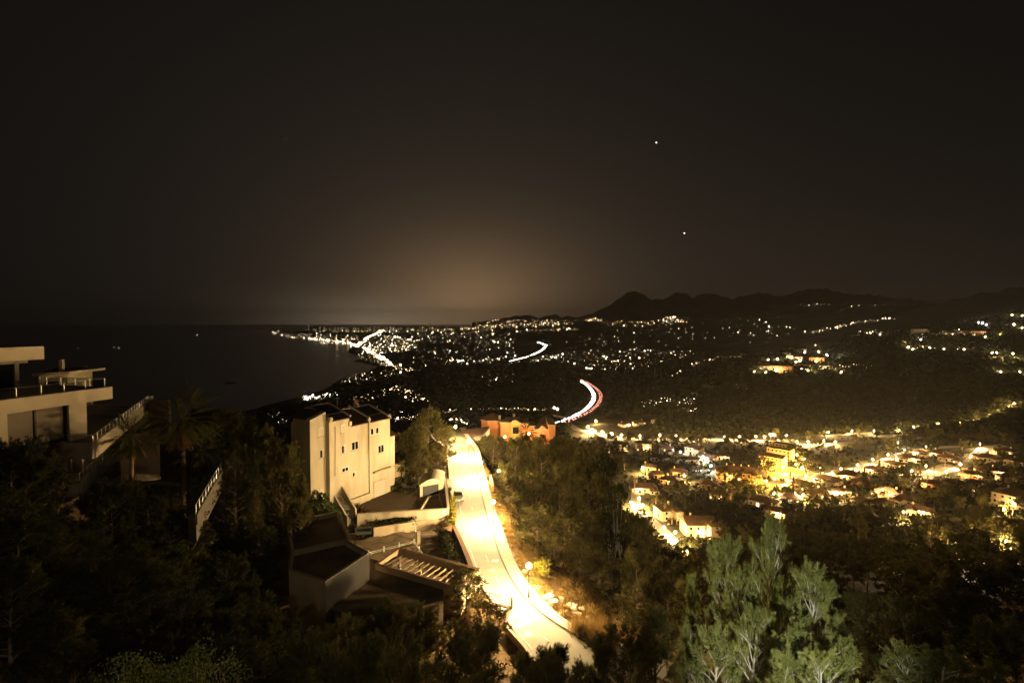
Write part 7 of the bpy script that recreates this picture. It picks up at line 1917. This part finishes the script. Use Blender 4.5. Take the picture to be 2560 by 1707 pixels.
# towers of the far city
M_tower = mat('tower_concrete', (.42, .36, .28), (.36, .30, .23), .8, .02)
E_tw = emat('tower_windows', (1.0, .78, .45), .55, False)
TW = [(772, 812, 3.2, 828)] + [(x, 824 - h, w, 829) for x, h, w in ((790, 4, 6), (800, 6, 5), (812, 3, 7), (838, 6, 5), (846, 8, 4), (852, 7, 4), (866, 5, 6), (885, 6, 4), (897, 7, 4), (905, 4, 5), (912, 6, 3), (925, 5, 4), (934, 7, 3), (945, 4, 5), (955, 6, 3), (968, 5, 4), (981, 8, 3), (990, 6, 4), (1003, 4, 5), (1020, 5, 4), (1036, 4, 4), (1052, 6, 3))] + [(1074, 808, 3.6, 826)]
for i, (px, py, w, pb) in enumerate(TW):
    Yt = 13500 + (i % 5) * 350; top = W(px, py, Yt); wd = w * Yt / FPX
    lab = 'tall thin tower at the left end of the far city skyline' if i == 0 else 'tallest lit tower right of the far city skyline' if i == len(TW) - 1 else f'tower block of the far city skyline, {nth(i - 1)} from the left'
    t = thing('tower_block', V(top.x, Yt, 2), lab, 'tower', 'towers of the far city')
    MB().box(V(top.x, Yt, -5), wd, 30, top.z + 5).build('tower', M_tower, t)
    rows = max(2, int(top.z / 26))
    for k in range(rows):
        MB().box(V(top.x, Yt - 16, top.z * (k + .45) / rows), wd * .8, 2, 9).build('window_band', E_tw if (i + k) % 3 else M_tower, t)
# radio masts on the hill
for px, py, h in ((1637, 950, 32), (1652, 950, 20)):
    c = land(px, py, 500); m_ = thing('radio_mast', c, f'{"taller" if h > 25 else "shorter"} thin radio mast on the dark plain above the slope', 'mast')
    hh = h * c.y / FPX
    for a in range(3): MB().bar(c + V(1.0 * math.cos(a * 2.1), 1.0 * math.sin(a * 2.1), 0), c + V(.3 * math.cos(a * 2.1), .3 * math.sin(a * 2.1), hh), .25).build('leg', M_metal, m_)
    for k in range(6): MB().box(c + V(0, 0, hh * (k + 1) / 7), 1.4 - k * .15, .2, .2).build('brace', M_metal, m_)
# ---------------------------------------------------------------- traffic on the motorway
def simple_car(front):
    b = MB(); secs = [(-2.1, .5, .9), (-1.2, .35, .95), (-.6, .35, 1.45), (.9, .35, 1.45), (1.6, .35, 1.0), (2.1, .4, .9)]
    vs = []
    for y, z0, z1 in secs: vs += [(-.85, y, z0), (.85, y, z0), (.8, y, z1), (-.8, y, z1)]
    b.add(vs, [(4 * i + k, 4 * i + (k + 1) % 4, 4 * i + 4 + (k + 1) % 4, 4 * i + 4 + k) for i in range(5) for k in range(4)] + [(3, 2, 1, 0), (20, 21, 22, 23)])
    body = b.mesh('body', M_car)
    lights = []
    for x in (-.6, .6):
        h = MB().box((x, -2.14, .55), .34, .12, .26) if front else MB().box((x, -2.14, .62), .36, .12, .22)
        lights.append(h.mesh('headlight' if front else 'tail_light', E_head if front else E_tail))
    return body, lights
cw, cr_ = simple_car(True), simple_car(False)
def traffic(line, meshes, z, lanes, gap, label, group, face):
    s = np.concatenate([[0], np.cumsum(np.hypot(*np.diff(line, axis=0).T))]); 
    for ln in lanes:
        t = rnd.uniform(0, gap)
        while t < s[-1]:
            x, y = np.interp(t, s, line[:, 0]), np.interp(t, s, line[:, 1]); x2, y2 = np.interp(min(t + 3, s[-1]), s, line[:, 0]), np.interp(min(t + 3, s[-1]), s, line[:, 1])
            if t + 3 > s[-1]: break
            d = np.array([x2 - x, y2 - y]); d /= np.hypot(*d)
            if face == 'cam' : ang = math.atan2(d[0], -d[1]) + math.pi
            else: ang = math.atan2(d[0], -d[1]) + math.pi
            o = thing('car', (x - d[1] * ln, y + d[0] * ln, CAMZ + z + .02), label, 'car', group, rz=ang)
            linkmesh('body', meshes[0], o)
            for l in meshes[1]: linkmesh('headlight' if meshes is cw else 'tail_light', l, o)
            t += gap * rnd.uniform(.75, 1.3)
traffic(mw_w, cw, MWZ, (-1.9, 1.9), 10.5, 'car with white headlights on the near motorway bend', 'oncoming motorway traffic', 'cam')
traffic(mw_r, cr_, MWZ, (-1.9, 1.9), 14, 'car with red tail lights on the near motorway bend', 'leaving motorway traffic', 'away')
# motorway lamps' bridge: overpass crossing the near end
a, b = W(1383, 1038, 800), W(1434, 1048, 805)
br = thing('overpass', V(a.x, a.y, CAMZ + MWZ), 'pale overpass bridge crossing the near end of the motorway', 'bridge')
d = (b - a); d.z = 0; L = d.length; d.normalize(); nn = V(-d.y, d.x, 0)
MB().hexa([a - nn * 4 + V(0, 0, -1.2), b - nn * 4 + V(0, 0, -1.2), b + nn * 4 + V(0, 0, -1.2), a + nn * 4 + V(0, 0, -1.2)], [a - nn * 4, b - nn * 4, b + nn * 4, a + nn * 4]).build('deck', M_white, br)
for sg in (-4, 4): MB().bar(a + nn * sg + V(0, 0, .5), b + nn * sg + V(0, 0, .5), .3, .9).build('parapet', M_white, br)
for f in (.2, .5, .8):
    q = a.lerp(b, f); MB().box(V(q.x, q.y, CAMZ + MWZ - 1), 1.2, 5, q.z - 1.2 - (CAMZ + MWZ - 1)).build('pier', M_conc, br)
# farther motorway stretches with lit traffic
for pts, z_, w_, lab, g_ in (([(1277, 912), (1289, 906), (1321, 893), (1349, 880), (1366, 867), (1362, 863), (1343, 858)], 0, 7, 'car with white headlights on the middle motorway stretch', 'middle motorway traffic'), ([(1238, 847), (1212, 842), (1209, 840), (1222, 836)], 0, 10, 'car with white headlights on the farthest motorway stretch', 'farthest motorway traffic')):
    P_ = [land(px, py, 900) for px, py in pts]; ln = resample(chaikin([(p.x, p.y) for p in P_]), 40); zz = height(ln[:, 0], ln[:, 1]); zs = np.convolve(np.pad(zz, 4, mode='edge'), np.ones(9) / 9, 'valid') + 9.0
    d_ = np.gradient(ln, axis=0); d_ /= np.hypot(d_[:, 0], d_[:, 1])[:, None]; n_ = np.stack([-d_[:, 1], d_[:, 0]], 1); k_ = len(ln)
    A_, B_ = ln - n_ * w_, ln + n_ * w_
    tag(MB().add([(p[0], p[1], CAMZ + z) for p, z in zip(A_, zs)] + [(p[0], p[1], CAMZ + z) for p, z in zip(B_, zs)], [(i, i + 1, k_ + i + 1, k_ + i) for i in range(k_ - 1)]).build('motorway', M_asphd), kind='structure')
    s = np.concatenate([[0], np.cumsum(np.hypot(*np.diff(ln, axis=0).T))]); gap = s[-1] / 78
    for j in range(78):
        t_ = j * gap; x, y, z = np.interp(t_, s, ln[:, 0]), np.interp(t_, s, ln[:, 1]), np.interp(t_, s, zs)
        o = thing('car', (x + rnd.uniform(-3, 3), y, CAMZ + z), lab, 'car', g_, rz=math.atan2(-x, y) * -1)
        o.rotation_euler = (0, 0, math.atan2(x, -y) + math.pi)
        linkmesh('body', cw[0], o)
        for l in cw[1]:
            h_ = linkmesh('headlight', l, o); h_.scale = (2.6, 1, 2.6); h_.location = (0, 0, -.8)
# boats and far beacons on the sea
for i, (px, py, lab) in enumerate(((493, 838, 'single bright boat light on the dark sea'), (662, 826, 'boat light near the tip of the cape'), (195, 874, 'dim boat light left of the middle of the sea'), (285, 870, 'dim left one of two boat lights above the villa terrace'), (297, 873, 'dim right one of two boat lights above the villa terrace'))):
    c = G(px, py, SEA); t = thing('boat', V(c.x, c.y, 0), lab, 'boat')
    s_ = c.y * .0011
    MB().hexa([(c.x - 5, c.y - 2, -.3), (c.x + 5, c.y - 2, -.3), (c.x + 5, c.y + 2, -.3), (c.x - 5, c.y + 2, -.3)], [(c.x - 6, c.y - 2.4, 1.6), (c.x + 7, c.y - 2.4, 1.9), (c.x + 7, c.y + 2.4, 1.9), (c.x - 6, c.y + 2.4, 1.6)]).build('hull', M_white_metal, t)
    MB().box(V(c.x - 1, c.y, 1.6), 4, 3, 2).build('cabin', M_white_metal, t)
    MB().bar(V(c.x, c.y, 3.5), V(c.x, c.y, 10), .2).build('mast', M_metal, t)
    MB().ball(V(c.x, c.y, 10.5), min(s_ * .18, 4) if i else s_ * .3, 6, 4).build('light', E_far_c if i < 2 else E_far_w, t)
# dark islet
c = G(577, 957, SEA); isl = MB(); isl.lathe(V(c.x, c.y, -4), [(26, 0), (20, 5), (9, 7), (2, 8)], 14)
tag(isl.build('islet', M_rock, org=c), 'small dark islet in the sea', 'islet')
# stars
for px, py, r, lab in ((1641, 357, 1.0, 'bright upper star right of the middle of the sky'), (1711, 583, .95, 'bright lower star above the mountains')):
    c = W(px, py, 90000); tag(MB().ball(c, 90000 / FPX * r * 1.25, 8, 6).build('star', E_star, org=c), lab, 'star')
E_fs = emat('faint_star', (.9, .92, 1.0), .10, False)
for i, (px, py) in enumerate(sorted(((524, 168), (432, 107), (610, 278), (836, 135), (770, 234), (1140, 285), (1283, 355), (1095, 415), (1993, 215), (2092, 300), (1635, 142), (495, 365), (2330, 420), (1480, 95), (1850, 500), (300, 520), (1390, 520), (2200, 120)))):
    c = W(px, py, 90000); tag(MB().ball(c, 90000 / FPX * .8, 6, 4).build('star', E_fs, org=c), f'faint star, {nth(i)} from the left among the faint ones', 'star', 'faint stars')
build_ground()
# ---------------------------------------------------------------- night haze
def build_haze(density):
    m = bpy.data.materials.new('haze'); m.use_nodes = True; t = m.node_tree; t.nodes.clear()
    o = t.nodes.new('ShaderNodeOutputMaterial'); v = t.nodes.new('ShaderNodeVolumePrincipled')
    v.inputs['Color'].default_value = (.92, .90, .86, 1); v.inputs['Density'].default_value = density; v.inputs['Anisotropy'].default_value = .7
    t.links.new(v.outputs[0], o.inputs['Volume'])
    mb = MB().hexa([(-85000, -60, -8), (80000, -60, -8), (80000, 48000, -8), (-85000, 48000, -8)], [(-85000, -60, 1480), (80000, -60, 1480), (80000, 48000, 1480), (-85000, 48000, 1480)])
    h = mb.build('haze', m, org=(0, 0, 0)); tag(h, 'thin night haze filling the air over land and sea', 'haze', kind='stuff')
build_haze(2.4e-5)
